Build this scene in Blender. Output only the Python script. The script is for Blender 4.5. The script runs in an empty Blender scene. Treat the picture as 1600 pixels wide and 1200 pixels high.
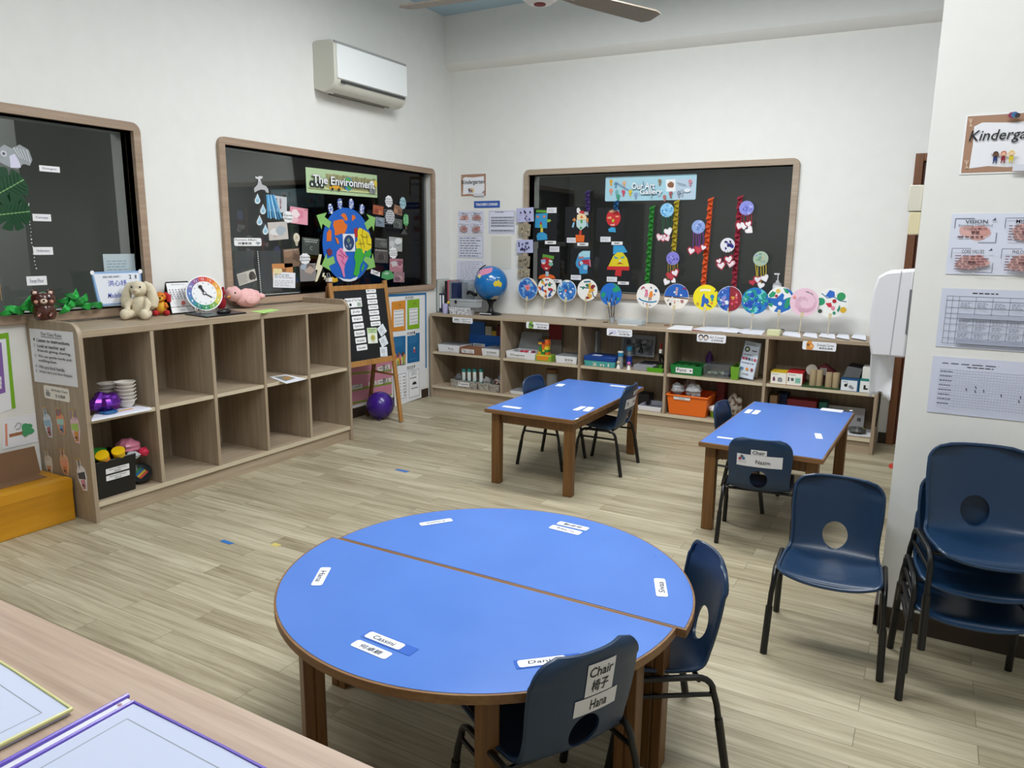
import bpy, bmesh, math, random
from mathutils import Vector, Matrix
random.seed(7)
SC = bpy.context.scene
COL = SC.collection
PI = math.pi

# ---------------------------------------------------------------- camera
CAM_P = Vector((4.33742, -6.39653, 1.53046))
YAW, PITCH, ROLL, FPX = 0.513438, 0.188580, 0.009793, 1157.515
cF = Vector((-math.sin(YAW)*math.cos(PITCH), math.cos(YAW)*math.cos(PITCH), -math.sin(PITCH)))
_r = Vector((math.cos(YAW), math.sin(YAW), 0)); _u = _r.cross(cF)
cR = _r*math.cos(ROLL) + _u*math.sin(ROLL)
cU = -_r*math.sin(ROLL) + _u*math.cos(ROLL)
cam_d = bpy.data.cameras.new('camera'); cam = bpy.data.objects.new('camera', cam_d); COL.objects.link(cam)
cam_d.sensor_width = 36; cam_d.lens = FPX/1600*36; cam_d.clip_start = .02; cam_d.clip_end = 60
cam.matrix_world = Matrix(((cR.x, cU.x, -cF.x, CAM_P.x), (cR.y, cU.y, -cF.y, CAM_P.y), (cR.z, cU.z, -cF.z, CAM_P.z), (0, 0, 0, 1)))
SC.camera = cam

# ---------------------------------------------------------------- world, lamps, exposure
SC.view_settings.view_transform = 'Standard'; SC.view_settings.look = 'None'
SC.view_settings.gamma = 1; SC.view_settings.use_curve_mapping = False
SC.view_settings.exposure = 0.0
wd = bpy.data.worlds.new('world'); SC.world = wd; wd.use_nodes = True
wd.node_tree.nodes['Background'].inputs[0].default_value = (.9, .95, 1, 1)
wd.node_tree.nodes['Background'].inputs[1].default_value = .3
def area(name, loc, sx, sy, power, col=(.98, .99, 1)):
    l = bpy.data.lights.new(name, 'AREA'); l.shape = 'RECTANGLE'; l.size = sx; l.size_y = sy
    l.energy = power; l.color = col
    o = bpy.data.objects.new(name, l); o.location = loc; COL.objects.link(o); return o
LP = 1.2
for (x, y, p) in ((2.7, -4.5, 31), (3.9, -4.8, 32), (2.15, -2.15, 49), (3.4, -2.2, 44), (1.5, -5.8, 14), (4.5, -4.9, 11)):
    area('fluorescent_lamp', (x, y, 3.5), 1.25, .35, p*LP)

for (x, y, sx) in ((-1.6, -4, 3), (-1.6, -1, 3)): area('corridor_fill', (x, y, 2.8), 1, sx, 75)  # added fill, no real fixtures: lifts the dark glass of the left windows
area('next_room_fill', (2.5, 1.6, 2.8), 3, 1, 42)  # invented fill behind the back window, brightens what shows through its pane

# ---------------------------------------------------------------- photo pixel -> point on a plane of the room
def ray(u, v): return cF*FPX + cR*(u-800) + cU*(600-v)
def on(u, v, ax, val):
    d = ray(u, v); return CAM_P + d*((val-CAM_P[ax])/d[ax])
class Plane:
    def __init__(s, O, R, U):
        s.O = Vector(O); s.R = Vector(R).normalized(); s.U = Vector(U).normalized(); s.N = s.R.cross(s.U)
    def P(s, u, v):
        d = ray(u, v); p = CAM_P + d*((s.O-CAM_P).dot(s.N)/d.dot(s.N)) - s.O
        return (p.dot(s.R), p.dot(s.U))
    def W(s, a, b, h=0): return s.O + s.R*a + s.U*b + s.N*h
def planex(c): return Plane((c, 0, 0), (0, 1, 0), (0, 0, 1))
def planey(c): return Plane((0, c, 0), (1, 0, 0), (0, 0, 1))
def planez(c, a=0): return Plane((0, 0, c), (math.cos(a), math.sin(a), 0), (-math.sin(a), math.cos(a), 0))

# ---------------------------------------------------------------- materials
def lin(h):
    h = h.lstrip('#'); o = []
    for i in (0, 2, 4):
        c = int(h[i:i+2], 16)/255; o.append(c/12.92 if c <= .04045 else ((c+.055)/1.055)**2.4)
    return (*o, 1)
_mc = {}
def col(h, rough=.6, metal=0, coat=0, spec=.5, trans=0, alpha=1):
    k = (h, rough, metal, coat, spec, trans, alpha)
    if k in _mc: return _mc[k]
    m = bpy.data.materials.new('paint_'+h.strip('#')); m.use_nodes = True
    b = m.node_tree.nodes['Principled BSDF']
    b.inputs['Base Color'].default_value = lin(h); b.inputs['Roughness'].default_value = rough
    b.inputs['Metallic'].default_value = metal; b.inputs['Coat Weight'].default_value = coat
    b.inputs['Specular IOR Level'].default_value = spec; b.inputs['Transmission Weight'].default_value = trans
    b.inputs['Alpha'].default_value = alpha
    _mc[k] = m; return m
def clear(name, tint, a=.25, rough=.15):
    """thin clear plastic or glass: transparent film with a little gloss"""
    if name in _mc: return _mc[name]
    m = bpy.data.materials.new(name); m.use_nodes = True; t = m.node_tree; t.nodes.clear()
    o = t.nodes.new('ShaderNodeOutputMaterial'); mx = t.nodes.new('ShaderNodeMixShader')
    tr = t.nodes.new('ShaderNodeBsdfTransparent'); tr.inputs[0].default_value = lin(tint)
    g = t.nodes.new('ShaderNodeBsdfPrincipled'); g.inputs['Base Color'].default_value = lin('#e8eef2'); g.inputs['Roughness'].default_value = rough
    mx.inputs[0].default_value = a
    t.links.new(tr.outputs[0], mx.inputs[1]); t.links.new(g.outputs[0], mx.inputs[2]); t.links.new(mx.outputs[0], o.inputs[0])
    _mc[name] = m; return m
def nodemat(name):
    m = bpy.data.materials.new(name); m.use_nodes = True; t = m.node_tree
    return m, t, t.nodes['Principled BSDF']
def ramp(t, fac, stops):
    r = t.nodes.new('ShaderNodeValToRGB'); e = r.color_ramp.elements
    while len(e) < len(stops): e.new(.5)
    for i, (p, c) in enumerate(stops): e[i].position = p; e[i].color = lin(c)
    t.links.new(fac, r.inputs[0]); return r.outputs[0]
def wood(name, axis, c0, c1, c2, sc=1.0, rough=.5, fine=60):
    """wood laminate: long streaks of noise along one axis of the world"""
    m, t, b = nodemat(name)
    tc = t.nodes.new('ShaderNodeTexCoord'); mp = t.nodes.new('ShaderNodeMapping')
    s = [fine*sc]*3; s[axis] = 2.2*sc; mp.inputs['Scale'].default_value = s
    t.links.new(tc.outputs['Object'], mp.inputs[0])
    n = t.nodes.new('ShaderNodeTexNoise'); n.inputs['Scale'].default_value = 1; n.inputs['Detail'].default_value = 6; n.inputs['Roughness'].default_value = .65
    t.links.new(mp.outputs[0], n.inputs['Vector'])
    mp2 = t.nodes.new('ShaderNodeMapping'); s2 = [9*sc]*3; s2[axis] = .8*sc; mp2.inputs['Scale'].default_value = s2
    t.links.new(tc.outputs['Object'], mp2.inputs[0])
    n2 = t.nodes.new('ShaderNodeTexNoise'); n2.inputs['Scale'].default_value = 1; n2.inputs['Detail'].default_value = 3
    t.links.new(mp2.outputs[0], n2.inputs['Vector'])
    a = t.nodes.new('ShaderNodeMath'); a.operation = 'MULTIPLY_ADD'; a.inputs[1].default_value = .55; 
    a2 = t.nodes.new('ShaderNodeMath'); a2.operation = 'MULTIPLY'; a2.inputs[1].default_value = .45
    t.links.new(n2.outputs[0], a2.inputs[0]); t.links.new(n.outputs[0], a.inputs[0]); t.links.new(a2.outputs[0], a.inputs[2])
    t.links.new(ramp(t, a.outputs[0], [(.34, c0), (.5, c1), (.66, c2)]), b.inputs['Base Color'])
    b.inputs['Roughness'].default_value = rough
    return m
LAMZ = wood('oak_laminate_upright', 2, '#8f7d68', '#a2917b', '#b3a38d')
LAMY = wood('oak_laminate_lengthwise', 1, '#94826c', '#a7967f', '#b9a992')
LAMX = wood('oak_laminate_crosswise', 0, '#94826c', '#a7967f', '#b9a992')
FRAMEW = wood('window_frame_laminate', 1, '#917b68', '#a28b76', '#b09a85')
FRAMEX = wood('window_frame_laminate_cross', 0, '#968573', '#a79683', '#b5a592')
EDGEB = col('#c9bda4', .5)
COUNTER = wood('pale_counter_laminate', 0, '#9d8574', '#b59e8c', '#c6b19f', sc=.9, rough=.42, fine=70)
BEECH = wood('honey_beech', 2, '#8d6433', '#a8773f', '#b78850', rough=.45)
TWOOD = wood('brown_table_wood', 2, '#553718', '#6d4921', '#7f5a2e', rough=.45)
TEDGE = wood('table_edge_wood', 0, '#69482a', '#7e5b38', '#917047', rough=.5)
DOORW = wood('dark_door_wood', 2, '#3f1a0b', '#52240f', '#622f16', rough=.4)
DFRAME = wood('door_frame_wood', 2, '#5d371e', '#714627', '#805433', rough=.45)
SKIRT = col('#33261d', .5)
WHITE = col('#f2f3f5', .55); PAPER = col('#eef0f6', .7); LILAC = col('#dfe2f3', .45)
INK = col('#17181c', .6); GREY = col('#8a8d93', .6)
BLACK = col('#0b0b0c', .35); BLACKM = col('#0a0a0b', .4)

def wallmat():
    m, t, b = nodemat('painted_plaster')
    tc = t.nodes.new('ShaderNodeTexCoord'); n = t.nodes.new('ShaderNodeTexNoise'); n.inputs['Scale'].default_value = 9; n.inputs['Detail'].default_value = 5
    t.links.new(tc.outputs['Object'], n.inputs['Vector'])
    t.links.new(ramp(t, n.outputs[0], [(.3, '#e8e8e4'), (.7, '#ebebe7')]), b.inputs['Base Color'])
    bp = t.nodes.new('ShaderNodeBump'); bp.inputs['Strength'].default_value = .12; bp.inputs['Distance'].default_value = .004
    t.links.new(n.outputs[0], bp.inputs['Height']); t.links.new(bp.outputs[0], b.inputs['Normal'])
    b.inputs['Roughness'].default_value = .75; b.inputs['Specular IOR Level'].default_value = .25
    return m
PLASTER = wallmat()
def floormat():
    m, t, b = nodemat('vinyl_plank_floor')
    tc = t.nodes.new('ShaderNodeTexCoord')
    br = t.nodes.new('ShaderNodeTexBrick'); br.offset = .37; br.offset_frequency = 2
    br.inputs['Scale'].default_value = 1; br.inputs['Brick Width'].default_value = .92; br.inputs['Row Height'].default_value = .102
    br.inputs['Mortar Size'].default_value = .0012; br.inputs['Mortar Smooth'].default_value = .2; br.inputs['Bias'].default_value = 0
    br.inputs['Color1'].default_value = (0, 0, 0, 1); br.inputs['Color2'].default_value = (1, 1, 1, 1); br.inputs['Mortar'].default_value = (.5, .5, .5, 1)
    t.links.new(tc.outputs['Object'], br.inputs['Vector'])
    # per-plank shift of the grain
    sc = t.nodes.new('ShaderNodeVectorMath'); sc.operation = 'SCALE'; sc.inputs['Scale'].default_value = 7.3
    t.links.new(br.outputs['Color'], sc.inputs[0])
    ad = t.nodes.new('ShaderNodeVectorMath'); ad.operation = 'ADD'
    t.links.new(tc.outputs['Object'], ad.inputs[0]); t.links.new(sc.outputs[0], ad.inputs[1])
    mp = t.nodes.new('ShaderNodeMapping'); mp.inputs['Scale'].default_value = (2.0, 42, 1); t.links.new(ad.outputs[0], mp.inputs[0])
    n = t.nodes.new('ShaderNodeTexNoise'); n.inputs['Scale'].default_value = 1; n.inputs['Detail'].default_value = 7; n.inputs['Roughness'].default_value = .68; n.inputs['Distortion'].default_value = .6
    t.links.new(mp.outputs[0], n.inputs['Vector'])
    mp2 = t.nodes.new('ShaderNodeMapping'); mp2.inputs['Scale'].default_value = (.9, 5, 1); t.links.new(ad.outputs[0], mp2.inputs[0])
    n2 = t.nodes.new('ShaderNodeTexNoise'); n2.inputs['Scale'].default_value = 1; n2.inputs['Detail'].default_value = 2
    t.links.new(mp2.outputs[0], n2.inputs['Vector'])
    def mm(op, a, bb):
        x = t.nodes.new('ShaderNodeMath'); x.operation = op
        for i, q in enumerate((a, bb)):
            if isinstance(q, (int, float)): x.inputs[i].default_value = q
            else: t.links.new(q, x.inputs[i])
        return x.outputs[0]
    sep = t.nodes.new('ShaderNodeSeparateColor'); t.links.new(br.outputs['Color'], sep.inputs[0])
    f = mm('ADD', mm('ADD', mm('MULTIPLY', n.outputs[0], .62), mm('MULTIPLY', n2.outputs[0], .28)), mm('MULTIPLY', sep.outputs[0], .10))
    c = ramp(t, f, [(.34, '#80765e'), (.45, '#9a9077'), (.53, '#aaa188'), (.66, '#c0b89f')])
    mx = t.nodes.new('ShaderNodeMix'); mx.data_type = 'RGBA'; mx.blend_type = 'MULTIPLY'
    mx.inputs['B'].default_value = lin('#b9b5a8')
    t.links.new(br.outputs['Fac'], mx.inputs['Factor']); t.links.new(c, mx.inputs['A'])
    t.links.new(mx.outputs['Result'], b.inputs['Base Color'])
    b.inputs['Roughness'].default_value = .42; b.inputs['Specular IOR Level'].default_value = .4
    return m
FLOOR = floormat()
def glassmat():
    m = bpy.data.materials.new('tinted_glass'); m.use_nodes = True; t = m.node_tree; t.nodes.clear()
    o = t.nodes.new('ShaderNodeOutputMaterial'); mx = t.nodes.new('ShaderNodeMixShader')
    tr = t.nodes.new('ShaderNodeBsdfTransparent'); tr.inputs[0].default_value = (.72, .74, .73, 1)
    g = t.nodes.new('ShaderNodeBsdfGlossy'); g.inputs['Roughness'].default_value = .015; g.inputs['Color'].default_value = (.7, .7, .7, 1)
    fr = t.nodes.new('ShaderNodeFresnel'); fr.inputs[0].default_value = 1.42
    t.links.new(fr.outputs[0], mx.inputs[0]); t.links.new(tr.outputs[0], mx.inputs[1]); t.links.new(g.outputs[0], mx.inputs[2]); t.links.new(mx.outputs[0], o.inputs[0])
    return m
GLASS = glassmat()

# ---------------------------------------------------------------- mesh builder
class MB:
    def __init__(s): s.v = []; s.f = []; s.m = []; s.mats = []; s.M = Matrix.Identity(4)
    def mi(s, m):
        if m not in s.mats: s.mats.append(m)
        return s.mats.index(m)
    def add(s, vs, fs, m):
        o = len(s.v); s.v += [s.M @ Vector(p) for p in vs]; k = s.mi(m)
        s.f += [[i+o for i in f] for f in fs]; s.m += [k]*len(fs); return s
    def box(s, a, b, m, taper=None):
        (x0, y0, z0), (x1, y1, z1) = [[min(a[i], b[i]) for i in range(3)], [max(a[i], b[i]) for i in range(3)]]
        t = taper or 0
        vs = [(x0+t, y0+t, z0), (x1-t, y0+t, z0), (x1-t, y1-t, z0), (x0+t, y1-t, z0), (x0, y0, z1), (x1, y0, z1), (x1, y1, z1), (x0, y1, z1)]
        return s.add(vs, [(3, 2, 1, 0), (4, 5, 6, 7), (0, 1, 5, 4), (1, 2, 6, 5), (2, 3, 7, 6), (3, 0, 4, 7)], m)
    def tray(s, a, b, m, w=.006, taper=.012, floor=.006, inner=None):
        """open box with thickness, wider at the top"""
        (x0, y0, z0), (x1, y1, z1) = a, b; t = taper
        def q(i, z, k): return [(x0+i+k, y0+i+k, z), (x1-i-k, y0+i+k, z), (x1-i-k, y1-i-k, z), (x0+i+k, y1-i-k, z)]
        vs = q(0, z0, t)+q(0, z1, 0)+q(w, z1, 0)+q(w, z0+floor, t)
        fs = [(3, 2, 1, 0)]
        for i in range(4):
            j = (i+1) % 4; fs += [(i, j, 4+j, 4+i), (4+i, 4+j, 8+j, 8+i)]
        s.add(vs, fs, m)
        s.add(vs, [(8+i, 8+(i+1) % 4, 12+(i+1) % 4, 12+i) for i in range(4)]+[(12, 13, 14, 15)], inner or m)
        return s
    def prism(s, pts, axis, a, b, m):
        """polygon in the plane across axis, extruded from a to b; pts are the other two coordinates in order"""
        n = len(pts)
        def P(p, h):
            l = list(p); l.insert(axis, h); return tuple(l)
        vs = [P(p, a) for p in pts]+[P(p, b) for p in pts]
        fs = [tuple(range(n))[::-1], tuple(range(n, 2*n))]+[(i, (i+1) % n, n+(i+1) % n, n+i) for i in range(n)]
        return s.add(vs, fs, m)
    def tube(s, pts, r, m, seg=10, caps=True):
        pts = [Vector(p) for p in pts]; n = len(pts)
        rs = r if isinstance(r, (list, tuple)) else [r]*n
        vs = []; up = None
        for i, p in enumerate(pts):
            t = (pts[min(i+1, n-1)]-pts[max(i-1, 0)]).normalized()
            if up is None:
                up = Vector((0, 0, 1)) if abs(t.z) < .9 else Vector((1, 0, 0))
            a = (up - t*up.dot(t)).normalized(); b = t.cross(a); up = a
            for k in range(seg):
                w = 2*PI*k/seg; vs.append(p+(a*math.cos(w)+b*math.sin(w))*rs[i])
        fs = [(i*seg+k, i*seg+(k+1) % seg, (i+1)*seg+(k+1) % seg, (i+1)*seg+k) for i in range(n-1) for k in range(seg)]
        if caps: fs += [tuple(range(seg))[::-1], tuple(range((n-1)*seg, n*seg))]
        return s.add(vs, fs, m)
    def lathe(s, prof, c, m, seg=24, axis=2):
        vs = []; n = len(prof)
        for r, h in prof:
            for k in range(seg):
                w = 2*PI*k/seg; q = [r*math.cos(w), r*math.sin(w)]; q.insert(axis, h)
                vs.append(Vector(q)+Vector(c))
        fs = [(i*seg+k, i*seg+(k+1) % seg, (i+1)*seg+(k+1) % seg, (i+1)*seg+k) for i in range(n-1) for k in range(seg)]
        if prof[0][0] > 1e-5: fs.append(tuple(range(seg))[::-1])
        if prof[-1][0] > 1e-5: fs.append(tuple(range((n-1)*seg, n*seg)))
        return s.add(vs, fs, m)
    def ball(s, c, r, m, seg=20, rings=12, fn=None):
        R = r if isinstance(r, (list, tuple)) else (r, r, r)
        vs = [(c[0], c[1], c[2]-R[2])]; 
        for i in range(1, rings):
            a = PI*i/rings
            for k in range(seg):
                w = 2*PI*k/seg; vs.append((c[0]+R[0]*math.sin(a)*math.cos(w), c[1]+R[1]*math.sin(a)*math.sin(w), c[2]-R[2]*math.cos(a)))
        vs.append((c[0], c[1], c[2]+R[2])); L = len(vs)-1
        if fn: vs = [fn(Vector(p)) for p in vs]
        fs = [(0, 1+(k+1) % seg, 1+k) for k in range(seg)]
        fs += [(1+i*seg+k, 1+i*seg+(k+1) % seg, 1+(i+1)*seg+(k+1) % seg, 1+(i+1)*seg+k) for i in range(rings-2) for k in range(seg)]
        fs += [(1+(rings-2)*seg+k, 1+(rings-2)*seg+(k+1) % seg, L) for k in range(seg)]
        return s.add(vs, fs, m)
    def grid(s, fn, nu, nv, m):
        vs = [fn(i/nu, j/nv) for j in range(nv+1) for i in range(nu+1)]
        return s.add(vs, [(j*(nu+1)+i, j*(nu+1)+i+1, (j+1)*(nu+1)+i+1, (j+1)*(nu+1)+i) for j in range(nv) for i in range(nu)], m)
    def build(s, name, parent=None, loc=(0, 0, 0), bev=0, sharp=35, solid=0, sub=0):
        L = Vector(loc); me = bpy.data.meshes.new(name)
        me.from_pydata([tuple(p-L) for p in s.v], [], s.f)
        for m in s.mats: me.materials.append(m)
        for i, p in enumerate(me.polygons): p.material_index = s.m[i]
        bm = bmesh.new(); bm.from_mesh(me)
        ca = math.cos(math.radians(sharp))
        for f in bm.faces: f.smooth = True
        for e in bm.edges:
            if len(e.link_faces) == 2 and e.link_faces[0].normal.dot(e.link_faces[1].normal) < ca: e.smooth = False
        bm.to_mesh(me); bm.free()
        o = bpy.data.objects.new(name, me); o.location = L; COL.objects.link(o)
        if solid:
            md = o.modifiers.new('thickness', 'SOLIDIFY'); md.thickness = solid; md.offset = 0
        if bev:
            md = o.modifiers.new('bevel', 'BEVEL'); md.width = bev; md.segments = 2; md.limit_method = 'ANGLE'; md.angle_limit = .7
        if sub:
            md = o.modifiers.new('smooth', 'SUBSURF'); md.levels = sub; md.render_levels = sub
        if parent: o.parent = parent
        return o
def tag(o, label, cat, group=None):
    o['label'] = label; o['category'] = cat
    if group: o['group'] = group
    return o
def thing(name, label, cat, loc=(0, 0, 0), rz=0, group=None, scale=1):
    o = bpy.data.objects.new(name, None); o.empty_display_size = .05; COL.objects.link(o)
    o.location = loc; o.rotation_euler = (0, 0, rz); o.scale = (scale,)*3
    return tag(o, label, cat, group)
def struct(o): o['kind'] = 'structure'; return o
def copy_tree(o, parent=None):
    c = o.copy(); COL.objects.link(c)
    if parent: c.parent = parent
    for ch in list(o.children): copy_tree(ch, c)
    return c
def rrect(x0, y0, x1, y1, r, n=5):
    r = min(r, abs(x1-x0)/2.01, abs(y1-y0)/2.01); p = []
    for cx, cy, a in ((x1-r, y0+r, -90), (x1-r, y1-r, 0), (x0+r, y1-r, 90), (x0+r, y0+r, 180)):
        for k in range(n+1):
            w = math.radians(a+90*k/n); p.append((cx+r*math.cos(w), cy+r*math.sin(w)))
    return p

# ---------------------------------------------------------------- lettering
_tc = {}
def text_mesh(s, bold=0, shear=0):
    k = (s, bold, shear)
    if k in _tc: return _tc[k]
    cu = bpy.data.curves.new('lettering', 'FONT'); cu.body = s; cu.resolution_u = 2; cu.offset = bold; cu.shear = shear
    ob = bpy.data.objects.new('lettering', cu)
    me = bpy.data.meshes.new_from_object(ob)
    vs = [(v.co.x, v.co.y) for v in me.vertices]; fs = [tuple(p.vertices) for p in me.polygons]
    bpy.data.objects.remove(ob); bpy.data.curves.remove(cu); bpy.data.meshes.remove(me)
    if vs:
        x0 = min(v[0] for v in vs); x1 = max(v[0] for v in vs); y0 = min(v[1] for v in vs); y1 = max(v[1] for v in vs)
    else: x0 = x1 = y0 = y1 = 0
    _tc[k] = (vs, fs, x0, x1, y0, y1); return _tc[k]

class Art(MB):
    """a flat thing (paper, sign, cut-out) drawn on a plane of the room; points are photo pixels or plane metres (px=False)"""
    def __init__(s, plane, h0=.0008):
        super().__init__(); s.pl = plane; s.h = h0; s.c = None
    def q(s, pts, px): return [s.pl.P(*p) for p in pts] if px else list(pts)
    def poly(s, pts, m, px=True, t=None, rot=0, lift=0):
        p = s.q(pts, px)
        if rot:
            cx = sum(a for a, b in p)/len(p); cy = sum(b for a, b in p)/len(p); c, sn = math.cos(math.radians(rot)), math.sin(math.radians(rot))
            p = [(cx+(a-cx)*c-(b-cy)*sn, cy+(a-cx)*sn+(b-cy)*c) for a, b in p]
        A = sum(p[i][0]*p[(i+1) % len(p)][1]-p[(i+1) % len(p)][0]*p[i][1] for i in range(len(p)))
        if A < 0: p = p[::-1]
        n = len(p)
        if s.c is None:
            s.c = (sum(a for a, b in p)/n, sum(b for a, b in p)/n); t = t or .0015
        s.h += .0005
        if isinstance(m, str): m = col(m)
        if t:
            h1 = s.h+t
            vs = [s.pl.W(a, b, s.h+lift) for a, b in p]+[s.pl.W(a, b, h1+lift) for a, b in p]
            s.add(vs, [tuple(range(n))[::-1], tuple(range(n, 2*n))]+[(i, (i+1) % n, n+(i+1) % n, n+i) for i in range(n)], m); s.h = h1
        else:
            s.add([s.pl.W(a, b, s.h+lift) for a, b in p], [tuple(range(n))], m)
        return s
    def box2(s, u0, v0, u1, v1, px=True):
        if px:
            a, b = s.pl.P(u0, v0); c, d = s.pl.P(u1, v1); return min(a, c), min(b, d), max(a, c), max(b, d)
        return min(u0, u1), min(v0, v1), max(u0, u1), max(v0, v1)
    def rect(s, u0, v0, u1, v1, m, r=0, px=True, t=None, rot=0):
        x0, y0, x1, y1 = s.box2(u0, v0, u1, v1, px)
        return s.poly(rrect(x0, y0, x1, y1, r) if r else [(x0, y0), (x1, y0), (x1, y1), (x0, y1)], m, False, t, rot)
    def circ(s, u, v, r, m, px=True, t=None, n=28, ry=None):
        if px:
            a, b = s.pl.P(u, v); e = s.pl.P(u, v-r); r2 = math.hypot(e[0]-a, e[1]-b); k = r2/r
            ry = ry*k if ry else r2; r = r2
        else: a, b = u, v
        ry = ry or r
        return s.poly([(a+r*math.cos(2*PI*i/n), b+ry*math.sin(2*PI*i/n)) for i in range(n)], m, False, t)
    def blob(s, u, v, r, m, px=True, t=None, n=20, j=.25, lobes=None, ry=None):
        a, b = s.pl.P(u, v) if px else (u, v)
        k = 1
        if px:
            e = s.pl.P(u, v-1); k = math.hypot(e[0]-a, e[1]-b)
        rx_, ry_ = r*k, (ry or r)*k; ph = random.random()*6
        pts = []
        for i in range(n*2):
            w = PI*i/n
            f = 1+(.13*abs(math.sin(w*lobes/2+ph))-.06 if lobes else j*(.6*math.sin(2*w+ph)+.4*math.sin(3*w+2*ph)+.3*math.sin(5*w+ph*3))*.5)
            pts.append((a+rx_*f*math.cos(w), b+ry_*f*math.sin(w)))
        return s.poly(pts, m, False, t)
    def line(s, pts, w, m, px=True):
        p = s.q(pts, px)
        for (a, b), (c, d) in zip(p, p[1:]):
            L = math.hypot(c-a, d-b) or 1e-6; nx, ny = -(d-b)/L*w/2, (c-a)/L*w/2
            s.h -= .00048
            s.poly([(a+nx, b+ny), (a-nx, b-ny), (c-nx, d-ny), (c+nx, d+ny)], m, False)
        s.h += .0005; return s
    def text(s, st, u0, v0, u1, v1, m=INK, bold=.012, shear=0, px=True, keep=False, rot=0):
        """fit the words into a box"""
        x0, y0, x1, y1 = s.box2(u0, v0, u1, v1, px)
        vs, fs, a0, a1, b0, b1 = text_mesh(st, bold, shear)
        if not vs: return s
        sx = (x1-x0)/(a1-a0); sy = (y1-y0)/(b1-b0)
        if keep: sx = sy = min(sx, sy)
        cx, cy = (x0+x1)/2, (y0+y1)/2; s.h += .0005; c, sn = math.cos(math.radians(rot)), math.sin(math.radians(rot))
        P = [((x-(a0+a1)/2)*sx, (y-(b0+b1)/2)*sy) for x, y in vs]
        s.add([s.pl.W(cx+x*c-y*sn, cy+x*sn+y*c, s.h) for x, y in P], fs, m); return s
    def scrib(s, u0, v0, u1, v1, rows, m=GREY, px=True, fill=.45, words=5):
        """rows of print too small to read"""
        x0, y0, x1, y1 = s.box2(u0, v0, u1, v1, px); H = (y1-y0)/rows
        s.h += .0005; h = s.h
        for i in range(rows):
            y = y1-H*(i+.5); x = x0; end = x0+(x1-x0)*random.uniform(.7, 1)
            while x < end:
                w = (x1-x0)/words*random.uniform(.4, 1.1); w = min(w, end-x)
                s.h = h-.0005; s.poly([(x, y-H*fill/2), (x+w, y-H*fill/2), (x+w, y+H*fill/2), (x, y+H*fill/2)], m, False); x += w+(x1-x0)/words*.22
        return s
    def done(s, name, label=None, cat=None, group=None, parent=None):
        L = s.pl.W(*s.c)
        o = s.build(name, None, L)
        if parent:
            o.parent = parent; o.location = L-Vector(parent.location)
        if label: tag(o, label, cat, group)
        return o
def child(mb, name, root, bev=0, **k):
    """part of a thing whose Empty is unrotated: mesh given in world coordinates"""
    o = mb.build(name, None, root.location, bev, **k); o.location = (0, 0, 0); o.parent = root; return o
# ================================================================ the room
X1, Y0, HC = 6.4, -8.2, 3.65
WZ0, WZ1 = 1.067, 2.222
def slab(name, a, b, m): return struct(MB().box(a, b, m).build(name))
slab('floor', (-.2, Y0, -.1), (X1, .2, 0), FLOOR)
slab('ceiling', (-.2, Y0, HC), (X1, .2, HC+.1), col('#b0c9d6', .8))
W1 = (-5.6, -3.40); W2 = (-2.827, -.304)
mb = MB()
T = -.2
for y0, y1 in ((Y0, W1[0]+.05), (W1[1]-.05, W2[0]+.05), (W2[1]-.05, .2)): mb.box((T, y0, 0), (0, y1, HC), PLASTER)
for w in (W1, W2):
    mb.box((T, w[0]+.05, 0), (0, w[1]-.05, WZ0+.05), PLASTER); mb.box((T, w[0]+.05, WZ1-.05), (0, w[1]-.05, HC), PLASTER)
struct(mb.build('wall_left'))
W3 = (.85, 3.325); AZ0, AZ1 = 1.034, 2.207
DX0, DX1, DZ = 4.125, 5.1, 2.2
mb = MB()
mb.box((0, 0, 0), (W3[0]+.05, .2, HC), PLASTER).box((W3[1]-.05, 0, 0), (DX0, .2, HC), PLASTER).box((DX1, 0, 0), (X1, .2, HC), PLASTER)
mb.box((W3[0]+.05, 0, 0), (W3[1]-.05, .2, AZ0+.05), PLASTER).box((W3[0]+.05, 0, AZ1-.05), (W3[1]-.05, .2, HC), PLASTER).box((DX0, 0, DZ), (DX1, .2, HC), PLASTER)
struct(mb.build('wall_back'))
slab('wall_right', (X1, Y0, 0), (X1+.1, .2, HC), PLASTER)
slab('wall_front', (-.2, Y0-.1, 0), (X1, Y0, HC), PLASTER)
PY = -3.196
slab('wall_pillar', (4.268, PY, 0), (X1, PY+.55, HC), PLASTER)
# downstand beam along the back wall, with a sloping underside
mb = MB()
def bz(x): return -.0165*x
vs = []
for x in (0, X1):
    vs += [(x, 0, 3.165+bz(x)), (x, -.058, 3.18+bz(x)), (x, -.098, 3.225+bz(x)), (x, -.098, HC), (x, 0, HC)]
mb.add(vs, [(0, 1, 6, 5), (1, 2, 7, 6), (2, 3, 8, 7), (4, 3, 2, 1, 0), (5, 6, 7, 8, 9)], PLASTER)
struct(mb.build('trim_1'))
# skirtings
slab('baseboard_left', (0, -2.09, 0), (.012, -.44, .085), SKIRT)
slab('baseboard_left', (0, Y0, 0), (.012, -4.2, .085), SKIRT)
slab('baseboard_back', (4.07, -.012, 0), (DX0, 0, .085), SKIRT)
slab('baseboard_pillar', (4.262, PY-.012, 0), (X1, PY, .085), SKIRT)
slab('baseboard_pillar', (4.256, PY-.012, 0), (4.268, PY+.55, .085), SKIRT)
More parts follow.
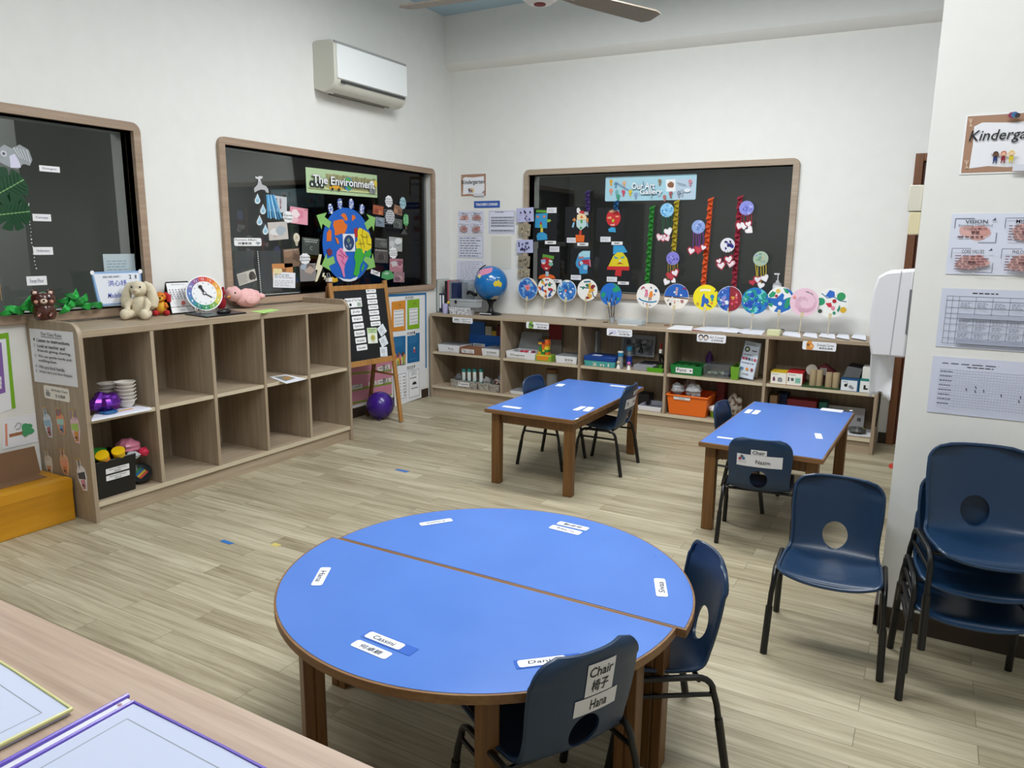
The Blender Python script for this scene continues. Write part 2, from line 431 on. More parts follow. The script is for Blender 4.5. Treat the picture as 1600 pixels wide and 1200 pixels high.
# rooms seen through the glass
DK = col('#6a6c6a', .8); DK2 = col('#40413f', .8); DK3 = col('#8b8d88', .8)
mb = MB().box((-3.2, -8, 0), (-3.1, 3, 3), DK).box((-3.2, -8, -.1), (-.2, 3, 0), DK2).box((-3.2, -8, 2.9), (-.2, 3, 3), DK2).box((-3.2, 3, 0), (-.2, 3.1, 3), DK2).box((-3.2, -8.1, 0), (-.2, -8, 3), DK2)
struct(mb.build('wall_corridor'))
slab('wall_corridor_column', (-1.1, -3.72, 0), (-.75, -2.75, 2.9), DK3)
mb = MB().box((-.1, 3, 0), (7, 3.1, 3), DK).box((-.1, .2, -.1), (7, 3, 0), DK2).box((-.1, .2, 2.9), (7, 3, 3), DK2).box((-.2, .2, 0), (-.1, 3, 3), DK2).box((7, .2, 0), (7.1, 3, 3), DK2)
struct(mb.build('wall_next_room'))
def window(n, ax, a0, a1, z0, z1, fm):
    """laminate frame with rounded outer corners, deep reveal and a pane"""
    root = bpy.data.objects.new('window_%d' % n, None); COL.objects.link(root); root['kind'] = 'structure'
    sg = 1 if ax == 0 else -1
    root.location = (0, (a0+a1)/2, z0) if ax == 0 else ((a0+a1)/2, 0, z0)
    def P(a, z, d): return (d, a, z) if ax == 0 else (a, -d, z)
    k = 6; out = rrect(a0, z0, a1, z1, .055, k); w = .05
    inn = []
    for cx, cy in ((a1-w, z0+w), (a1-w, z1-w), (a0+w, z1-w), (a0+w, z0+w)): inn += [(cx, cy)]*(k+1)
    n_ = len(out); vs = []
    for loop, d in ((out, 0), (out, .026), ([(a+(.004 if a < (a0+a1)/2 else -.004), z+(.004 if z < (z0+z1)/2 else -.004)) for a, z in out], .03), (inn, .03), (inn, -.1)):
        vs += [P(a, z, d) for a, z in loop]
    fs = []
    for r in range(4):
        for i in range(n_):
            j = (i+1) % n_
            if r >= 3 and inn[i] == inn[j]: continue
            q = [r*n_+i, r*n_+j, (r+1)*n_+j, (r+1)*n_+i]
            if ax == 0: q = q[::-1]
            if r == 2 and inn[i] == inn[j]: q = [r*n_+i, r*n_+j, (r+1)*n_+i] if ax else [r*n_+i, (r+1)*n_+i, r*n_+j][::1]
            fs.append(tuple(q))
    mb = MB(); mb.add(vs, fs, fm)
    child(mb, 'window_frame', root)
    g = MB(); lo = P(a0+w, z0+w, -.05); hi = P(a1-w, z1-w, -.056); g.box(lo, hi, GLASS)
    child(g, 'glass_pane', root)
    return root
window(1, 0, W1[0], W1[1], WZ0, WZ1, FRAMEW)
window(2, 0, W2[0], W2[1], WZ0, WZ1, FRAMEW)
window(3, 1, W3[0], W3[1], AZ0, AZ1, FRAMEX)
# door behind the pillar
root = bpy.data.objects.new('door_1', None); COL.objects.link(root); root['kind'] = 'structure'; root.location = (4.6, 0, 0)
mb = MB().box((DX0, -.03, 0), (DX0+.055, .12, DZ), DFRAME).box((DX1-.055, -.03, 0), (DX1, .12, DZ), DFRAME).box((DX0+.055, -.03, DZ-.055), (DX1-.055, .12, DZ), DFRAME)
child(mb, 'door_frame', root, .003)
child(MB().box((DX0+.058, .0, .005), (DX1-.058, .04, DZ-.06), DOORW), 'door_leaf', root, .003)
# grey call boxes on the pillar's side
t = thing('switch_box', 'cream plastic box pair fixed high on the pillar edge above the towel dispenser', 'switch box', (4.24, PY+.03, 1.6))
child(MB().box((4.222, PY+.01, 1.66), (4.268, PY+.10, 1.755), col('#d9d6c6', .45)), 'upper_box', t, .003)
child(MB().box((4.23, PY+.012, 1.575), (4.268, PY+.095, 1.657), col('#ded4ad', .45)), 'lower_box', t, .003)

# ================================================================ air conditioner
t = thing('air_conditioner', 'white split air conditioner high on the left wall', 'air conditioner', (0.02, -1.43, 2.68))
ACW = col('#e9ece9', .35); ya, yb = -1.875, -.985
prof = [(.0, 2.69), (.10, 2.655), (.17, 2.672), (.205, 2.71), (.215, 2.75), (.215, 3.0), (.185, 3.03), (.03, 3.035), (0, 3.02)]
child(MB().prism([(x, z) for x, z in prof], 1, ya, yb, col('#d3d2c6', .4)), 'body', t, .006)
child(MB().box((.212, ya+.025, 2.752), (.226, yb-.004, 3.0), col('#f4f8f7', .22)), 'front_panel', t, .004)
child(MB().box((.213, ya+.07, 2.728), (.2225, yb-.03, 2.745), col('#3b3f41', .4)), 'air_slot', t)
child(MB().box((.18, ya+.01, 3.003), (.217, yb-.004, 3.02), col('#9a9c9b', .4)), 'top_grille', t)
lv = MB()
for x0, x1, z in ((.115, .165, 2.655), (.055, .108, 2.662)): lv.add([(x0, ya+.12, z+.003), (x1, ya+.12, z+.012), (x1, yb-.1, z+.012), (x0, yb-.1, z+.003)], [(0, 1, 2, 3)], col('#e2e1d8', .4))
child(MB().box((.06, ya+.09, 2.653), (.066, yb-.12, 2.668), col('#77766d')).box((.112, ya+.09, 2.65), (.118, yb-.12, 2.662), col('#77766d')), 'louvre', t)
child(Art(Plane((.2235, -1.43, 2.7), (0, 1, 0), (0, 0, 1)), 0).rect(ya+1.43+.055, .018, ya+1.43+.11, .024, INK, px=False), 'badge', t)

# ================================================================ ceiling fan
t1 = on(628, 12, 2, 2.78); t2 = on(1022, 28, 2, 2.78); mid = (t1+t2)/2; d = (t2-t1); Rr = d.length/1.732
perp = Vector((-d.y, d.x, 0)).normalized()
ctr = min((mid+perp*Rr/2, mid-perp*Rr/2), key=lambda p: (p-CAM_P).length); ctr.z = 2.78
t = thing('ceiling_fan', 'three-bladed taupe ceiling fan hanging from a rod under the blue ceiling', 'fan', ctr)
FB = col('#8d8375', .4, .15)
a0 = math.atan2((t1-ctr).y, (t1-ctr).x); dr = 1 if (math.atan2((t2-ctr).y, (t2-ctr).x)-a0) % (2*PI) < PI else -1
for k in range(3):
    a = a0+dr*k*2*PI/3; mb = MB(); mb.M = Matrix.Translation(ctr) @ Matrix.Rotation(a, 4, 'Z') @ Matrix.Rotation(math.radians(-9*1), 4, 'X')
    pts = [(.16, -.045), (.3, -.062), (Rr-.06, -.075), (Rr-.01, -.06), (Rr, .03), (Rr-.03, .068), (.3, .06), (.16, .045)]
    mb.prism(pts, 2, -.004, .004, FB)
    bl = child(mb, 'blade', t)
    mb = MB(); mb.M = Matrix.Translation(ctr) @ Matrix.Rotation(a, 4, 'Z'); mb.box((.06, -.025, -.008), (.24, .025, -.001), col('#c9c9c4', .4))
    child(mb, 'blade_arm', t).parent = bl
child(MB().lathe([(.0, -.075), (.06, -.07), (.095, -.045), (.105, 0), (.1, .04), (.05, .075), (.02, .09)], ctr, col('#e8e6e2', .35), 32), 'motor_hub', t)
child(MB().lathe([(0, -.078), (.03, -.077), (.03, -.07)], ctr, col('#7a1f1f', .5), 20), 'badge', t)
child(MB().tube([ctr+Vector((0, 0, .08)), (ctr.x, ctr.y, HC-.05)], .014, col('#e8e6e2', .35)), 'down_rod', t)
child(MB().lathe([(.02, HC-.1), (.07, HC-.06), (.075, HC)], (ctr.x, ctr.y, 0), col('#e8e6e2', .35)), 'ceiling_cup', t)
# ================================================================ low shelf along the left wall
LY0, LY1, LD = -4.173, -2.097, .488
t = thing('storage_shelf', 'long oak laminate cubby shelf with ten open bays under the left wall windows', 'shelf', (.25, (LY0+LY1)/2, 0))
LX = LD-.012
def end_panel(y0, y1):
    p = [(.002, 0), (LD, 0), (LD, 1.02)]
    for k in range(1, 8):
        w = PI/2*k/8; p.append((LD-.075+.075*math.cos(w), 1.02+.075*math.sin(w)))
    p += [(LD-.075, 1.095), (.002, 1.095)]
    return MB().prism(p, 1, y0, y1, LAMZ)
child(end_panel(LY0, LY0+.025), 'end_panel', t, .002); child(end_panel(LY1-.025, LY1), 'end_panel', t, .002)
a, b = LY0+.0252, LY1-.0252
child(MB().box((.002, a, 1.015), (LX, b, 1.055), LAMY), 'top_board', t, .003)
child(MB().box((.002, a, .085), (.014, b, 1.014), LAMZ), 'back_panel', t)
child(MB().box((.015, a, .085), (LX, b, .11), LAMY).box((LX, a, .0845), (LX+.004, b, .1105), EDGEB), 'bottom_board', t)
child(MB().box((.03, a, 0), (LX-.01, b, .084), LAMY), 'plinth', t)
pitch = (b-a)/5; LDIV = [a+pitch*i for i in range(6)]
for i in range(1, 5):
    child(MB().box((.015, LDIV[i]-.011, .1106), (LX-.002, LDIV[i]+.011, 1.0145), LAMZ), 'divider', t)
LMZ = .572
for i in range(5):
    y0 = LDIV[i]+(.0115 if i else .0005); y1 = LDIV[i+1]-(.0115 if i < 4 else .0005)
    child(MB().box((.015, y0, LMZ-.022), (LX-.012, y1, LMZ), LAMY).box((LX-.012, y0, LMZ-.0225), (LX-.008, y1, LMZ+.0005), EDGEB), 'middle_board', t)

# ================================================================ low shelf along the back wall
BX0, BX1, BD, BH = .034, 4.062, .436, .838
t = thing('storage_shelf', 'wide low oak shelf with five columns of filled bays along the back wall', 'shelf', (2, -.2, 0))
t.name = 'toy_shelf'
BY = -BD
for x0 in (BX0, BX1-.025): child(MB().box((x0, BY, 0), (x0+.025, -.002, BH-.026), LAMZ), 'end_panel', t, .002)
child(MB().box((BX0, BY, BH-.0255), (BX1, -.002, BH), LAMX), 'top_board', t, .002)
child(MB().box((BX0+.026, -.014, .09), (BX1-.026, -.002, BH-.027), LAMZ), 'back_panel', t)
child(MB().box((BX0+.0255, BY+.004, .095), (BX1-.0255, -.0145, .118), LAMX).box((BX0+.0255, BY, .0945), (BX1-.0255, BY+.004, .1185), EDGEB), 'bottom_board', t)
child(MB().box((BX0+.026, BY+.02, 0), (BX1-.026, -.03, .0945), LAMX), 'plinth', t)
BDIV = [BX0+.0125, .856, 1.657, 2.447, 3.25, BX1-.0125]
for x in BDIV[1:5]: child(MB().box((x-.011, BY+.002, .119), (x+.011, -.0145, BH-.0262), LAMZ), 'divider', t)
BMZ = .46; BBZ = .1185
for i in range(5):
    x0 = BDIV[i]+(.0115 if i else .013); x1 = BDIV[i+1]-(.0115 if i < 4 else .013)
    child(MB().box((x0, BY+.02, BMZ-.022), (x1, -.0145, BMZ), LAMX).box((x0, BY+.016, BMZ-.0225), (x1, BY+.02, BMZ+.0005), EDGEB), 'middle_board', t)

# ================================================================ tables
def bluetop():
    m, tr, b = nodemat('blue_laminate')
    tc = tr.nodes.new('ShaderNodeTexCoord'); n = tr.nodes.new('ShaderNodeTexNoise'); n.inputs['Scale'].default_value = 3.5; n.inputs['Detail'].default_value = 4
    tr.links.new(tc.outputs['Object'], n.inputs['Vector'])
    tr.links.new(ramp(tr, n.outputs[0], [(.3, '#4874c4'), (.7, '#4e7bcb')]), b.inputs['Base Color'])
    r = tr.nodes.new('ShaderNodeMapRange'); r.inputs['To Min'].default_value = .24; r.inputs['To Max'].default_value = .36
    tr.links.new(n.outputs[0], r.inputs[0]); tr.links.new(r.outputs[0], b.inputs['Roughness'])
    return m
BLUE = bluetop()
TH = .5
def rect_table(name, label, cx, cy, w, l, rz):
    t = thing(name, label, 'table', (cx, cy, 0), rz, 'rectangular classroom tables')
    def ch(mb, n, bev=0):
        o = mb.build(n, None, (0, 0, 0), bev); o.parent = t; return o
    ch(MB().box((-w/2, -l/2, TH-.026), (w/2, l/2, TH-.0015), TEDGE).box((-w/2+.007, -l/2+.007, TH-.0014), (w/2-.007, l/2-.007, TH), BLUE), 'tabletop', .004)
    ap = MB(); i = .07
    for s in (-1, 1):
        ap.box((-w/2+i, s*(l/2-.075)-.011, TH-.095), (w/2-i, s*(l/2-.075)+.011, TH-.0265), TWOOD)
        ap.box((s*(w/2-.06)-.011, -l/2+i, TH-.095), (s*(w/2-.06)+.011, l/2-i, TH-.0265), TWOOD)
    ch(ap, 'apron')
    for sx in (-1, 1):
        for sy in (-1, 1):
            x, y = sx*(w/2-.055), sy*(l/2-.07)
            ch(MB().box((x-.03, y-.025, .0), (x+.03, y+.025, TH-.0265), TWOOD), 'leg', .004)
    return t
tab1 = rect_table('rectangular_table', 'blue rectangular table with wooden legs, farther from the wall poster pillar', 2.25, -1.884, .62, 1.226, 0)
tab1['label'] = 'blue rectangular table with chairs on its left and right, farther from the pillar'
tab2 = rect_table('rectangular_table', 'blue-topped rectangular table standing closest to the poster pillar and paper towel dispenser', 3.656, -1.975, .622, 1.225, -.026)

RC = (3.205, -4.545); RR = .625
def half_table(name, label, cx, sg):
    t = thing(name, label, 'table', (cx, RC[1], 0), 0, 'half-round tables')
    def ch(mb, n, bev=0):
        o = mb.build(n, None, (0, 0, 0), bev); o.parent = t; return o
    def half(r, off): return [(r*math.cos(w), sg*(off+r*math.sin(w)*(1-off/r))) for w in [PI*k/56 for k in range(57)]]
    p = half(RR, .001); q = half(RR-.008, .009)
    if sg < 0: p = p[::-1]; q = q[::-1]
    ch(MB().prism(p, 2, TH-.026, TH-.0015, TEDGE).prism(q, 2, TH-.0014, TH, BLUE), 'tabletop', .003)
    pos = [(RR*.86*math.cos(math.radians(w)), sg*RR*.86*math.sin(math.radians(w))) for w in (57, 123)]+[(.525, sg*.075), (-.525, sg*.075)]
    for x, y in pos:
        m = MB(); m.M = Matrix.Translation((x, y, 0)) @ Matrix.Rotation(math.atan2(y, x) if abs(y) > .2 else 0, 4, 'Z')
        m.box((-.03, -.03, 0), (-.002, .03, TH-.0265), TWOOD).box((.002, -.03, 0), (.03, .03, TH-.0265), TWOOD).box((-.0025, -.027, 0.001), (.0025, .027, TH-.027), TWOOD)
        ch(m, 'leg', .003)
    ap = MB()
    def bar(a, b):
        d = Vector(b)-Vector(a); L = d.length; ap.M = Matrix.Translation((*a, 0)) @ Matrix.Rotation(math.atan2(d.y, d.x), 4, 'Z')
        ap.box((.035, -.011, TH-.09), (L-.035, .011, TH-.0265), TWOOD)
    bar(pos[3], pos[2]); bar(pos[2], pos[0]); bar(pos[0], pos[1]); bar(pos[1], pos[3])
    ch(ap, 'apron')
    return t
half_table('half_round_table', 'blue half-round table forming the far half of the round table', RC[0]+.015, 1)
half_table('half_round_table', 'blue half-round table forming the near half of the round table', RC[0]-.012, -1)

# ================================================================ stacking chairs
NAVY = col('#12304e', .38, 0, .05)
def chair_profile(s):
    """side view, s 0..1 from the seat's front lip to the top of the back"""
    P = [(-.178, .300), (-.168, .314), (-.13, .317), (-.05, .308), (.03, .302), (.09, .306), (.122, .322), (.142, .355), (.155, .40), (.166, .46), (.178, .54), (.186, .60)]
    x = s*(len(P)-1); i = min(int(x), len(P)-2); f = x-i
    def cr(k):
        p0, p1, p2, p3 = (P[max(0, min(len(P)-1, i+q))][k] for q in (-1, 0, 1, 2))
        return .5*(2*p1+(p2-p0)*f+(2*p0-5*p1+4*p2-p3)*f*f+(3*p1-p0-3*p2+p3)*f**3)
    return cr(0), cr(1)
def chair_shell():
    nu, nv = 28, 44
    SL = [0]; pts = [chair_profile(j/400) for j in range(401)]
    for a, b in zip(pts, pts[1:]): SL.append(SL[-1]+math.dist(a, b))
    L = SL[-1]
    def at(d):
        import bisect
        j = min(max(bisect.bisect_left(SL, d), 1), 400); f = (d-SL[j-1])/max(SL[j]-SL[j-1], 1e-9)
        return [pts[j-1][k]+(pts[j][k]-pts[j-1][k])*f for k in (0, 1)]
    def hw(d):
        w = .168
        m = (d-.36)/.1; w -= .018*math.exp(-m*m)           # waist
        w -= .016*max(0, (d-.38)/(L-.38))
        r0, r1 = .045, .06
        if d < r0: w -= r0-math.sqrt(max(0, r0*r0-(r0-d)**2))
        if d > L-r1: w -= r1-math.sqrt(max(0, r1*r1-(d-L+r1)**2))
        return w
    def fn(u, v):
        d = L*v; d = L*(.5-.5*math.cos(PI*v))*.35+d*.65
        y, z = at(d); w = hw(d); x = (2*u-1); X = x*w
        k = min(1, max(0, (d-.24)/.12)); e = abs(x)**2.4
        z += (1-k)*.016*e; y -= k*.026*e*(1 if d < L*.9 else .8)   # rising seat edges, wrapped back
        return (X, y, z)
    mb = MB(); mb.grid(fn, nu, nv, NAVY)
    me = bpy.data.meshes.new('seat_shell'); me.from_pydata([tuple(p) for p in mb.v], [], mb.f); me.materials.append(NAVY)
    o = bpy.data.objects.new('seat_shell', me); COL.objects.link(o)
    s = o.modifiers.new('t', 'SOLIDIFY'); s.thickness = .007; s.offset = -1 
    y, z = at(.40)
    cu = MB(); cu.M = Matrix.Translation((0, .14, .376)); cu.tube([(0, -.07, -.02), (0, .1, .028)], .045, NAVY, 36)
    c = cu.build('cutter'); bo = o.modifiers.new('b', 'BOOLEAN'); bo.operation = 'DIFFERENCE'; bo.object = c; bo.solver = 'EXACT'
    dg = bpy.context.evaluated_depsgraph_get(); dg.update()
    m2 = bpy.data.meshes.new_from_object(o.evaluated_get(dg)); 
    bpy.data.objects.remove(o); bpy.data.objects.remove(c)
    bm = bmesh.new(); bm.from_mesh(m2); 
    for f in bm.faces: f.smooth = True; f.material_index = 0
    for e in bm.edges:
        if len(e.link_faces) == 2 and e.link_faces[0].normal.dot(e.link_faces[1].normal) < .75: e.smooth = False
    bm.to_mesh(m2); bm.free(); m2.materials.clear(); m2.materials.append(NAVY)
    # rolled rim, and a lip around the hole at the rear
    rim = MB(); loop = [fn(i/nu, 0) for i in range(nu)]+[fn(1, j/nv) for j in range(nv)]+[fn(1-i/nu, 1) for i in range(nu)]+[fn(0, 1-j/nv) for j in range(nv+1)]
    rim.tube(loop, .0065, NAVY, 8, False)
    return m2, rim
SHELL, RIM = chair_shell(); SHELL.name = 'seat_shell'
def make_chair(label):
    t = thing('stacking_chair', label, 'chair', (0, 0, 0))
    def ch(mb, n):
        o = mb.build(n, None, (0, 0, 0)); o.parent = t; return o
    o = bpy.data.objects.new('seat_shell', SHELL); COL.objects.link(o); o.parent = t
    ch(RIM, 'rim')
    for s in (-1, 1):
        X = .192*s; XT = .181*s
        l1 = ch(MB().tube([(X, -.178, 0), (XT+.004*s, -.14, .22), (XT, -.128, .262)], .0095, BLACKM), 'leg'); ch(MB().tube([(X, -.178, 0.0), (XT+.006*s, -.148, .175)], .0125, BLACKM), 'rubber_foot').parent = l1
        l2 = ch(MB().tube([(X, .178, 0), (XT+.004*s, .14, .22), (XT, .128, .262)], .0095, BLACKM), 'leg'); ch(MB().tube([(X, .178, 0.0), (XT+.006*s, .148, .175)], .0125, BLACKM), 'rubber_foot').parent = l2
        arch = [(XT, -.128, .262)]+[(XT, -.075-.053*math.cos(w), .262+.043*math.sin(w)) for w in [PI/2*k/5 for k in range(1, 6)]]+[(XT, .075+.053*math.sin(w), .262+.043*math.cos(w)) for w in [PI/2*k/5 for k in range(0, 6)]]
        ch(MB().tube(arch, .0095, BLACKM), 'side_arch')
        ch(MB().tube([(XT, -.132, .25), (XT, .132, .25)], .007, BLACKM), 'side_stretcher')
    ch(MB().tube([(-.181, .085, .296), (.181, .085, .296)], .008, BLACKM), 'cross_bar')
    ch(MB().tube([(-.181, -.085, .296), (.181, -.085, .296)], .008, BLACKM), 'cross_bar')
    return t
proto = make_chair('navy plastic stacking chair with a round hole standing alone, facing the camera')
_used = [0]
def chair(x, y, face, label, group=None, sc=1, z=0, tilt=0):
    o = proto if not _used[0] else copy_tree(proto); _used[0] = 1
    fx, fy = face; o.location = (x, y, z); o.rotation_euler = (tilt, 0, math.atan2(fy, fx)+PI/2); o.scale = (sc,)*3
    o['label'] = label; o['group'] = group or 'navy stacking chairs'
    return o
def fr(d): return (math.sin(math.radians(d)), -math.cos(math.radians(d)))
c_lone = chair(4.10, -3.47, fr(3), 'navy plastic stacking chair standing alone beside the pillar, facing the camera', sc=1.04)
c_t1r = chair(2.462, -1.727, (-1, -.04), 'navy chair with white stickers at the right side of the far left blue table', sc=.99)
c_t1l = chair(2.085, -1.815, (1, 0), 'navy chair tucked in at the left side of the far left blue table', sc=.99)
c_t2l = chair(3.44, -1.93, (1, -.05), 'navy chair tucked in at the left side of the table nearest the pillar', sc=.97)
c_naz = chair(3.643, -2.50, (-.12, 1), 'navy chair with a wide white back sticker at the table nearest the pillar', sc=.955)
c_han = chair(3.575, -4.845, (-.88, .475), 'navy chair with a large Chair sticker, nearest the camera at the round table', sc=1)
c_rgt = chair(3.69, -4.335, (-.83, -.56), 'unlabelled navy chair drawn up to the right side of the round table', sc=1)
ST = (4.545, -3.53)
chair(ST[0], ST[1], fr(7), 'lowest navy chair of the stack against the pillar', 'stack of navy chairs', 1.02)
chair(ST[0]+.004, ST[1]-.012, fr(7.5), 'middle navy chair of the stack against the pillar', 'stack of navy chairs', 1.02, .112)
chair(ST[0]+.03, ST[1]-.03, fr(12), 'topmost navy chair of the stack against the pillar', 'stack of navy chairs', 1.03, .225)

# ================================================================ counter in the foreground
CZ = .9
t = thing('counter', 'pale oak counter top in the near left corner of the picture', 'counter', (2.6, -6.1, 0))
child(MB().box((.6, -6.62, CZ-.03), (4.0, -5.779, CZ), COUNTER), 'counter_top', t, .003)
child(MB().box((.62, -6.60, 0), (3.98, -5.83, CZ-.031), LAMX), 'counter_body', t, .003)
# ================================================================ helpers for things placed by photo position
def PC(a, f0, g0, f1, g1):
    """fractions of the sheet (from its left and top) -> plane metres"""
    x0, y0, x1, y1 = a.bb; return x0+(x1-x0)*f0, y1-(y1-y0)*g0, x0+(x1-x0)*f1, y1-(y1-y0)*g1
def sheet(pl, u0, v0, u1, v1, m=PAPER, r=.004, rot=0, px=True, t=.0015, h0=.0008):
    a = Art(pl, h0); a.bb = a.box2(u0, v0, u1, v1, px); x0, y0, x1, y1 = a.bb
    a.rot0 = rot; a.rect(x0, y0, x1, y1, m, r, False, t, 0); return a
def rt(a, st, f0, g0, f1, g1, m=INK, bold=.012, shear=0, keep=False): return a.text(st, *PC(a, f0, g0, f1, g1), m, bold, shear, False, keep)
def rb(a, f0, g0, f1, g1, m, r=0): return a.rect(*PC(a, f0, g0, f1, g1), m, r, False)
def rs(a, f0, g0, f1, g1, rows, m=GREY, fill=.45, words=5): return a.scrib(*PC(a, f0, g0, f1, g1), rows, m, False, fill, words)
def rc(a, f, g, r, m, ry=None, n=20):
    x0, y0, x1, y1 = a.bb; return a.circ(x0+(x1-x0)*f, y1-(y1-y0)*g, r, m, False, None, n, ry)
def rp(a, pts, m):
    x0, y0, x1, y1 = a.bb; return a.poly([(x0+(x1-x0)*f, y1-(y1-y0)*g) for f, g in pts], m, False)
def rl(a, pts, w, m):
    x0, y0, x1, y1 = a.bb; return a.line([(x0+(x1-x0)*f, y1-(y1-y0)*g) for f, g in pts], w, m, False)
def border(a, w, m, ins=0):
    x0, y0, x1, y1 = a.bb; i = ins
    a.line([(x0+i, y0+i), (x1-i, y0+i), (x1-i, y1-i), (x0+i, y1-i), (x0+i, y0+i)], w, m, False); return a
def spin(a, deg, piv=None):
    """turn a finished sheet in its own plane"""
    p = a.pl.W(*(piv or a.c)); M = Matrix.Translation(p) @ Matrix.Rotation(math.radians(deg), 4, a.pl.N) @ Matrix.Translation(-p)
    a.v = [M @ q for q in a.v]; return a
def attach(o, t):
    M = Matrix.Translation(t.location) @ Matrix.Rotation(t.rotation_euler.z, 4, 'Z') @ Matrix.Diagonal((*t.scale, 1))
    o.parent = t; o.matrix_parent_inverse = M.inverted(); return o
def cmb(mb, name, t, bev=0, **k): return child(mb, name, t, bev, **k)
def kids(a, f, g, s, cols):
    """little cartoon children: head, hair, body, arms and legs"""
    x0, y0, x1, y1 = a.bb; X = x0+(x1-x0)*f; Y = y1-(y1-y0)*g
    for i, (skin, hair, body) in enumerate(cols):
        x = X+i*s*.95
        a.poly([(x-s*.22, Y-s*.1), (x+s*.22, Y-s*.1), (x+s*.3, Y-s*.7), (x-s*.25, Y-s*.75)], body, False)
        a.line([(x-s*.1, Y-s*.7), (x-s*.2, Y-s*1.1)], s*.14, body, False); a.line([(x+s*.15, Y-s*.7), (x+s*.2, Y-s*1.1)], s*.14, body, False)
        a.line([(x-s*.2, Y-s*.15), (x-s*.5, Y+s*.2)], s*.1, skin, False); a.line([(x+s*.2, Y-s*.15), (x+s*.5, Y+s*.25)], s*.1, skin, False)
        a.circ(x, Y+s*.22, s*.34, hair, False, None, 14); a.circ(x, Y+s*.15, s*.26, skin, False, None, 14)
KIDC = [(col('#6b4630'), col('#17120f'), col('#243a72')), (col('#e9b99a'), col('#b3572c'), col('#8c2030')), (col('#f0cfae'), col('#e5bd3c'), col('#d8c52a'))]
G_LW = planex(-.0485); G_BW = planey(.0485); LWALL = planex(.0); BWALL = planey(0)
NB = WHITE

# ================================================================ left window and sill
for (u, v, w, h, s, k) in ((77, 264, 33, 12, 'Emergent', 'top'), (65, 340, 30, 12, 'Canopy', 'second'), (67, 392, 32, 12, 'Understory', 'third'), (57, 438.5, 33, 13, 'Forest Floor', 'bottom')):
    a = sheet(G_LW, u-w/2, v-h/2, u+w/2, v+h/2, WHITE, 0); rt(a, s, .16, .3, .84, .72, col('#3a3f66'), .005)
    a.done('word_card', 'small white card reading %s stuck on the left window' % s, 'word card', 'rainforest layer cards')
G1 = col('#0f4224', .35); G2 = col('#16552c', .35); G3 = col('#7fae6a', .5)
def monstera(cx, cy, r, ang, label):
    a = Art(G_LW, .004 if cy < 300 else .014); c0, c1 = G_LW.P(cx, cy); k = G_LW.P(cx, cy-1)[1]-c1; R = r*k
    pts = []
    for i in range(72):
        w = 2*PI*i/72; f = (1-.18*math.cos(w))*(.80+.05*math.sin(w))
        f *= .52 if (i % 8 in (3,) and 8 < i < 64) else 1
        if i % 8 in (2, 4) and 8 < i < 64: f *= .97
        pts.append((c0+R*f*math.cos(w+ang)*1.05, c1+R*f*math.sin(w+ang)))
    a.poly(pts, G1, False, .004)
    d = (math.cos(ang), math.sin(ang)); tip = (c0+R*.66*d[0], c1+R*.66*d[1]); base = (c0-R*.8*d[0], c1-R*.8*d[1])
    a.line([base, tip], .006, G3, False)
    for i in range(1, 8):
        q = -.7+1.3*i/8; p = (c0+R*q*d[0], c1+R*q*d[1])
        for s in (1, -1):
            w = ang+s*1.05; L = R*.5*(1-abs(q)*.5); a.line([p, (p[0]+L*math.cos(w), p[1]+L*math.sin(w))], .003, G2, False)
    return a.done('monstera_leaf', label, 'leaf', 'paper rainforest leaves')
monstera(14, 293, 40, .55, 'large dark green monstera leaf stuck on the left window, upper of two')
monstera(20, 333, 36, .15, 'dark green monstera leaf below the larger leaf on the left window')
a = Art(G_LW, .002); CL = clear('clear_film', '#d4d8dc', .35)
a.poly([(-8, 236), (6, 226), (18, 232), (30, 226), (44, 234), (50, 250), (46, 259), (36, 256), (28, 264), (16, 262), (4, 256), (-6, 250)], CL)
a.poly([(14, 244), (22, 240), (30, 254), (32, 262), (16, 262)], '#d6d6ea'); a.circ(5, 240, 5, '#c8ccd6'); a.circ(5, 240, 2.2, '#50555e')
for i in range(5): a.line([(20+i*5, 230+i), (30+i*4, 246+i*2)], .003, '#e2e6ea')
a.done('bird_cutout', 'clear plastic bird cut-out above the monstera leaves on the left window', 'decoration')
a = Art(G_LW, .001)
pts = [(45, 318), (42, 330), (45, 350), (48, 375), (51, 400), (55, 425)]
a.line([pts[0], pts[1]], .004, col('#d4d6d8')); a.c = G_LW.P(48, 370)
for i in range(22):
    q = i/22*5; k = int(q); f = q-k; p = [pts[k][j]+(pts[k+1][j]-pts[k][j])*f for j in (0, 1)]; a.circ(p[0]+random.uniform(-1, 1), p[1], random.uniform(.6, 1.3), col('#d9dbdd'))
a.done('bead_string', 'string of white specks hanging down the left window beside the leaves', 'string')
a = Art(G_LW, .003); a.rect(-6, 408, 2.5, 470, '#a98455', 0); a.done('tree_trunk_cutout', 'brown paper tree trunk at the far left edge of the left window', 'decoration')
a = sheet(G_LW, 160, 397, 213, 440, col('#b9c8cc', .4), 0); rs(a, .1, .2, .9, .7, 5, col('#7f93a3'), .25); a.done('notice_sheet', 'pale blue notice sheet stuck low in the left window\'s right corner', 'notice')
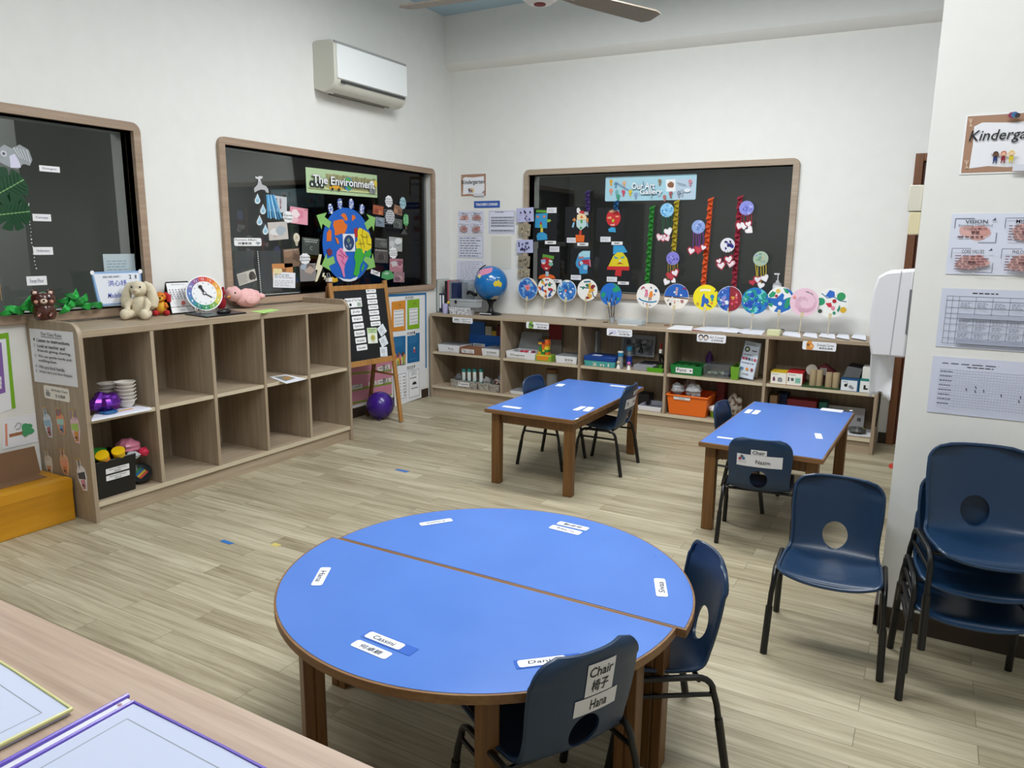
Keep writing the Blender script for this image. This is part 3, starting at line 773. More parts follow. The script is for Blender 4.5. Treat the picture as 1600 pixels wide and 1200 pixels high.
# whiteboard propped in the window corner
pl = Plane((.045, 0, 0), (0, 1, 0), (.0, 0, 1))
a = Art(pl, 0); P4 = [(141, 425), (218, 423), (222, 473), (153, 478)]
a.poly(P4, col('#8fb4e0', .4), t=.012); x0, y0 = pl.P(143, 477); x1, y1 = pl.P(219, 424); a.bb = (pl.P(150, 0)[0], y0, x1, y1)
a.poly([(144, 428), (215.5, 426), (219, 470.5), (156, 475)], col('#e9eef8', .25))
for u, v in ((142, 426), (217, 424)): a.circ(u, v, 3.4, WHITE)
a.text('洪心妤', 166, 438, 196, 446, col('#3a4fb4'), .004); a.text('Madeline', 166, 458, 192, 464, col('#3a4fb4'), .002, .2)
a.scrib(158, 430, 196, 434, 1, col('#9aa0ad')); a.text('2', 199, 429, 203, 435, INK); a.text('8', 208, 429, 211, 435, INK)
a.done('whiteboard', 'small blue-framed whiteboard with blue handwriting propped behind the cream bunny', 'whiteboard')
# leaf garland on the frame ledge
t = thing('leaf_garland', 'garland of bright green curled paper leaves along the left window ledge', 'garland', (.03, -4.2, 1.07))
LG = [col(c, .45) for c in ('#1f9a3a', '#2cb24a', '#178534')]
for i, (u, v) in enumerate([(6, 488), (14, 482), (24, 486), (32, 480), (38, 474), (50, 468), (58, 462), (64, 474), (96, 470), (104, 478), (112, 464), (118, 472), (126, 468), (96, 484), (108, 462), (128, 478), (44, 482), (145, 476)]):
    p = on(u, v, 0, .045); d = random.choice((-1, 1)); L = .1 if u < 130 else .11; w = .021; mb = MB()
    ang = random.uniform(-.4, .9) if u < 130 else -.2
    def lf(a_, b_, p=p, L=L, w=w, ang=ang, i=i):
        q = (a_-.3)*L; curl = .034*math.sin(a_*PI*1.3)+.012*(1 if i % 2 else -1)*a_; ww = w*math.sin(PI*min(1, a_*1.02+.03))*(b_-.5)*2
        return (p.x+curl+.004*abs(b_-.5), p.y+q*math.cos(ang)-ww*math.sin(ang), max(1.068, p.z+q*math.sin(ang)+ww*math.cos(ang)))
    mb.grid(lf, 8, 4, LG[i % 3]); cmb(mb, 'leaf', t, solid=.0015)
mb = MB().tube([on(u, v, 0, .04) for u, v in ((-6, 490), (20, 486), (45, 480), (70, 478), (100, 478), (130, 479))], .004, LG[2]); cmb(mb, 'stem', t)
# brown bear pot on the shelf end
p = on(72, 499, 1, LY0+.03); p.z = 1.095; p.x = min(.15, max(.1, p.x))
t = thing('bear_pot', 'small glossy brown bear ornament on the near top corner of the left shelf', 'ornament', p)
BR = col('#4a2115', .25, 0, .3); BRL = col('#c98f7d', .4)
cmb(MB().lathe([(.0, 0), (.046, .002), (.056, .03), (.054, .062), (.047, .078), (.0, .08)], p, BR, 28), 'body', t)
cmb(MB().lathe([(.0, .074), (.05, .078), (.06, .1), (.058, .125), (.045, .142), (.0, .148)], p, BR, 28), 'head', t)
for s in (-1, 1):
    c = p+Vector((.02*s, .03*s, .145)); cmb(MB().ball(c, .019, BR).ball(c+Vector((.012, -.008, 0)), .011, col('#e7c9b8', .4)), 'ear', t)
    c = p+Vector((.046+.012*s, -.026+.024*s, .028)); cmb(MB().ball(c, (.018, .014, .02), BR).ball(c+Vector((.012, -.007, 0)), .006, BRL), 'paw', t)
cmb(MB().ball(p+Vector((.05, -.026, .103)), (.016, .018, .014), col('#e6cdbb', .4)).ball(p+Vector((.064, -.033, .107)), (.005, .006, .005), INK), 'muzzle', t)
for s in (-1, 1): cmb(MB().ball(p+Vector((.051+.013*s, -.027+.023*s, .12)), .005, INK).ball(p+Vector((.046+.017*s, -.024+.031*s, .1)), .01, BRL), 'eye', t)

# ---- things on top of the left shelf
ZT = 1.055
def plush_bunny():
    p = on(222, 497, 2, ZT); p.x = .155; p.y = on(222, 470, 0, .17).y
    t = thing('plush_bunny', 'cream plush bunny with long drooping ears sitting on the left shelf', 'soft toy', p)
    C = wood('cream_plush', 0, '#cbbfa3', '#d8cdb2', '#e3d9c2', 3, .9); F = Vector((.58, -.815, 0)); S = Vector((.815, .58, 0)); Z = Vector((0, 0, 1))
    P = lambda f, s, z: p+F*f+S*s+Z*z
    def ch(m, n): return cmb(m, n, t)
    ch(MB().ball(P(0, 0, .075), (.055, .055, .075), C, 24, 16), 'body')
    ch(MB().ball(P(.012, 0, .18), (.05, .05, .047), C, 24, 16).ball(P(.045, 0, .168), (.026, .026, .022), C), 'head')
    for s in (-1, 1):
        m = MB(); m.tube([P(-.005, .03*s, .215), P(.0, .055*s, .2), P(.005, .072*s, .16), P(.012, .08*s, .11), P(.018, .076*s, .075), P(.02, .07*s, .06)], [.012, .02, .026, .031, .026, .006], C, 14); ch(m, 'ear')
        m = MB(); m.tube([P(.02, .045*s, .115), P(.05, .06*s, .085), P(.066, .055*s, .06)], [.018, .021, .014], C, 12).ball(P(.066, .055*s, .058), .017, C); ch(m, 'arm')
        m = MB(); m.tube([P(.01, .035*s, .035), P(.06, .05*s, .03), P(.1, .055*s, .03)], [.03, .027, .026], C, 12).ball(P(.105, .056*s, .034), (.028, .028, .032), C); ch(m, 'leg')
        ch(MB().ball(P(.055, .024*s, .193), .006, INK), 'eye')
    ch(MB().ball(P(.072, 0, .172), (.006, .006, .005), col('#caa79a', .6)), 'nose')
plush_bunny()
def small_plush():
    p = Vector((.07, on(249, 475, 0, .07).y+.01, ZT))
    t = thing('plush_toy', 'small orange and yellow plush toy with red ears beside the cream bunny', 'soft toy', p)
    OR = col('#d97a1e', .8); YE = col('#e8b43a', .8); RD = col('#b51f26', .8); F = Vector((.8, -.6, 0)); S = Vector((.6, .8, 0)); Z = Vector((0, 0, 1)); P = lambda f, s, z: p+F*f+S*s+Z*z
    cmb(MB().ball(P(0, 0, .05), (.032, .032, .045), YE), 'body', t); cmb(MB().ball(P(.01, 0, .115), (.034, .034, .032), OR).ball(P(.036, 0, .106), (.018, .018, .015), YE), 'head', t)
    cmb(MB().ball(P(.054, 0, .112), .006, INK), 'nose', t)
    for s in (-1, 1):
        cmb(MB().tube([P(0, .025*s, .14), P(.0, .046*s, .12), P(.01, .05*s, .085)], [.01, .018, .012], RD), 'ear', t)
        cmb(MB().tube([P(.01, .025*s, .075), P(.03, .036*s, .05)], [.011, .01], OR), 'arm', t)
        cmb(MB().tube([P(.01, .02*s, .016), P(.055, .032*s, .016)], [.015, .014], RD).ball(P(.06, .033*s, .02), .018, RD), 'leg', t)
        cmb(MB().ball(P(.04, .014*s, .127), .004, INK), 'eye', t)
small_plush()
# desk calendar
O = Vector((.125, on(302, 460, 0, .12).y, ZT))
R_ = Vector((.08, .997, 0)).normalized(); B_ = Vector((-.997, .08, 0)).normalized()
t = thing('desk_calendar', 'white spiral desk calendar on a black stand between soft toy and teaching clock', 'calendar', O)
Uc = (Vector((0, 0, 1))*.97+B_*.24).normalized(); O2 = O-R_*.165+Vector((0, 0, .004))
pl = Plane(O2, R_, Uc)
a = Art(pl, 0); a.bb = (0, 0, .165, .205); a.rect(0, 0, .165, .205, BLACK, .003, False, .003); cmb(a, 'stand_front', t)
a = Art(pl, .0035); a.bb = (.004, .045, .163, .2); a.rect(*a.bb, WHITE, .002, False, .001)
rt(a, 'SEPTEMBER 2021', .2, .05, .8, .1, GREY, 0)
for r in range(6):
    for c in range(7):
        if (r, c) < (1, 5) and r < 1: continue
        rb(a, .06+c*.132, .17+r*.095, .06+c*.132+.055, .17+r*.095+.05, col('#8c8f99'))
rc(a, .5, .87, .014, '#b2574f'); rs(a, .08, .8, .36, .9, 3, GREY, .2); cmb(a, 'calendar_page', t)
a = Art(pl, .0035); a.bb = (.004, .006, .163, .042); a.rect(*a.bb, WHITE, .002, False, .001); rt(a, '2021', .4, .35, .6, .7, GREY); cmb(a, 'year_strip', t)
m = MB()
for i in range(22): w = O2+R_*(.01+i*.0069)+Uc*.205; m.lathe([(.005, -.0012), (.006, 0), (.005, .0012)], (w.x, w.y, w.z), INK, 8, 1)
cmb(m, 'spiral', t)
back = Art(Plane(O2+B_*.097, R_, (Vector((0, 0, 1))*.97-B_*.23)), 0); back.rect(0, 0, .165, .205, BLACK, .003, False, .003); cmb(back, 'stand_back', t)
# teaching clock
O = on(320, 490, 2, ZT); O.x -= .01; O.x = .2; O.y = on(319, 465, 0, .2).y; pl = Plane(O+Vector((0, 0, .13)), (.38, .925, 0), (-.22, .09, .97)); pl.U = (pl.U-pl.R*pl.U.dot(pl.R)).normalized(); pl.N = pl.R.cross(pl.U)
t = thing('teaching_clock', 'round teaching clock with a rainbow hour ring on the left shelf', 'clock', O)
a = Art(pl, 0); a.circ(0, 0, .115, WHITE, False, .012, 48)
RB = ['#d4473f', '#e0703c', '#e9a33b', '#efc64a', '#d8cf57', '#7cae4f', '#2f9460', '#2b8f86', '#3d86a8', '#5b7fc0', '#7a73b5', '#8d5a93']
for k in range(12):
    p0 = PI/2-2*PI*(k-.5)/12; p1 = PI/2-2*PI*(k+.5)/12; n = 5
    ar = [p0+(p1-p0)*i/n for i in range(n+1)]
    a.h = .0125; a.poly([(.108*math.cos(w), .108*math.sin(w)) for w in ar]+[(.078*math.cos(w), .078*math.sin(w)) for w in ar[::-1]], RB[k], False)
a.h = .013
for k in range(1, 13):
    w = PI/2-2*PI*k/12; x, y = .093*math.cos(w), .093*math.sin(w); a.h = .013; a.text(str(k), x-.008, y-.008, x+.008, y+.008, WHITE, .01, 0, False, True)
for k in range(12):
    w = PI/2-2*PI*k/12; x, y = .066*math.cos(w), .066*math.sin(w); a.h = .013; a.circ(x, y, .004, '#a7adb5', False)
cmb(a, 'dial', t)
a = Art(pl, .0145); a.line([(0, 0), (-.02, .04)], .014, INK, False); a.circ(-.021, .042, .012, INK, False); cmb(a, 'hour_hand', t)
a = Art(pl, .0155); a.line([(0, 0), (.045, -.03)], .006, INK, False); a.circ(0, 0, .011, INK, False); a.circ(0, 0, .006, WHITE, False); cmb(a, 'minute_hand', t)
m = MB().tube([pl.W(-.03, -.075, -.002), pl.W(-.045, -.106, -.02)], .004, BLACK).tube([pl.W(.03, -.075, -.002), pl.W(.045, -.106, -.02)], .004, BLACK); cmb(m, 'stand', t)
# black tablet with earphones and a computer mouse
pA, pB, pC, pD = [on(u, v, 2, ZT) for u, v in ((289, 492), (323, 497), (385, 490), (352, 485))]
c = (pA+pC)/2; t = thing('writing_tablet', 'thin black writing tablet lying in front of the teaching clock', 'tablet', c)
m = MB().prism([(q.x, q.y) for q in (pA, pB, pC, pD)], 2, ZT+.0005, ZT+.009, BLACK); cmb(m, 'slab', t, .002)
m = MB().prism([(c.x+(q.x-c.x)*.86, c.y+(q.y-c.y)*.86) for q in (pA, pB, pC, pD)], 2, ZT+.009, ZT+.0098, col('#4a4c55', .3)); cmb(m, 'screen', t)
p = on(350, 490, 2, ZT+.01); p.z = ZT+.0105
t = thing('computer_mouse', 'black computer mouse lying on the black writing tablet', 'mouse', p)
cmb(MB().ball(p+Vector((0, 0, .012)), (.03, .052, .02), BLACK, 24, 12, lambda q: Vector((q.x, q.y, max(q.z, p.z)))), 'shell', t)
cmb(MB().tube([p+Vector((0, -.03, .027)), p+Vector((0, -.042, .023))], .004, col('#2c2c30')), 'wheel', t)
pts = [(302, 480), (306, 488), (309, 478), (313, 490), (316, 480), (320, 488), (312, 484), (305, 490), (318, 491), (330, 491)]
t = tag(MB().tube([on(u, v, 2, ZT+.014)*.0+Vector((on(u, 490, 2, ZT+.012).x, on(u, 490, 2, ZT+.012).y, ZT+.014+(490-v)*.0042)) for u, v in pts], .003, BLACK, 8).build('earphone_cable', None, on(312, 490, 2, ZT+.012)), 'tangled black cable heaped on the left end of the writing tablet', 'cable')
def chick():
    p = on(380, 481, 2, ZT); p.x = .09; p.y = on(380, 470, 0, .11).y-.0; S = Vector((.2, .98, 0)); F = Vector((.98, -.2, 0)); Z = Vector((0, 0, 1)); P = lambda f, s, z: p+F*f+S*s+Z*z
    t = thing('plush_chick', 'fluffy pink plush bird lying near the far end of the left shelf', 'soft toy', p); PK = wood('pink_plush', 0, '#e0a7a7', '#ebb8b6', '#f4cbc7', 3, .95)
    def bump(q): 
        k = 1+.05*math.sin(q.x*90)*math.sin(q.y*80)*math.sin(q.z*85); return p+(q-p)*k
    cmb(MB().ball(P(0, .05, .071), (.062, .105, .066), PK, 28, 18, bump), 'body', t)
    cmb(MB().ball(P(.01, -.058, .103), (.056, .056, .052), PK, 24, 14, bump), 'head', t)
    cmb(MB().ball(P(.01, .145, .08), (.035, .03, .022), PK), 'tail', t); cmb(MB().ball(P(.058, .05, .06), (.012, .055, .03), PK), 'wing', t)
    cmb(MB().tube([P(.035, -.1, .092), P(.04, -.13, .086)], [.011, .001], col('#e39a4a', .6)), 'beak', t)
    cmb(MB().ball(P(.06, -.074, .116), .006, INK), 'eye', t)
chick()
p = Vector((.06, on(349, 468, 0, .06).y-.02, ZT+.001))
t = thing('plush_toy', 'crimson plush toy slumped between the teaching clock and the pink bird', 'soft toy', p); RD = col('#8e1524', .95)
cmb(MB().ball(p+Vector((0, 0, .05)), (.035, .035, .05), RD), 'body', t); cmb(MB().ball(p+Vector((.005, 0, .115)), (.028, .03, .028), RD), 'head', t)
for s in (-1, 1): cmb(MB().ball(p+Vector((.0, .022*s, .14)), (.01, .01, .016), RD), 'ear', t)
a = Art(planez(ZT), .0004); a.poly([(391, 487), (424, 483), (438, 484.5), (412, 490)], '#b3e07d', t=.0008); a.done('green_paper', 'bright green slip of paper lying beside the pink plush bird', 'paper')

# ================================================================ the near end of the left shelf
EP = planey(LY0)
a = Art(EP); a.poly([(46, 513), (114, 519), (122.5, 605), (55, 596)], PAPER); a.bb = a.box2(48, 514, 119, 602)
rt(a, 'Our Class Rules', .26, .03, .78, .10, INK, .008); rl(a, [(.26, .125), (.78, .125)], .003, INK)
for i, (n, s) in enumerate((('1', 'Listen to instructions.'), ('2', "Look at teacher and"), ('', 'friends giving sharing.'), ('3', 'We use gentle hands and'), ('', 'walking feet.'), ('4', 'We are kind hands.'), ('5', 'Always share and show Respect'))):
    g = (.17, .28, .38, .49, .58, .70, .80)[i]
    if n: rt(a, n, .06, g, .09, g+.055, INK, .005)
    rt(a, s, .15, g, min(.97, .15+.036*len(s)), g+.065, INK, .016)
a.done('class_rules_poster', 'handwritten white class rules poster taped to the near end of the left shelf', 'poster')
a = sheet(EP, 68.5, 601, 110, 629, col('#f0ede4', .6), .012); rt(a, 'Birthday Chart', .32, .18, .95, .42, INK, .005); rt(a, '生日图表', .45, .56, .85, .8, INK, .004)
rb(a, .08, .5, .24, .8, col('#8d8d8d')); rl(a, [(.12, .5), (.12, .3)], .004, INK); rl(a, [(.19, .5), (.19, .3)], .004, INK); a.done('birthday_sign', 'white Birthday Chart label under the class rules poster', 'sign')
def cake(u, v, w, h, cs, rot, label):
    a = Art(EP); x, y = EP.P(u, v); k = EP.P(u, v-1)[1]-y; W, H = w*k, h*k
    a.poly([(x-W*.5, y-H*.12), (x-W*.46, y+H*.16), (x-W*.2, y+H*.27), (x+W*.2, y+H*.28), (x+W*.47, y+H*.18), (x+W*.52, y-H*.1), (x+W*.26, y-H*.5), (x-W*.22, y-H*.48)], cs[0], False)
    a.poly([(x-W*.42, y+.06*H), (x+W*.42, y+.1*H), (x+W*.4, y-.14*H), (x-W*.4, y-.12*H)], cs[1], False)
    a.poly([(x-W*.2, y-.16*H), (x+W*.28, y-.14*H), (x+W*.2, y-.44*H), (x-W*.16, y-.44*H)], cs[2], False)
    for i, q in enumerate((-.25, -.05, .18)): a.line([(x+q*W, y+.2*H), (x+(q+.04)*W, y+.46*H)], W*.07, cs[3+i % 2], False); a.circ(x+(q+.05)*W, y+.49*H, W*.05, '#e6b94a', False)
    a.circ(x+W*.04, y-.34*H, W*.12, '#4a3a33', False); a.circ(x+W*.04, y-.37*H, W*.07, '#d9a98a', False)
    spin(a, rot); a.done('birthday_cutout', label, 'paper cut-out', 'birthday cake cut-outs')
cake(75, 660, 20, 46, ('#d3dde8', '#9cc1d8', '#b56b72', '#cfe2ef', '#8fb6cf'), 8, 'pale blue paper cake cut-out at upper left of the birthday chart')
cake(95, 658, 22, 40, ('#e39a72', '#a7d0c6', '#7fa3c9', '#c94f4f', '#4f7fb9'), 6, 'orange and blue paper cupcake cut-out in the middle of the upper row')
cake(118, 666, 22, 52, ('#e6c3cf', '#a9cf66', '#d9973f', '#b68cc4', '#efe07a'), 4, 'pink and green paper cake cut-out nearest the shelf front, upper row')
cake(76, 722, 20, 36, ('#e8ddcb', '#f2ead9', '#e0a36b', '#eee3d0', '#dccab0'), 5, 'cream and orange paper cupcake cut-out at lower left, above the yellow box')
cake(101, 722, 22, 40, ('#e3b58f', '#e9a083', '#d98b59', '#f2d9c8', '#c77f5f'), 4, 'peach paper cake cut-out in the middle of the lower row')
cake(128.5, 742, 22, 48, ('#e9e6ea', '#4b4f59', '#d793ac', '#f4f4f4', '#9aa0aa'), 10, 'white and pink paper cake cut-out lowest by the shelf\'s front edge')
# posters on the wall beside it
a = Art(LWALL); a.poly([(-40, 527), (13, 519), (24, 637), (-30, 656)], PAPER)
a.poly([(-40, 527), (12, 519.5), (13.2, 528), (-40, 536)], '#7cb51a'); a.poly([(8, 521), (12.5, 519.5), (24, 637), (18, 639)], '#7cb51a')
a.poly([(-34, 541), (1.5, 535), (8, 613), (-30, 624)], '#8862ae')
for i in range(3): a.rect(-12, 590+i*6.5, 2, 594+i*6.5, '#e8e2f2')
a.done('purple_poster', 'purple and white poster with a bright green border left of the shelf', 'poster')
a = Art(LWALL); a.poly([(2, 655), (55, 646), (59, 690), (4, 702)], PAPER); a.line([(9, 662), (10, 697)], .012, '#e0967e'); a.line([(14, 681), (40, 675)], .018, '#a5714e')
for i in range(7): a.blob(38+random.uniform(0, 10), 672+random.uniform(-6, 6), 5, '#4aa36e')
a.line([(22, 668), (27, 660), (32, 662), (30, 669), (24, 671)], .003, '#6f7786'); a.done('child_drawing', 'child\'s drawing of a green tree on white paper low on the left wall', 'drawing')

# ================================================================ cardboard boxes on the floor
KRAFT = col('#7d5f43', .8); YT = wood('yellow_taped_card', 1, '#a8730a', '#bd830c', '#c88f1c', 1.2, .45, 20)
t = thing('cardboard_box', 'cardboard box wrapped in yellow tape with a raised brown flap beside the shelf', 'box', (.18, -4.5, 0))
bx0, bx1, by0, by1, bh = .035, .322, -4.86, -4.188, .236
cmb(MB().box((bx0, by0, 0), (bx1, by1, bh), YT), 'body', t, .004)
m = MB().box((bx0+.001, by0, bh+.0005), (.19, by1-.06, bh+.004), KRAFT); cmb(m, 'inner_flap', t)
m = MB().add([(.085, by0, bh+.003), (.085, by1-.035, bh+.003), (.05, by1-.035, bh+.15), (.05, by0, bh+.15), (.079, by0, bh+.003), (.079, by1-.035, bh+.003), (.044, by1-.035, bh+.15), (.044, by0, bh+.15)], [(0, 1, 2, 3), (7, 6, 5, 4), (1, 5, 6, 2), (3, 2, 6, 7), (0, 4, 5, 1), (0, 3, 7, 4)], KRAFT); cmb(m, 'raised_flap', t)
m = MB().box((bx1+.0002, by0, bh-.05), (bx1+.0012, by1, bh-.0), col('#c48a16', .3)).box((bx1-.06, by0, bh+.0004), (bx1, by1, bh+.0012), col('#cf9520', .3)); cmb(m, 'tape_strip', t)

# ================================================================ inside the left shelf
a = Art(planez(LMZ), .0004); a.poly([(143, 659), (232, 642), (238, 639), (215, 634), (150, 640)], PAPER, t=.003); a.poly([(143, 657), (205, 645), (235, 638), (200, 637), (150, 646)], '#dfe0ee', t=.002)
a.done('paper_pile', 'pile of white and lilac paper in the nearest upper bay of the left shelf', 'paper')
BOWL = col('#dcd7cf', .5)
def bowls(u, v, x, n, z0, lab):
    p = on(u, v, 0, x)
    for i in range(n):
        z = z0+.0205*i
        m = MB().lathe([(.0, .0012), (.027, .001), (.038, .014), (.047, .036), (.0535, .044), (.0565, .0445), (.0565, .048), (.050, .0475), (.044, .036), (.035, .016), (.026, .004), (0, .004)], (p.x, p.y, z), BOWL, 28)
        tag(m.build('paper_bowl', None, (p.x, p.y, z)), lab % ('%s' % (('lowest', 'second lowest', 'third lowest', 'fourth lowest', 'fifth lowest', 'topmost')[i if i < n-1 else 5])), 'bowl', 'paper bowls in the left shelf')
bowls(198.5, 640, .36, 6, LMZ+.007, 'white paper bowl, %s in the front stack by the foil bag')
bowls(172, 636, .21, 5, LMZ+.0055, 'white paper bowl, %s in the rear stack behind the foil bag')
def crumple(name, label, cat, c, R, m, seed=1, amp=.35, parent=None, seg=18, rings=12):
    rnd = random.Random(seed); ph = [rnd.uniform(0, 6) for _ in range(6)]; fr_ = [rnd.uniform(3, 9) for _ in range(6)]
    c = Vector(c)
    def fn(q):
        d = (q-c); u = Vector((d.x/R[0], d.y/R[1], d.z/R[2])); k = 1+amp*(.4*math.sin(fr_[0]*u.x+ph[0])+.4*math.sin(fr_[1]*u.y+ph[1])+.35*math.sin(fr_[2]*u.z+ph[2])+.3*math.sin(fr_[3]*(u.x+u.y)+ph[3])+rnd.uniform(-.35, .35))*.6
        q = c+d*k; q.z = max(q.z, c.z-R[2]); return q
    mb = MB().ball(c, R, m, seg, rings, fn)
    if parent: return cmb(mb, name, parent, sharp=18)
    return tag(mb.build(name, None, c, sharp=12), label, cat)
p = on(165, 632, 0, .37); crumple('foil_bag', 'crumpled shiny purple foil bag lying beside the paper bowls', 'bag', (.37, p.y-.005, LMZ+.06), (.07, .085, .052), col('#6b2fa0', .22, .75), 3)
p = on(176, 640, 0, .43); t = thing('scissors', 'blue handled scissors lying on the paper in front of the bowls', 'scissors', (p.x, p.y, LMZ+.008))
BLS = col('#1d5c94', .4)
for s in (-1, 1):
    m = MB(); lp = [(p.x-.006+.016*math.sin(w)+.017*s, p.y-.02+.036*math.cos(w), LMZ+.014) for w in [2*PI*k/16 for k in range(17)]]; m.tube(lp, .006, BLS, 8, False); cmb(m, 'handle', t)
cmb(MB().box((p.x-.004, p.y+.02, LMZ+.0085), (p.x+.006, p.y+.12, LMZ+.0115), col('#d9a05c', .4)), 'blade', t)
a = Art(planez(LMZ), .0004); a.poly([(421, 590), (447, 586), (478, 593), (447, 600)], PAPER, t=.004); a.poly([(428, 590), (447, 588), (462, 592), (446, 597)], '#8a8f8a'); a.poly([(440, 591), (452, 589), (458, 592), (446, 595)], '#b58d5a')
a.done('magazine', 'open printed magazine in the fourth upper bay of the left shelf', 'magazine')
# black bin of modelling dough
q0 = on(152, 788, 0, .43); q1 = on(211, 770, 0, .43); y0, y1 = LY0+.034, q1.y; zt = .11+.215
t = thing('storage_bin', 'black plastic bin with two white labels in the lowest near bay of the left shelf', 'bin', (.35, (y0+y1)/2, .1105))
cmb(MB().tray((.2, y0, .111), (.455, y1+.012, zt), BLACKM, .004, .012), 'tub', t, .004)
for i, (g0, g1, s1, s2) in enumerate(((.048, .078, 'Sensory Materials', '感官材料'), (.088, .118, 'Sand Play', '玩沙'))):
    a = Art(Plane((.4565, y0, zt), (0, 1, 0), (.056, 0, 1)), .0002); w = y1-y0; a.bb = (w*.27, -g1, w*.85, -g0); a.rect(*a.bb, col('#e4e4e6'), .003, False, .001); rt(a, s1, .14, .15, .86, .45, INK, .004); rt(a, s2, .35, .55, .65, .88, INK, .002); cmb(a, 'label', t)
YC = col('#e0b612', .35); YO = col('#d98a1a', .35)
for (u, v, c, lab, rot) in ((163, 722, YO, 'orange and yellow dough tub lying in the black bin, left one', .5), (186.5, 716, YC, 'bright yellow dough tub lying in the black bin, right one', .35)):
    p = on(u, v-4, 0, .425); tt = thing('dough_tub', lab, 'tub', p, 0, 'modelling dough tubs')
    for nm, prof, mm in (('tub', [(0, -.035), (.024, -.035), (.028, .02), (.028, .032)], c), ('lid', [(.0295, .024), (.031, .026), (.031, .038), (.0, .038)], YC)):
        m = MB(); m.M = Matrix.Translation(p) @ Matrix.Rotation(.4, 4, 'Y') @ Matrix.Rotation(rot, 4, 'X'); m.lathe([(r*1.12, h*1.12) for r, h in prof], (0, 0, 0), mm, 22); cmb(m, nm, tt)
p = on(200, 698, 0, .33); crumple('craft_bag', 'pink speckled bag of craft bits heaped in the black bin', 'bag', (p.x, p.y, p.z), (.06, .065, .05), col('#c97a92', .3), 5, .25)
p = on(224, 706, 0, .4); crumple('balloon_piece', 'small red crumpled balloon on the black bin\'s far rim', 'balloon', (p.x, p.y+.0, p.z), (.03, .03, .026), col('#c42848', .25), 8, .2)
p = on(207, 712, 0, .42); crumple('clear_bag', 'clear crinkled plastic bag at the far end of the black bin', 'bag', p, (.03, .045, .022), clear('crinkly_plastic', '#dfe3e4', .5, .1), 9, .3)
p = on(148, 712, 0, .33); t = tag(MB().lathe([(0, -.02), (.05, -.018), (.058, .02), (.062, .03), (.0, .03)], p, col('#3aa83e', .35), 24).build('green_pot', None, p), 'bright green round pot at the near end of the black bin', 'pot')
p = on(220, 772, 0, .36); m = MB(); m.M = Matrix.Translation((p.x, p.y+.012, .11+.055)) @ Matrix.Rotation(.55, 4, 'X') @ Matrix.Rotation(.6, 4, 'Y')
m.lathe([(0, 0), (.045, .004), (.062, .012), (.062, .015), (.044, .009), (0, .006)], (0, 0, 0), col('#252b2c', .3), 28)
for k, c in enumerate(('#2f8f4f', '#1f6fb0', '#d6b12c', '#c94a34')): m.box((-.03+k*.015, -.03, .007), (-.017+k*.015, .03, .0095), col(c))
tag(m.build('paint_plate', None, (p.x, p.y+.012, .165)), 'paint-stained palette leaning behind the black bin', 'palette')
# ================================================================ display on the middle (left wall) window; Z() takes enlarged-view coordinates
def EZ(X, Y): return (320+X/4.2105, 200+Y/4.2105)
def ez(L): return [EZ(*p) for p in L]
DW = G_LW
def esheet(X0, Y0, X1, Y1, m=PAPER, r=.004, h0=.0008): return sheet(DW, *EZ(X0, Y0), *EZ(X1, Y1), m, r, h0=h0)
a = Art(DW, .002); a.poly(ez([(660, 257), (1130, 311), (1133, 459), (668, 424)]), col('#b9d3a6', .4)); a.bb = a.box2(*EZ(664, 284), *EZ(1131, 440))
x0, y0, x1, y1 = a.bb
rp(a, [(.25, .0), (1, 0.02), (.99, .95), (.25, .95)], '#a9a878')
for i in range(16): rb(a, .26+i*.045, .02+.06*math.sin(i*2), .26+i*.045+.03, .62, col('#8f8f66' if i % 2 else '#9c9a70'))
rp(a, [(.02, .86), (.98, .86), (.98, .97), (.02, .97)], '#c9d398')
rc(a, .555, .5, (y1-y0)*.42, '#3f8fc9', None, 32); rp(a, [(.5, .2), (.56, .1), (.6, .3), (.57, .5), (.52, .45)], '#59a84f'); rp(a, [(.55, .55), (.61, .5), (.6, .75), (.56, .9), (.53, .7)], '#4f9e4a')
for i in range(3): rb(a, .03+i*.062, .56, .085+i*.062, .92, col('#25302c')); rc(a, .057+i*.062, .74, .011, '#dfe6e0'); rb(a, .035+i*.062, .5, .08+i*.062, .56, col('#34443d'))
rp(a, [(.28, .78), (.31, .76), (.335, .66), (.40, .66), (.425, .76), (.45, .8), (.45, .9), (.28, .9)], '#e0a72c'); rc(a, .32, .9, .012, INK); rc(a, .41, .9, .012, INK)
rc(a, .95, .3, .026, '#e8c735'); a.blob(x0+(x1-x0)*.9, y1-(y1-y0)*.28, .03, '#f2f5f2', False, None, 14, .1, 8, .018)
rb(a, .86, .6, .9, .95, col('#8b9299')); rb(a, .91, .7, .95, .95, col('#7d848c'))
rt(a, 'The Environment', .055, .14, .945, .68, col('#3d463e'), .06); rt(a, 'The Environment', .06, .15, .94, .66, WHITE, .02)
a.done('environment_sign', 'wide green title sign reading The Environment at the window\'s top', 'sign')
for (X, Y, s, r, w) in ((826, 531, '关', 12, 'first'), (887, 497, '爱', 4, 'second'), (961, 498, '地', -3, 'third'), (1031, 534, '球', -10, 'last')):
    a = Art(DW, .002); u, v = EZ(X, Y); a.blob(u, v, 4.6, WHITE, True, None, 16, .12, None, 8); x, y = DW.P(u, v); a.text(s, x-.036, y-.038, x+.036, y+.038, col('#3a5db3'), .01, 0, False); spin(a, r)
    a.done('character_card', 'white cut-out with the blue character %s above the paper earth' % s, 'letter card', 'Chinese title characters')
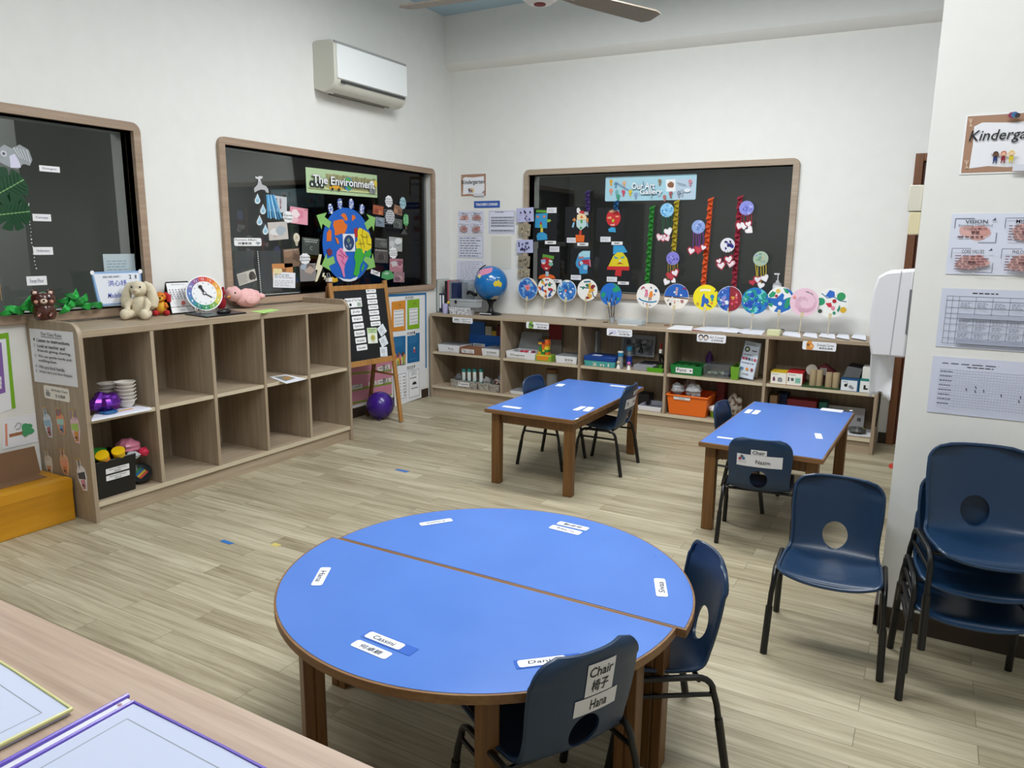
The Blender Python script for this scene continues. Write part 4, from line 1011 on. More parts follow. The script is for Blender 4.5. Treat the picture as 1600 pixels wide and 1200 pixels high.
# paper earth
a = Art(DW, .004); pts = []
for k in range(72):
    w = 2*PI*k/72; pts.append(EZ(931+160*math.cos(w)-10*math.sin(w), 768-243*math.sin(w)*1.0))
a.poly(pts, col('#1763c4', .5), t=.004)
OR = '#e2711f'; YL = '#ecd51f'; GR = '#3fae3a'; PN = '#e585b4'
for c, L in ((OR, [(843, 612), (870, 604), (905, 600), (915, 625), (934, 640), (925, 672), (912, 700), (890, 694), (868, 705), (850, 706), (848, 668), (838, 640)]), (OR, [(888, 572), (910, 558), (926, 575), (936, 602), (920, 612), (905, 590)]), (OR, [(962, 573), (980, 575), (988, 592), (962, 614)]),
             (OR, [(796, 690), (815, 664), (828, 680), (826, 742), (796, 746)]), (YL, [(1000, 672), (1012, 655), (1046, 672), (1072, 690), (1090, 735), (1090, 790), (1072, 812), (1048, 806), (1040, 838), (1018, 835), (1012, 800), (990, 792), (985, 755), (998, 740)]),
             ('#b3222a', [(974, 664), (998, 655), (1000, 716), (980, 722)]), (PN, [(862, 812), (885, 788), (918, 800), (920, 830), (938, 852), (918, 890), (910, 930), (916, 982), (905, 978), (888, 920), (864, 870), (858, 838)]),
             (GR, [(985, 800), (1005, 790), (1028, 795), (1030, 815), (1046, 832), (1030, 880), (1015, 905), (1008, 960), (990, 978), (970, 962), (978, 930), (985, 882), (975, 850)]), (GR, [(1045, 822), (1080, 795), (1090, 830), (1072, 852), (1046, 845)]), (GR, [(1022, 925), (1040, 890), (1044, 905), (1028, 948)]), (OR, [(846, 715), (868, 728), (876, 755), (866, 765)]), ('#7b2a3c', [(793, 800), (815, 790), (832, 812), (824, 838), (803, 838)]), ('#eef2f6', [(868, 980), (905, 992), (950, 995), (1000, 975), (985, 1000), (945, 1010), (905, 1006)])):
    a.poly(ez(L), c)
for L in ([(1015, 700), (1040, 720), (1070, 712)], [(1030, 660), (1028, 720), (1042, 790)], [(1055, 690), (1060, 760), (1088, 770)], [(1000, 760), (1040, 760)], [(1010, 730), (1022, 790)]): a.line(ez(L), .005, '#8e7f1c')
for L in ([(870, 830), (905, 850), (890, 880)], [(880, 800), (900, 830), (930, 850)], [(895, 880), (915, 900)]): a.line(ez(L), .005, '#b9528a')
a.done('paper_earth', 'big blue paper earth with coloured continents in the middle of the window', 'collage')
a = esheet(900, 696, 982, 812, col('#e9edf2', .5), .003, .011); x0, y0, x1, y1 = a.bb; a.circ((x0+x1)/2, (y0+y1)/2, (x1-x0)*.43, '#27406e', False, None, 28, (y1-y0)*.44); rp(a, [(.3, .35), (.5, .2), (.6, .4), (.45, .55)], '#6f8b7a'); rp(a, [(.5, .6), (.7, .55), (.6, .8)], '#8da0a4'); rp(a, [(.2, .6), (.35, .7), (.3, .8)], '#b9c4cf')
a.done('earth_photo', 'small photo of the real earth stuck on the paper earth\'s middle', 'photo')
def arrow(A, B, w, label):
    a = Art(DW, .010); (x0, y0), (x1, y1) = DW.P(*EZ(*A)), DW.P(*EZ(*B)); d = Vector((x1-x0, y1-y0)); L = d.length; d /= L; n = Vector((-d.y, d.x)); q = Vector((x0, y0))
    p = [q+n*w*.4, q+d*L*.5+n*w*.4, q+d*L*.45+n*w, q+d*L, q+d*L*.45-n*w, q+d*L*.5-n*w*.4, q-n*w*.4]
    a.poly([tuple(z) for z in p], '#8cc46c', False, .002); a.done('green_arrow', label, 'arrow', 'green paper arrows')
arrow((818, 640), (728, 574), .075, 'light green paper arrow pointing up and left from the paper earth')
arrow((1052, 650), (1116, 590), .085, 'light green paper arrow pointing up and right from the paper earth')
arrow((845, 865), (762, 905), .075, 'light green paper arrow pointing down and left from the paper earth')
arrow((1046, 850), (1115, 915), .085, 'light green paper arrow pointing down and right from the paper earth')
a = Art(DW, .002); FG = col('#b9bcbd', .4)
a.poly(ez([(322, 398), (345, 372), (350, 350), (368, 350), (374, 372), (400, 382), (416, 405), (418, 428), (402, 424), (394, 408), (370, 404), (345, 412), (326, 424)]), FG)
a.poly(ez([(328, 318), (345, 322), (358, 316), (380, 320), (372, 334), (362, 334), (364, 352), (350, 352), (348, 336), (332, 332)]), col('#d5d8d8', .4))
a.done('faucet_cutout', 'grey paper water tap at the upper left of the middle window', 'paper cut-out')
for X, Y, w in ((345, 466, 'just under the paper tap'), (381, 534, 'second below the paper tap'), (358, 607, 'third below the paper tap'), (397, 668, 'lowest, beside the hand photo')):
    a = Art(DW, .002); p = [(0, -34), (8, -14), (17, 6), (18, 18), (10, 30), (0, 34), (-11, 30), (-18, 18), (-17, 4), (-7, -16)]
    a.poly(ez([(X+x, Y+y) for x, y in p]), WHITE); a.poly(ez([(X+x*.8, Y+y*.84) for x, y in p]), '#a9d3e6'); a.line(ez([(X-7, Y+8), (X+7, Y+6)]), .004, '#6f93a8'); a.line(ez([(X-7, Y+16), (X+7, Y+14)]), .004, '#6f93a8')
    a.done('water_drop', 'pale blue paper water drop, %s' % w, 'paper cut-out', 'paper water drops')
def photo(X0, Y0, X1, Y1, cs, label, rot=0, text=None, name='photo_print', h0=.0008, seed=0):
    a = esheet(X0, Y0, X1, Y1, cs[0], .002, h0); rnd = random.Random(seed+X0)
    for c in cs[1:]:
        f, g = rnd.uniform(.15, .8), rnd.uniform(.2, .8); x0, y0, x1, y1 = a.bb
        a.poly([(x0+(x1-x0)*min(.97, max(.03, f+.3*math.cos(w)*rnd.uniform(.6, 1.2))), y0+(y1-y0)*min(.97, max(.03, g+.26*math.sin(w)*rnd.uniform(.6, 1.2)))) for w in [2*PI*k/9 for k in range(9)]], c, False)
    if text:
        for s, f0, g0, f1, g1, c in text: rt(a, s, f0, g0, f1, g1, col(c), .006)
    if rot: spin(a, rot)
    return a.done(name, label, 'photo', 'window photos and clippings')
photo(404, 441, 540, 556, ('#c9cdd2', '#a9bac6', '#dfe3e6'), 'pale photo with vertical Chinese writing behind the blue paper streamers', -3, [('节\n约\n用\n水', .42, .16, .52, .8, '#3a2a3a'), ('爱\n惜\n水\n源', .62, .12, .72, .78, '#8f3038')])
photo(557, 520, 678, 634, ('#e39aac', '#efbfc9', '#d9839b', '#f3dfe2'), 'pink piggy bank photo right of the save water cloud', -4, [('..', .8, .05, .95, .12, '#333333')])
photo(414, 616, 547, 736, ('#c9c2bd', '#b79f92', '#e0dedd', '#a8b4bd'), 'photo of hands in water below the save water cloud', 4)
photo(636, 722, 752, 832, ('#3d443f', '#4b544d'), 'dark green photo with white print left of the paper earth', -4, [('TURN OFF THE LIGHTS', .08, .08, .92, .15, '#e6e8e4'), ('WHEN NOT IN USE', .15, .2, .85, .27, '#e6e8e4'), ('C', .45, .5, .6, .72, '#9aa59c')])
photo(515, 794, 626, 912, ('#7d6350', '#96785f', '#5f4a3c'), 'brown photo with white caption left of the save electricity cloud', 4, [('Switch off the lights', .08, .05, .9, .12, '#f0ece6')])
photo(622, 892, 733, 1005, ('#8a8585', '#a3b3c2', '#6f5f58', '#b9a597'), 'greyish photo with a blue triangle below the save electricity cloud', 0)
photo(440, 893, 580, 985, ('#c98a52', '#d9a86e', '#8f5f3f', '#e8d9a5'), 'orange newspaper photo in the clear sleeve', 0)
a = esheet(445, 952, 595, 1046, PAPER, .002, .002); rs(a, .06, .1, .94, .4, 3); rs(a, .06, .5, .94, .92, 4, col('#a3a7ad'), .3); spin(a, -4); a.done('news_clipping', 'white printed clipping overlapping the orange newspaper photo', 'clipping', 'window photos and clippings')
a = esheet(212, 945, 338, 1018, col('#c9c6bd', .7), .002, .002); rs(a, .04, .1, .6, .9, 8, col('#77746c'), .4, 7); rc(a, .78, .45, .028, '#4a4642'); rc(a, .72, .6, .02, '#3b3835'); rc(a, .86, .62, .02, '#55504b'); spin(a, 12); a.done('news_clipping', 'tilted newspaper cutting with a dark picture at the window\'s bottom left', 'clipping', 'window photos and clippings')
def cloud(X, Y, w, h, m, lines, label, name='cloud_label', c='#2f3038'):
    a = Art(DW, .006); u, v = EZ(X, Y); a.blob(u, v, w/2/4.21, m, True, None, 30, .1, 9, h/2/4.21); n = len(lines)
    x, y = DW.P(u, v); k = (DW.P(u, v-1)[1]-y)/4.21; hh = h*k*.62/n; kx = (DW.P(u+1, v)[0]-x)/4.21
    for i, s in enumerate(lines): yy = y+h*k*.31-hh*(i+.5); a.text(s, x-w*kx*.33, yy-hh*.36, x+w*kx*.33, yy+hh*.36, col(c), .006, .15, False)
    a.done(name, label, 'label', 'cloud-shaped labels')
cloud(543, 585, 88, 74, WHITE, ('Save', 'Water'), 'white cloud label reading Save Water')
cloud(655, 860, 92, 70, WHITE, ('Save', 'Electricity'), 'white cloud label reading Save Electricity')
cloud(1207, 483, 76, 74, WHITE, ('What is', 'climate', 'change?'), 'white cloud label asking about climate change, upper right of the window')
cloud(1299, 494, 66, 76, col('#a9cbd3'), ('气候', '变化'), 'pale blue cloud label beside the climate question', c='#4d7f92')
cloud(1236, 822, 84, 72, WHITE, ('How do we', 'reduce', 'pollution?'), 'white cloud label lower right of the paper earth')
for i, (X, L) in enumerate(((404, 150), (412, 156), (420, 150), (428, 158), (437, 160), (446, 152))):
    a = Art(DW, .006); a.poly(ez([(X-4, 440), (X+6, 438), (X+14+i*9, 440+L), (X+5+i*9, 442+L)]), ('#4d9fd4', '#7fc0e6', '#3d8cc4', '#9fd3ee', '#2f7fb8', '#6cb4de')[i]); a.done('paper_streamer', ('pale' if i % 2 else 'deep')+' blue paper streamer hanging beside the water drops, number %d from the left' % (i+1) if 0 else ['leftmost', 'second', 'third', 'fourth', 'fifth', 'rightmost'][i]+' blue paper strip of the streamer bunch beside the water drops', 'streamer', 'blue paper streamers')
a = Art(DW, .003); a.circ(*EZ(601, 722), 28/4.21, '#d9d2bb', ry=31/4.21); a.poly(ez([(588, 745), (612, 745), (608, 776), (596, 776)]), '#b9b3a0'); a.line(ez([(592, 735), (600, 712), (608, 735)]), .004, '#8a836d'); a.done('bulb_cutout', 'cream paper light bulb above the brown photo', 'paper cut-out')
for L, lab in (([(748, 830), (765, 832), (752, 900), (775, 905), (735, 1008), (722, 1012), (738, 935), (722, 930)], 'large cream paper lightning bolt left of the paper earth'), ([(772, 955), (784, 952), (780, 972), (796, 974), (780, 1000), (783, 980), (768, 978)], 'small cream paper lightning bolt under the paper earth')):
    a = Art(DW, .006); a.poly(ez(L), '#e9e2c3'); a.done('lightning_cutout', lab, 'paper cut-out', 'paper lightning bolts')
a = esheet(188, 722, 370, 776, WHITE, .012, .004); rt(a, 'Current Affairs', .02, .12, .82, .36, INK, .006); rt(a, '时事新闻', .14, .52, .62, .86, INK, .01); rp(a, [(.76, .62), (.86, .45), (.97, .6), (.87, .88)], '#9aa0a8'); spin(a, 0); a.done('current_affairs_sign', 'white rounded sign reading Current Affairs on the left of the middle window', 'sign')
SL = clear('clear_sleeve', '#d4d6d6', .05, .08)
for X0, X1, lab in ((192, 332, 'left'), (358, 508, 'right')):
    a = esheet(X0, 808, X1, 1072, SL, .002, .0004); a.done('plastic_sleeve', 'clear plastic sleeve taped under the Current Affairs sign, %s of the two' % lab, 'plastic sleeve', 'clear sleeves')
a = Art(DW, .002); a.line(ez([(344, 806), (362, 1086)]), .012, col('#3a3c3c')); a.c = DW.P(*EZ(352, 950))
for i in range(20): a.circ(*EZ(345+i*.9, 815+i*14), .9, WHITE)
a.done('binding_strip', 'dark punched strip with white dots between the clear sleeves', 'strip')
photo(1105, 508, 1174, 572, ('#a85a3c', '#c97f52', '#8a3f2c'), 'small reddish photo left of the climate cloud', -4)
photo(1242, 508, 1298, 572, ('#8f6a55', '#b58a6a', '#6f4f40'), 'small brown photo below the pale blue cloud', -8)
photo(1122, 586, 1182, 650, ('#7d8a99', '#9aabb9', '#5f6d7c'), 'small blue grey photo below the reddish photo', -3)
photo(1240, 596, 1298, 660, ('#59605c', '#717a72', '#454a48'), 'small dark grey photo left of the green tree cut-out', -5)
photo(1116, 724, 1200, 790, ('#4d504d', '#6a6d68'), 'dark photo right of the paper earth', -3, [('Factories', .1, .08, .8, .18, '#d6d8d4')])
photo(1210, 718, 1298, 810, ('#a9acac', '#c9cccb', '#7f8486', '#dde0e0'), 'grey photo of floating ice above the pollution cloud', -3)
photo(1114, 796, 1205, 886, ('#4f4a48', '#6b5c58', '#383533'), 'dark photo with a white caption left of the pollution cloud', -3, [('Pollution', .08, .06, .9, .16, '#e4e4e0')])
photo(1214, 860, 1302, 945, ('#b07a86', '#d3a3ac', '#8f5a68', '#c9c4c8'), 'pinkish photo below the pollution cloud', -3)
photo(1240, 950, 1312, 1012, ('#9a7a82', '#c4a3a0', '#7b5b66'), 'mauve crowd photo at the window\'s lower right', -3)
a = Art(DW, .004); a.circ(*EZ(1216, 585), 48/4.21, col('#c9ccd0', .5)); x, y = DW.P(*EZ(1216, 585)); a.scrib(x-.085, y-.07, x+.085, y+.07, 7, col('#6f737b'), False, .4, 4); a.done('round_note', 'round grey note covered in print among the climate photos', 'note')
a = Art(DW, .004); a.blob(*EZ(1320, 606), 28/4.21, '#3f9e55', True, None, 24, .2, 8, 40/4.21); a.rect(*EZ(1314, 640), *EZ(1326, 668), '#5c4a37'); x, y = DW.P(*EZ(1320, 606)); a.text('绿', x-.04, y-.04, x+.04, y+.05, col('#9fd6a6'), .004, 0, False); a.done('tree_cutout', 'green paper tree at the right side of the middle window', 'paper cut-out')
a = Art(DW, .003); a.poly(ez([(1310, 664), (1332, 700), (1286, 698)]), '#4a4d4c'); a.done('triangle_cutout', 'dark grey paper triangle below the green paper tree', 'paper cut-out')
a = Art(DW, .004); a.poly(ez([(1092, 928), (1150, 950), (1148, 978), (1088, 956)]), WHITE); a.text('Trees', *EZ(1100, 940), *EZ(1140, 962), INK, .006); a.done('word_tag', 'small tilted white word tag at the paper earth\'s lower right', 'tag')
a = Art(DW, .004); a.poly(ez([(1158, 985), (1164, 950), (1190, 936), (1222, 940), (1242, 968), (1238, 990), (1200, 1000)]), '#4f9e62'); a.poly(ez([(1170, 960), (1190, 946), (1212, 952), (1200, 966)]), '#a9cbb0'); a.done('bush_cutout', 'green paper bush cut-out at the window\'s lower right', 'paper cut-out')
a = Art(DW, .006); a.poly(ez([(815, 985), (835, 978), (850, 988), (868, 985), (872, 1008), (845, 1016), (822, 1010)]), '#dcae24'); a.done('star_cutout', 'yellow paper cut-out under the paper earth by the easel top', 'paper cut-out')

# ================================================================ chalkboard easel
EF = Vector((.462, -1.459, 0)); ER = Vector((.1, .995, 0)).normalized(); EN0 = Vector((.995, -.1, 0)); EU = (Vector((0, 0, 1.206))-EN0*.165).normalized()
EPL = Plane(EF, ER, EU); EPL.U = (EPL.U-EPL.R*EPL.U.dot(EPL.R)).normalized(); EPL.N = EPL.R.cross(EPL.U)
t = thing('easel', 'honey wood easel with a black board of white cards by the left wall', 'easel', (.3, -1.75, 0))
HE = EPL.P(600, 438)[1]; AL = max(EPL.P(516, 450)[0], -.60); 
def ebar(a0, b0, a1, b1, w, d0=-.011, d1=.011, m=BEECH):
    mb = MB(); p, q = Vector((a0, b0)), Vector((a1, b1)); d = (q-p).normalized(); n = Vector((-d.y, d.x))*w/2; c = [p+n, p-n, q-n, q+n]
    vs = [EPL.W(z.x, z.y, d0) for z in c]+[EPL.W(z.x, z.y, d1) for z in c]
    return mb.add(vs, [(0, 1, 2, 3), (7, 6, 5, 4), (0, 4, 5, 1), (1, 5, 6, 2), (2, 6, 7, 3), (3, 7, 4, 0)], m)
w_ = .036
cmb(ebar(0, .006, 0, HE, w_), 'front_leg', t, .002); cmb(ebar(AL, .006, AL, HE, w_), 'front_leg', t, .002)
b0 = EPL.P(611, 560)[1]; b1 = EPL.P(596, 447)[1]
cmb(ebar(AL+w_/2, b1, -w_/2, b1, .04), 'top_rail', t, .002); cmb(ebar(AL+w_/2, b0, -w_/2, b0, .045), 'bottom_rail', t, .002)
cmb(MB().add([EPL.W(x, y, z) for z in (-.004, .004) for x, y in ((AL+.019, b0+.024), (-.019, b0+.024), (-.019, b1-.021), (AL+.019, b1-.021))], [(3, 2, 1, 0), (4, 5, 6, 7), (0, 1, 5, 4), (1, 2, 6, 5), (2, 3, 7, 6), (3, 0, 4, 7)], col('#101317', .55)), 'chalkboard', t)
for a_ in (0, AL):
    top = EPL.W(a_, HE-.02, -.02); foot = EPL.W(a_, 0)-EN0*.40; foot.z = .003
    if foot.x < .035: foot.x = .035
    d = foot-top; mb = MB(); s = ER*.017; f = EN0*.010
    vs = [top+s+f, top-s+f, top-s-f, top+s-f, foot+s+f, foot-s+f, foot-s-f, foot+s-f]
    cmb(mb.add(vs, [(0, 1, 2, 3), (7, 6, 5, 4), (0, 4, 5, 1), (1, 5, 6, 2), (2, 6, 7, 3), (3, 7, 4, 0)], wood('dark_beech', 2, '#5d3a16', '#74491d', '#84572a')), 'rear_leg', t, .002)
    zf = EPL.P(605, 588)[1]; p = EPL.W(a_, zf, -.015); q = top+(foot-top)*((top.z-zf-.0)/(top.z-foot.z)); cmb(MB().tube([p, q], .010, BEECH, 6), 'side_brace', t)
zf = EPL.P(560, 590)[1]; q0 = EPL.W(AL, zf, -.05); q1 = EPL.W(0, zf, -.05)
rl_ = lambda a_: EPL.W(a_, HE-.02, -.02)+((EPL.W(a_, 0)-EN0*.40)-EPL.W(a_, HE-.02, -.02))*.5
cmb(MB().tube([rl_(AL), rl_(0)], .013, BEECH, 6), 'rear_rail', t)
# white metal clip at the easel's top left
p = EPL.W(AL, HE+.01, .0); tag(MB().box(p+Vector((-.02, -.02, 0)), p+Vector((.012, .02, .03)), col('#dcd9d2', .3)).tube([p+Vector((0, -.012, .03)), p+Vector((-.01, -.014, .065)), p+Vector((-.012, .012, .065)), p+Vector((0, .012, .03))], .003, col('#c9c9c9', .2, .9)).build('binder_clip', None, p), 'white binder clip on the easel\'s top left corner', 'clip')
def XZ(X, Y): return (490+X/4.8, 430+Y/4.8)
def ecard(X0, Y0, X1, Y1, s, label, grp, m=WHITE, rot=0):
    c = EPL.P(*XZ((X0+X1)/2, (Y0+Y1)/2)); w = abs(EPL.P(*XZ(X1, (Y0+Y1)/2))[0]-EPL.P(*XZ(X0, (Y0+Y1)/2))[0]); h = abs(EPL.P(*XZ((X0+X1)/2, Y0))[1]-EPL.P(*XZ((X0+X1)/2, Y1))[1])
    a = sheet(EPL, c[0]-w/2, c[1]-h/2, c[0]+w/2, c[1]+h/2, m, .006, 0, False, h0=.0046)
    if s: rt(a, s, .14, .3, .86, .72, INK, .008)
    if rot: spin(a, rot)
    return a.done('word_card', label, 'word card', grp) if label else a
for i, d in enumerate(('Monday', 'Tuesday', 'Wednesday', 'Thursday', 'Friday', 'Saturday', 'Sunday')):
    X = 389+i*6; Y = 101+i*41; ecard(X, Y, X+74, Y+33, d, 'white card reading %s on the black easel board' % d, 'day cards')
for i, d in enumerate(('July', 'August', 'September', 'October', 'November', 'December')):
    X = 276+i*8.6; Y = 254+i*53.5; ecard(X, Y, X+80, Y+42, d, 'white card reading %s on the black easel board' % d, 'month cards')
a = ecard(232, 172, 358, 242, None, None, None); rt(a, 'Months of The Year', .02, .1, .98, .38, INK, .006); rb(a, .7, .5, .95, .92, col('#b9c7bb')); rs(a, .72, .55, .93, .88, 4, col('#6f7f74')); rc(a, .3, .7, .012, INK); a.done('months_card', 'white rounded Months of The Year card at the board\'s top', 'sign')
a = ecard(401, 394, 474, 512, None, None, None, col('#e9efe6')); rb(a, 0.02, .02, .98, .36, col('#b9d6a0'), .005); rt(a, 'The weather', .12, .06, .88, .16, INK, .004); rt(a, 'today is', .25, .2, .75, .3, INK, .004); rc(a, .52, .64, .026, '#b9b75e'); rs(a, .36, .56, .66, .72, 3, col('#7a7a3c')); rt(a, 'cloudy', .35, .88, .7, .94, INK, .004); spin(a, -3); a.done('weather_card', 'green and white weather card low on the easel board', 'card')
for X, Y, r, w in ((509, 412, 28, 'upper'), (521, 496, 20, 'middle'), (522, 574, -4, 'lowest')):
    a = ecard(X-27, Y-36, X+27, Y+36, None, None, None, col('#dfe6ee')); rs(a, .2, .2, .8, .65, 6, col('#7f8894')); rt(a, 'snow', .35, .8, .65, .88, INK, .004); spin(a, r); a.done('weather_tile', 'small pale picture card near the board\'s right edge, %s of three' % w, 'card', 'picture tiles on the easel')

# ================================================================ balloon ball and posters by the easel
BC = on(594, 633, 0, .22); BRd = .0965
BC = Vector((.225, on(594, 632, 0, .225).y, BRd)); 
t = thing('balloon', 'purple balloon resting on the floor behind the easel leg', 'balloon', (BC.x, BC.y, 0))
cmb(MB().ball((BC.x, BC.y, .123), (.12, .122, .12), col('#3a1680', .3, 0, .2), 32, 20), 'body', t)
cmb(MB().lathe([(.004, 0), (.012, .012), (.004, .02)], (BC.x+.05, BC.y-.075, .006), col('#26104f', .4), 12), 'knot', t)
def XP(X, Y): return (550+X/6, 450+Y/6)
def wsheet(X0, Y0, X1, Y1, m=PAPER, r=.002, h0=.0006): return sheet(LWALL, *XP(X0, Y0), *XP(X1, Y1), m, r, h0=h0)
a = Art(LWALL, .0006); a.poly([XP(-30, 92), XP(690, 62), XP(690, 925), XP(-30, 925)], col('#e9ebef'), t=.001); a.done('backing_sheet', 'large white backing paper of the calendar display right of the easel', 'backing paper')
a = Art(LWALL, .0028); a.poly([XP(-20, 80), XP(692, 44), XP(692, 62), XP(-20, 104)], '#1f6fa8', t=.001); a.h = .0028; a.poly([XP(682, 44), XP(694, 44), XP(698, 748), XP(686, 750)], '#1f6fa8'); a.done('border_strip', 'bright blue paper border over the calendar display', 'border')
def cal(X0, Y0, X1, Y1, c, label):
    a = Art(LWALL, .0034); a.poly([XP(X0, Y0), XP(X1, Y0-16), XP(X1, Y1-14), XP(X0, Y1)], c); a.bb = a.box2(*XP(X0+3, Y0-2), *XP(X1-3, Y1-12)); rb(a, .1, .28, .9, .84, WHITE)
    for r in range(5):
        for q in range(6): rb(a, .14+q*.125, .31+r*.105, .20+q*.125, .34+r*.105, GREY)
    rt(a, '华文', .4, .08, .62, .16, col('#5d5a3a'), .004); a.done('month_sheet', label, 'poster', 'calendar display sheets')
cal(368, 130, 498, 410, '#d98c2b', 'orange calendar sheet in the top row right of the easel')
cal(516, 116, 628, 390, '#84b51f', 'lime green calendar sheet in the top row near the corner')
for X0, Y0, X1, Y1, k, lab in ((378, 460, 498, 735, 1, 'blue poster with cartoon children in the middle row next to the easel'), (516, 432, 630, 706, 0, 'plain blue poster with a small red figure in the middle row near the corner')):
    a = Art(LWALL, .0034); a.poly([XP(X0, Y0), XP(X1, Y0-14), XP(X1, Y1-20), XP(X0, Y1)], '#16669b'); a.bb = a.box2(*XP(X0+3, Y0), *XP(X1-3, Y1-14))
    rs(a, .15, .06, .85, .34, 6, col('#4f93c0'), .3)
    if k:
        for i, c in enumerate(('#d9a83c', '#c94f5e', '#e0c35a', '#8f5a3c', '#d97f9a', '#e6d06a', '#5a3f30', '#c98b4a')): rc(a, .12+.11*i, .6+.08*(i % 3), .018, c); rp(a, [(.06+.11*i, .68+.06*(i % 3)), (.17+.11*i, .68+.06*(i % 3)), (.16+.11*i, .95), (.07+.11*i, .95)], ('#b23a58', '#e2d8c2', '#7fae4a', '#d6a93a')[i % 4])
    else: rc(a, .55, .5, .012, '#e0c9b0'); rp(a, [(.48, .55), (.64, .55), (.6, .66), (.5, .66)], '#c03a48'); rs(a, .1, .82, .9, .88, 1, col('#4f93c0'), .3)
    a.done('story_poster', lab, 'poster', 'calendar display sheets')
a = Art(planex(.0132), 0); a.poly([XP(385, 800), XP(640, 750), XP(650, 1026), XP(400, 1112)], col('#e9ebef'), t=.001); a.done('backing_sheet', 'lower white backing paper reaching down over the skirting by the easel', 'backing paper')
W2P = planex(.0145)
for X0, Y0, X1, Y1, lab in ((425, 805, 512, 1062, 'white word worksheet in the bottom row nearest the easel leg'), (525, 772, 636, 1040, 'white picture worksheet with a car in the bottom row near the corner')):
    a = Art(W2P, .0006); a.poly([XP(X0, Y0), XP(X1, Y0-18), XP(X1, Y1-30), XP(X0, Y1)], '#f0f1f6'); a.bb = a.box2(*XP(X0+3, Y0+4), *XP(X1-3, Y1-34)); border(a, .004, col('#3f4a68'), .004)
    if 'word' in lab:
        for r in range(7): rs(a, .15, .12+r*.12, .4, .16+r*.12, 1, INK); rs(a, .6, .12+r*.12, .9, .18+r*.12, 1, INK)
    else: rs(a, .25, .05, .75, .2, 3, GREY); rs(a, .12, .26, .88, .32, 1, INK); rp(a, [(.32, .5), (.42, .44), (.6, .44), (.7, .5), (.7, .54), (.32, .54)], INK); rs(a, .2, .64, .85, .7, 1, INK)
    a.done('worksheet', lab, 'poster', 'calendar display sheets')
for X, Y, s in ((532, 90, '华文月历'), (548, 424, '华文故事'), (548, 744, '华文生字')):
    a = Art(LWALL, .006); u, v = XP(X, Y); a.bb = a.box2(*XP(X-42, Y-14), *XP(X+42, Y+14)); a.rect(*a.bb, WHITE, .004, False); rt(a, s, .04, .1, .96, .9, INK, .02); a.done('heading_strip', 'narrow black-lettered Chinese heading reading %s on the calendar display' % s, 'sign', 'Chinese headings')
a = Art(LWALL, .0006); a.poly([XP(-60, 705), XP(372, 668), XP(372, 998), XP(-60, 1120)], col('#c9849a', .6)); 
for L in ([(-60, 800), (372, 762), (372, 776), (-60, 818)], [(-60, 958), (372, 880), (372, 898), (-60, 980)], [(-60, 1085), (372, 990), (372, 1004), (-60, 1104)]): a.poly([XP(*p) for p in L], '#7f9a2c')
for L in ([(236, 742), (352, 712), (352, 762), (236, 786)], [(236, 864), (362, 838), (362, 880), (236, 908)], [(150, 884), (228, 868), (228, 908), (150, 924)], [(-10, 912), (92, 896), (92, 938), (-10, 956)]): a.poly([XP(*p) for p in L], '#dcd8d2')
for s, X0, Y0, X1, Y1 in (('一家人', 252, 728, 340, 766), ('一群人', 252, 856, 346, 888), ('个人', 165, 880, 215, 910), ('一个', 20, 908, 78, 940)): a.text(s, *XP(X0, Y0), *XP(X1, Y1), col('#3a3f3a'), .003)
a.done('pink_word_poster', 'pink and green Chinese word poster on the wall behind the easel legs', 'poster')
# ================================================================ teacher's corner on the back wall
def zf(u0, v0, s):
    f = lambda X, Y: (u0+X/s, v0+Y/s)
    return f
def zs(pl, f, X0, Y0, X1, Y1, m=PAPER, r=.002, h0=.0008, t=.0015): return sheet(pl, *f(X0, Y0), *f(X1, Y1), m, r, h0=h0, t=t)
CZf = zf(680, 250, 4.6125)
def kinder(a, s, txt=True):
    x0, y0, x1, y1 = a.bb; W = x1-x0; H = y1-y0
    rb(a, .02, .025, .98, .975, col('#a9846b')); 
    rp(a, [(.1, .2), (.18, .14), (.5, .17), (.9, .13), (.93, .5), (.92, .88), (.5, .9), (.3, .87), (.1, .9), (.11, .5)], col('#edeff5'))
    for q in ((.05, .12), (.06, .82)): 
        for i in range(4): rl(a, [(q[0]-.02+i*.015, q[1]-.06), (q[0]+.03-i*.01, q[1]+.08)], W*.006, col('#d9bfa9'))
    rt(a, 'Kindergarten', .06, .27, .93, .5, INK, .006, .22); kids(a, .36, .7, W*.085, KIDC)
    rp(a, [(.86, .88), (.93, .76), (.96, .79), (.89, .92)], col('#8a5a3f')); rp(a, [(.55, .87), (.92, .87), (.97, .975), (.55, .975)], col('#d9dce6'))
a = zs(BWALL, CZf, 183, 102, 370, 262, WHITE); kinder(a, 1); a.done('kindergarten_poster', 'small brown bordered Kindergarten poster near the room corner', 'poster')
a = zs(BWALL, CZf, 281, 297, 466, 343, col('#2f5cb0', .5)); rt(a, "TEACHER'S CORNER", .07, .3, .93, .7, WHITE, .03); a.done('corner_sign', "blue sign reading TEACHER'S CORNER on the back wall", 'sign')
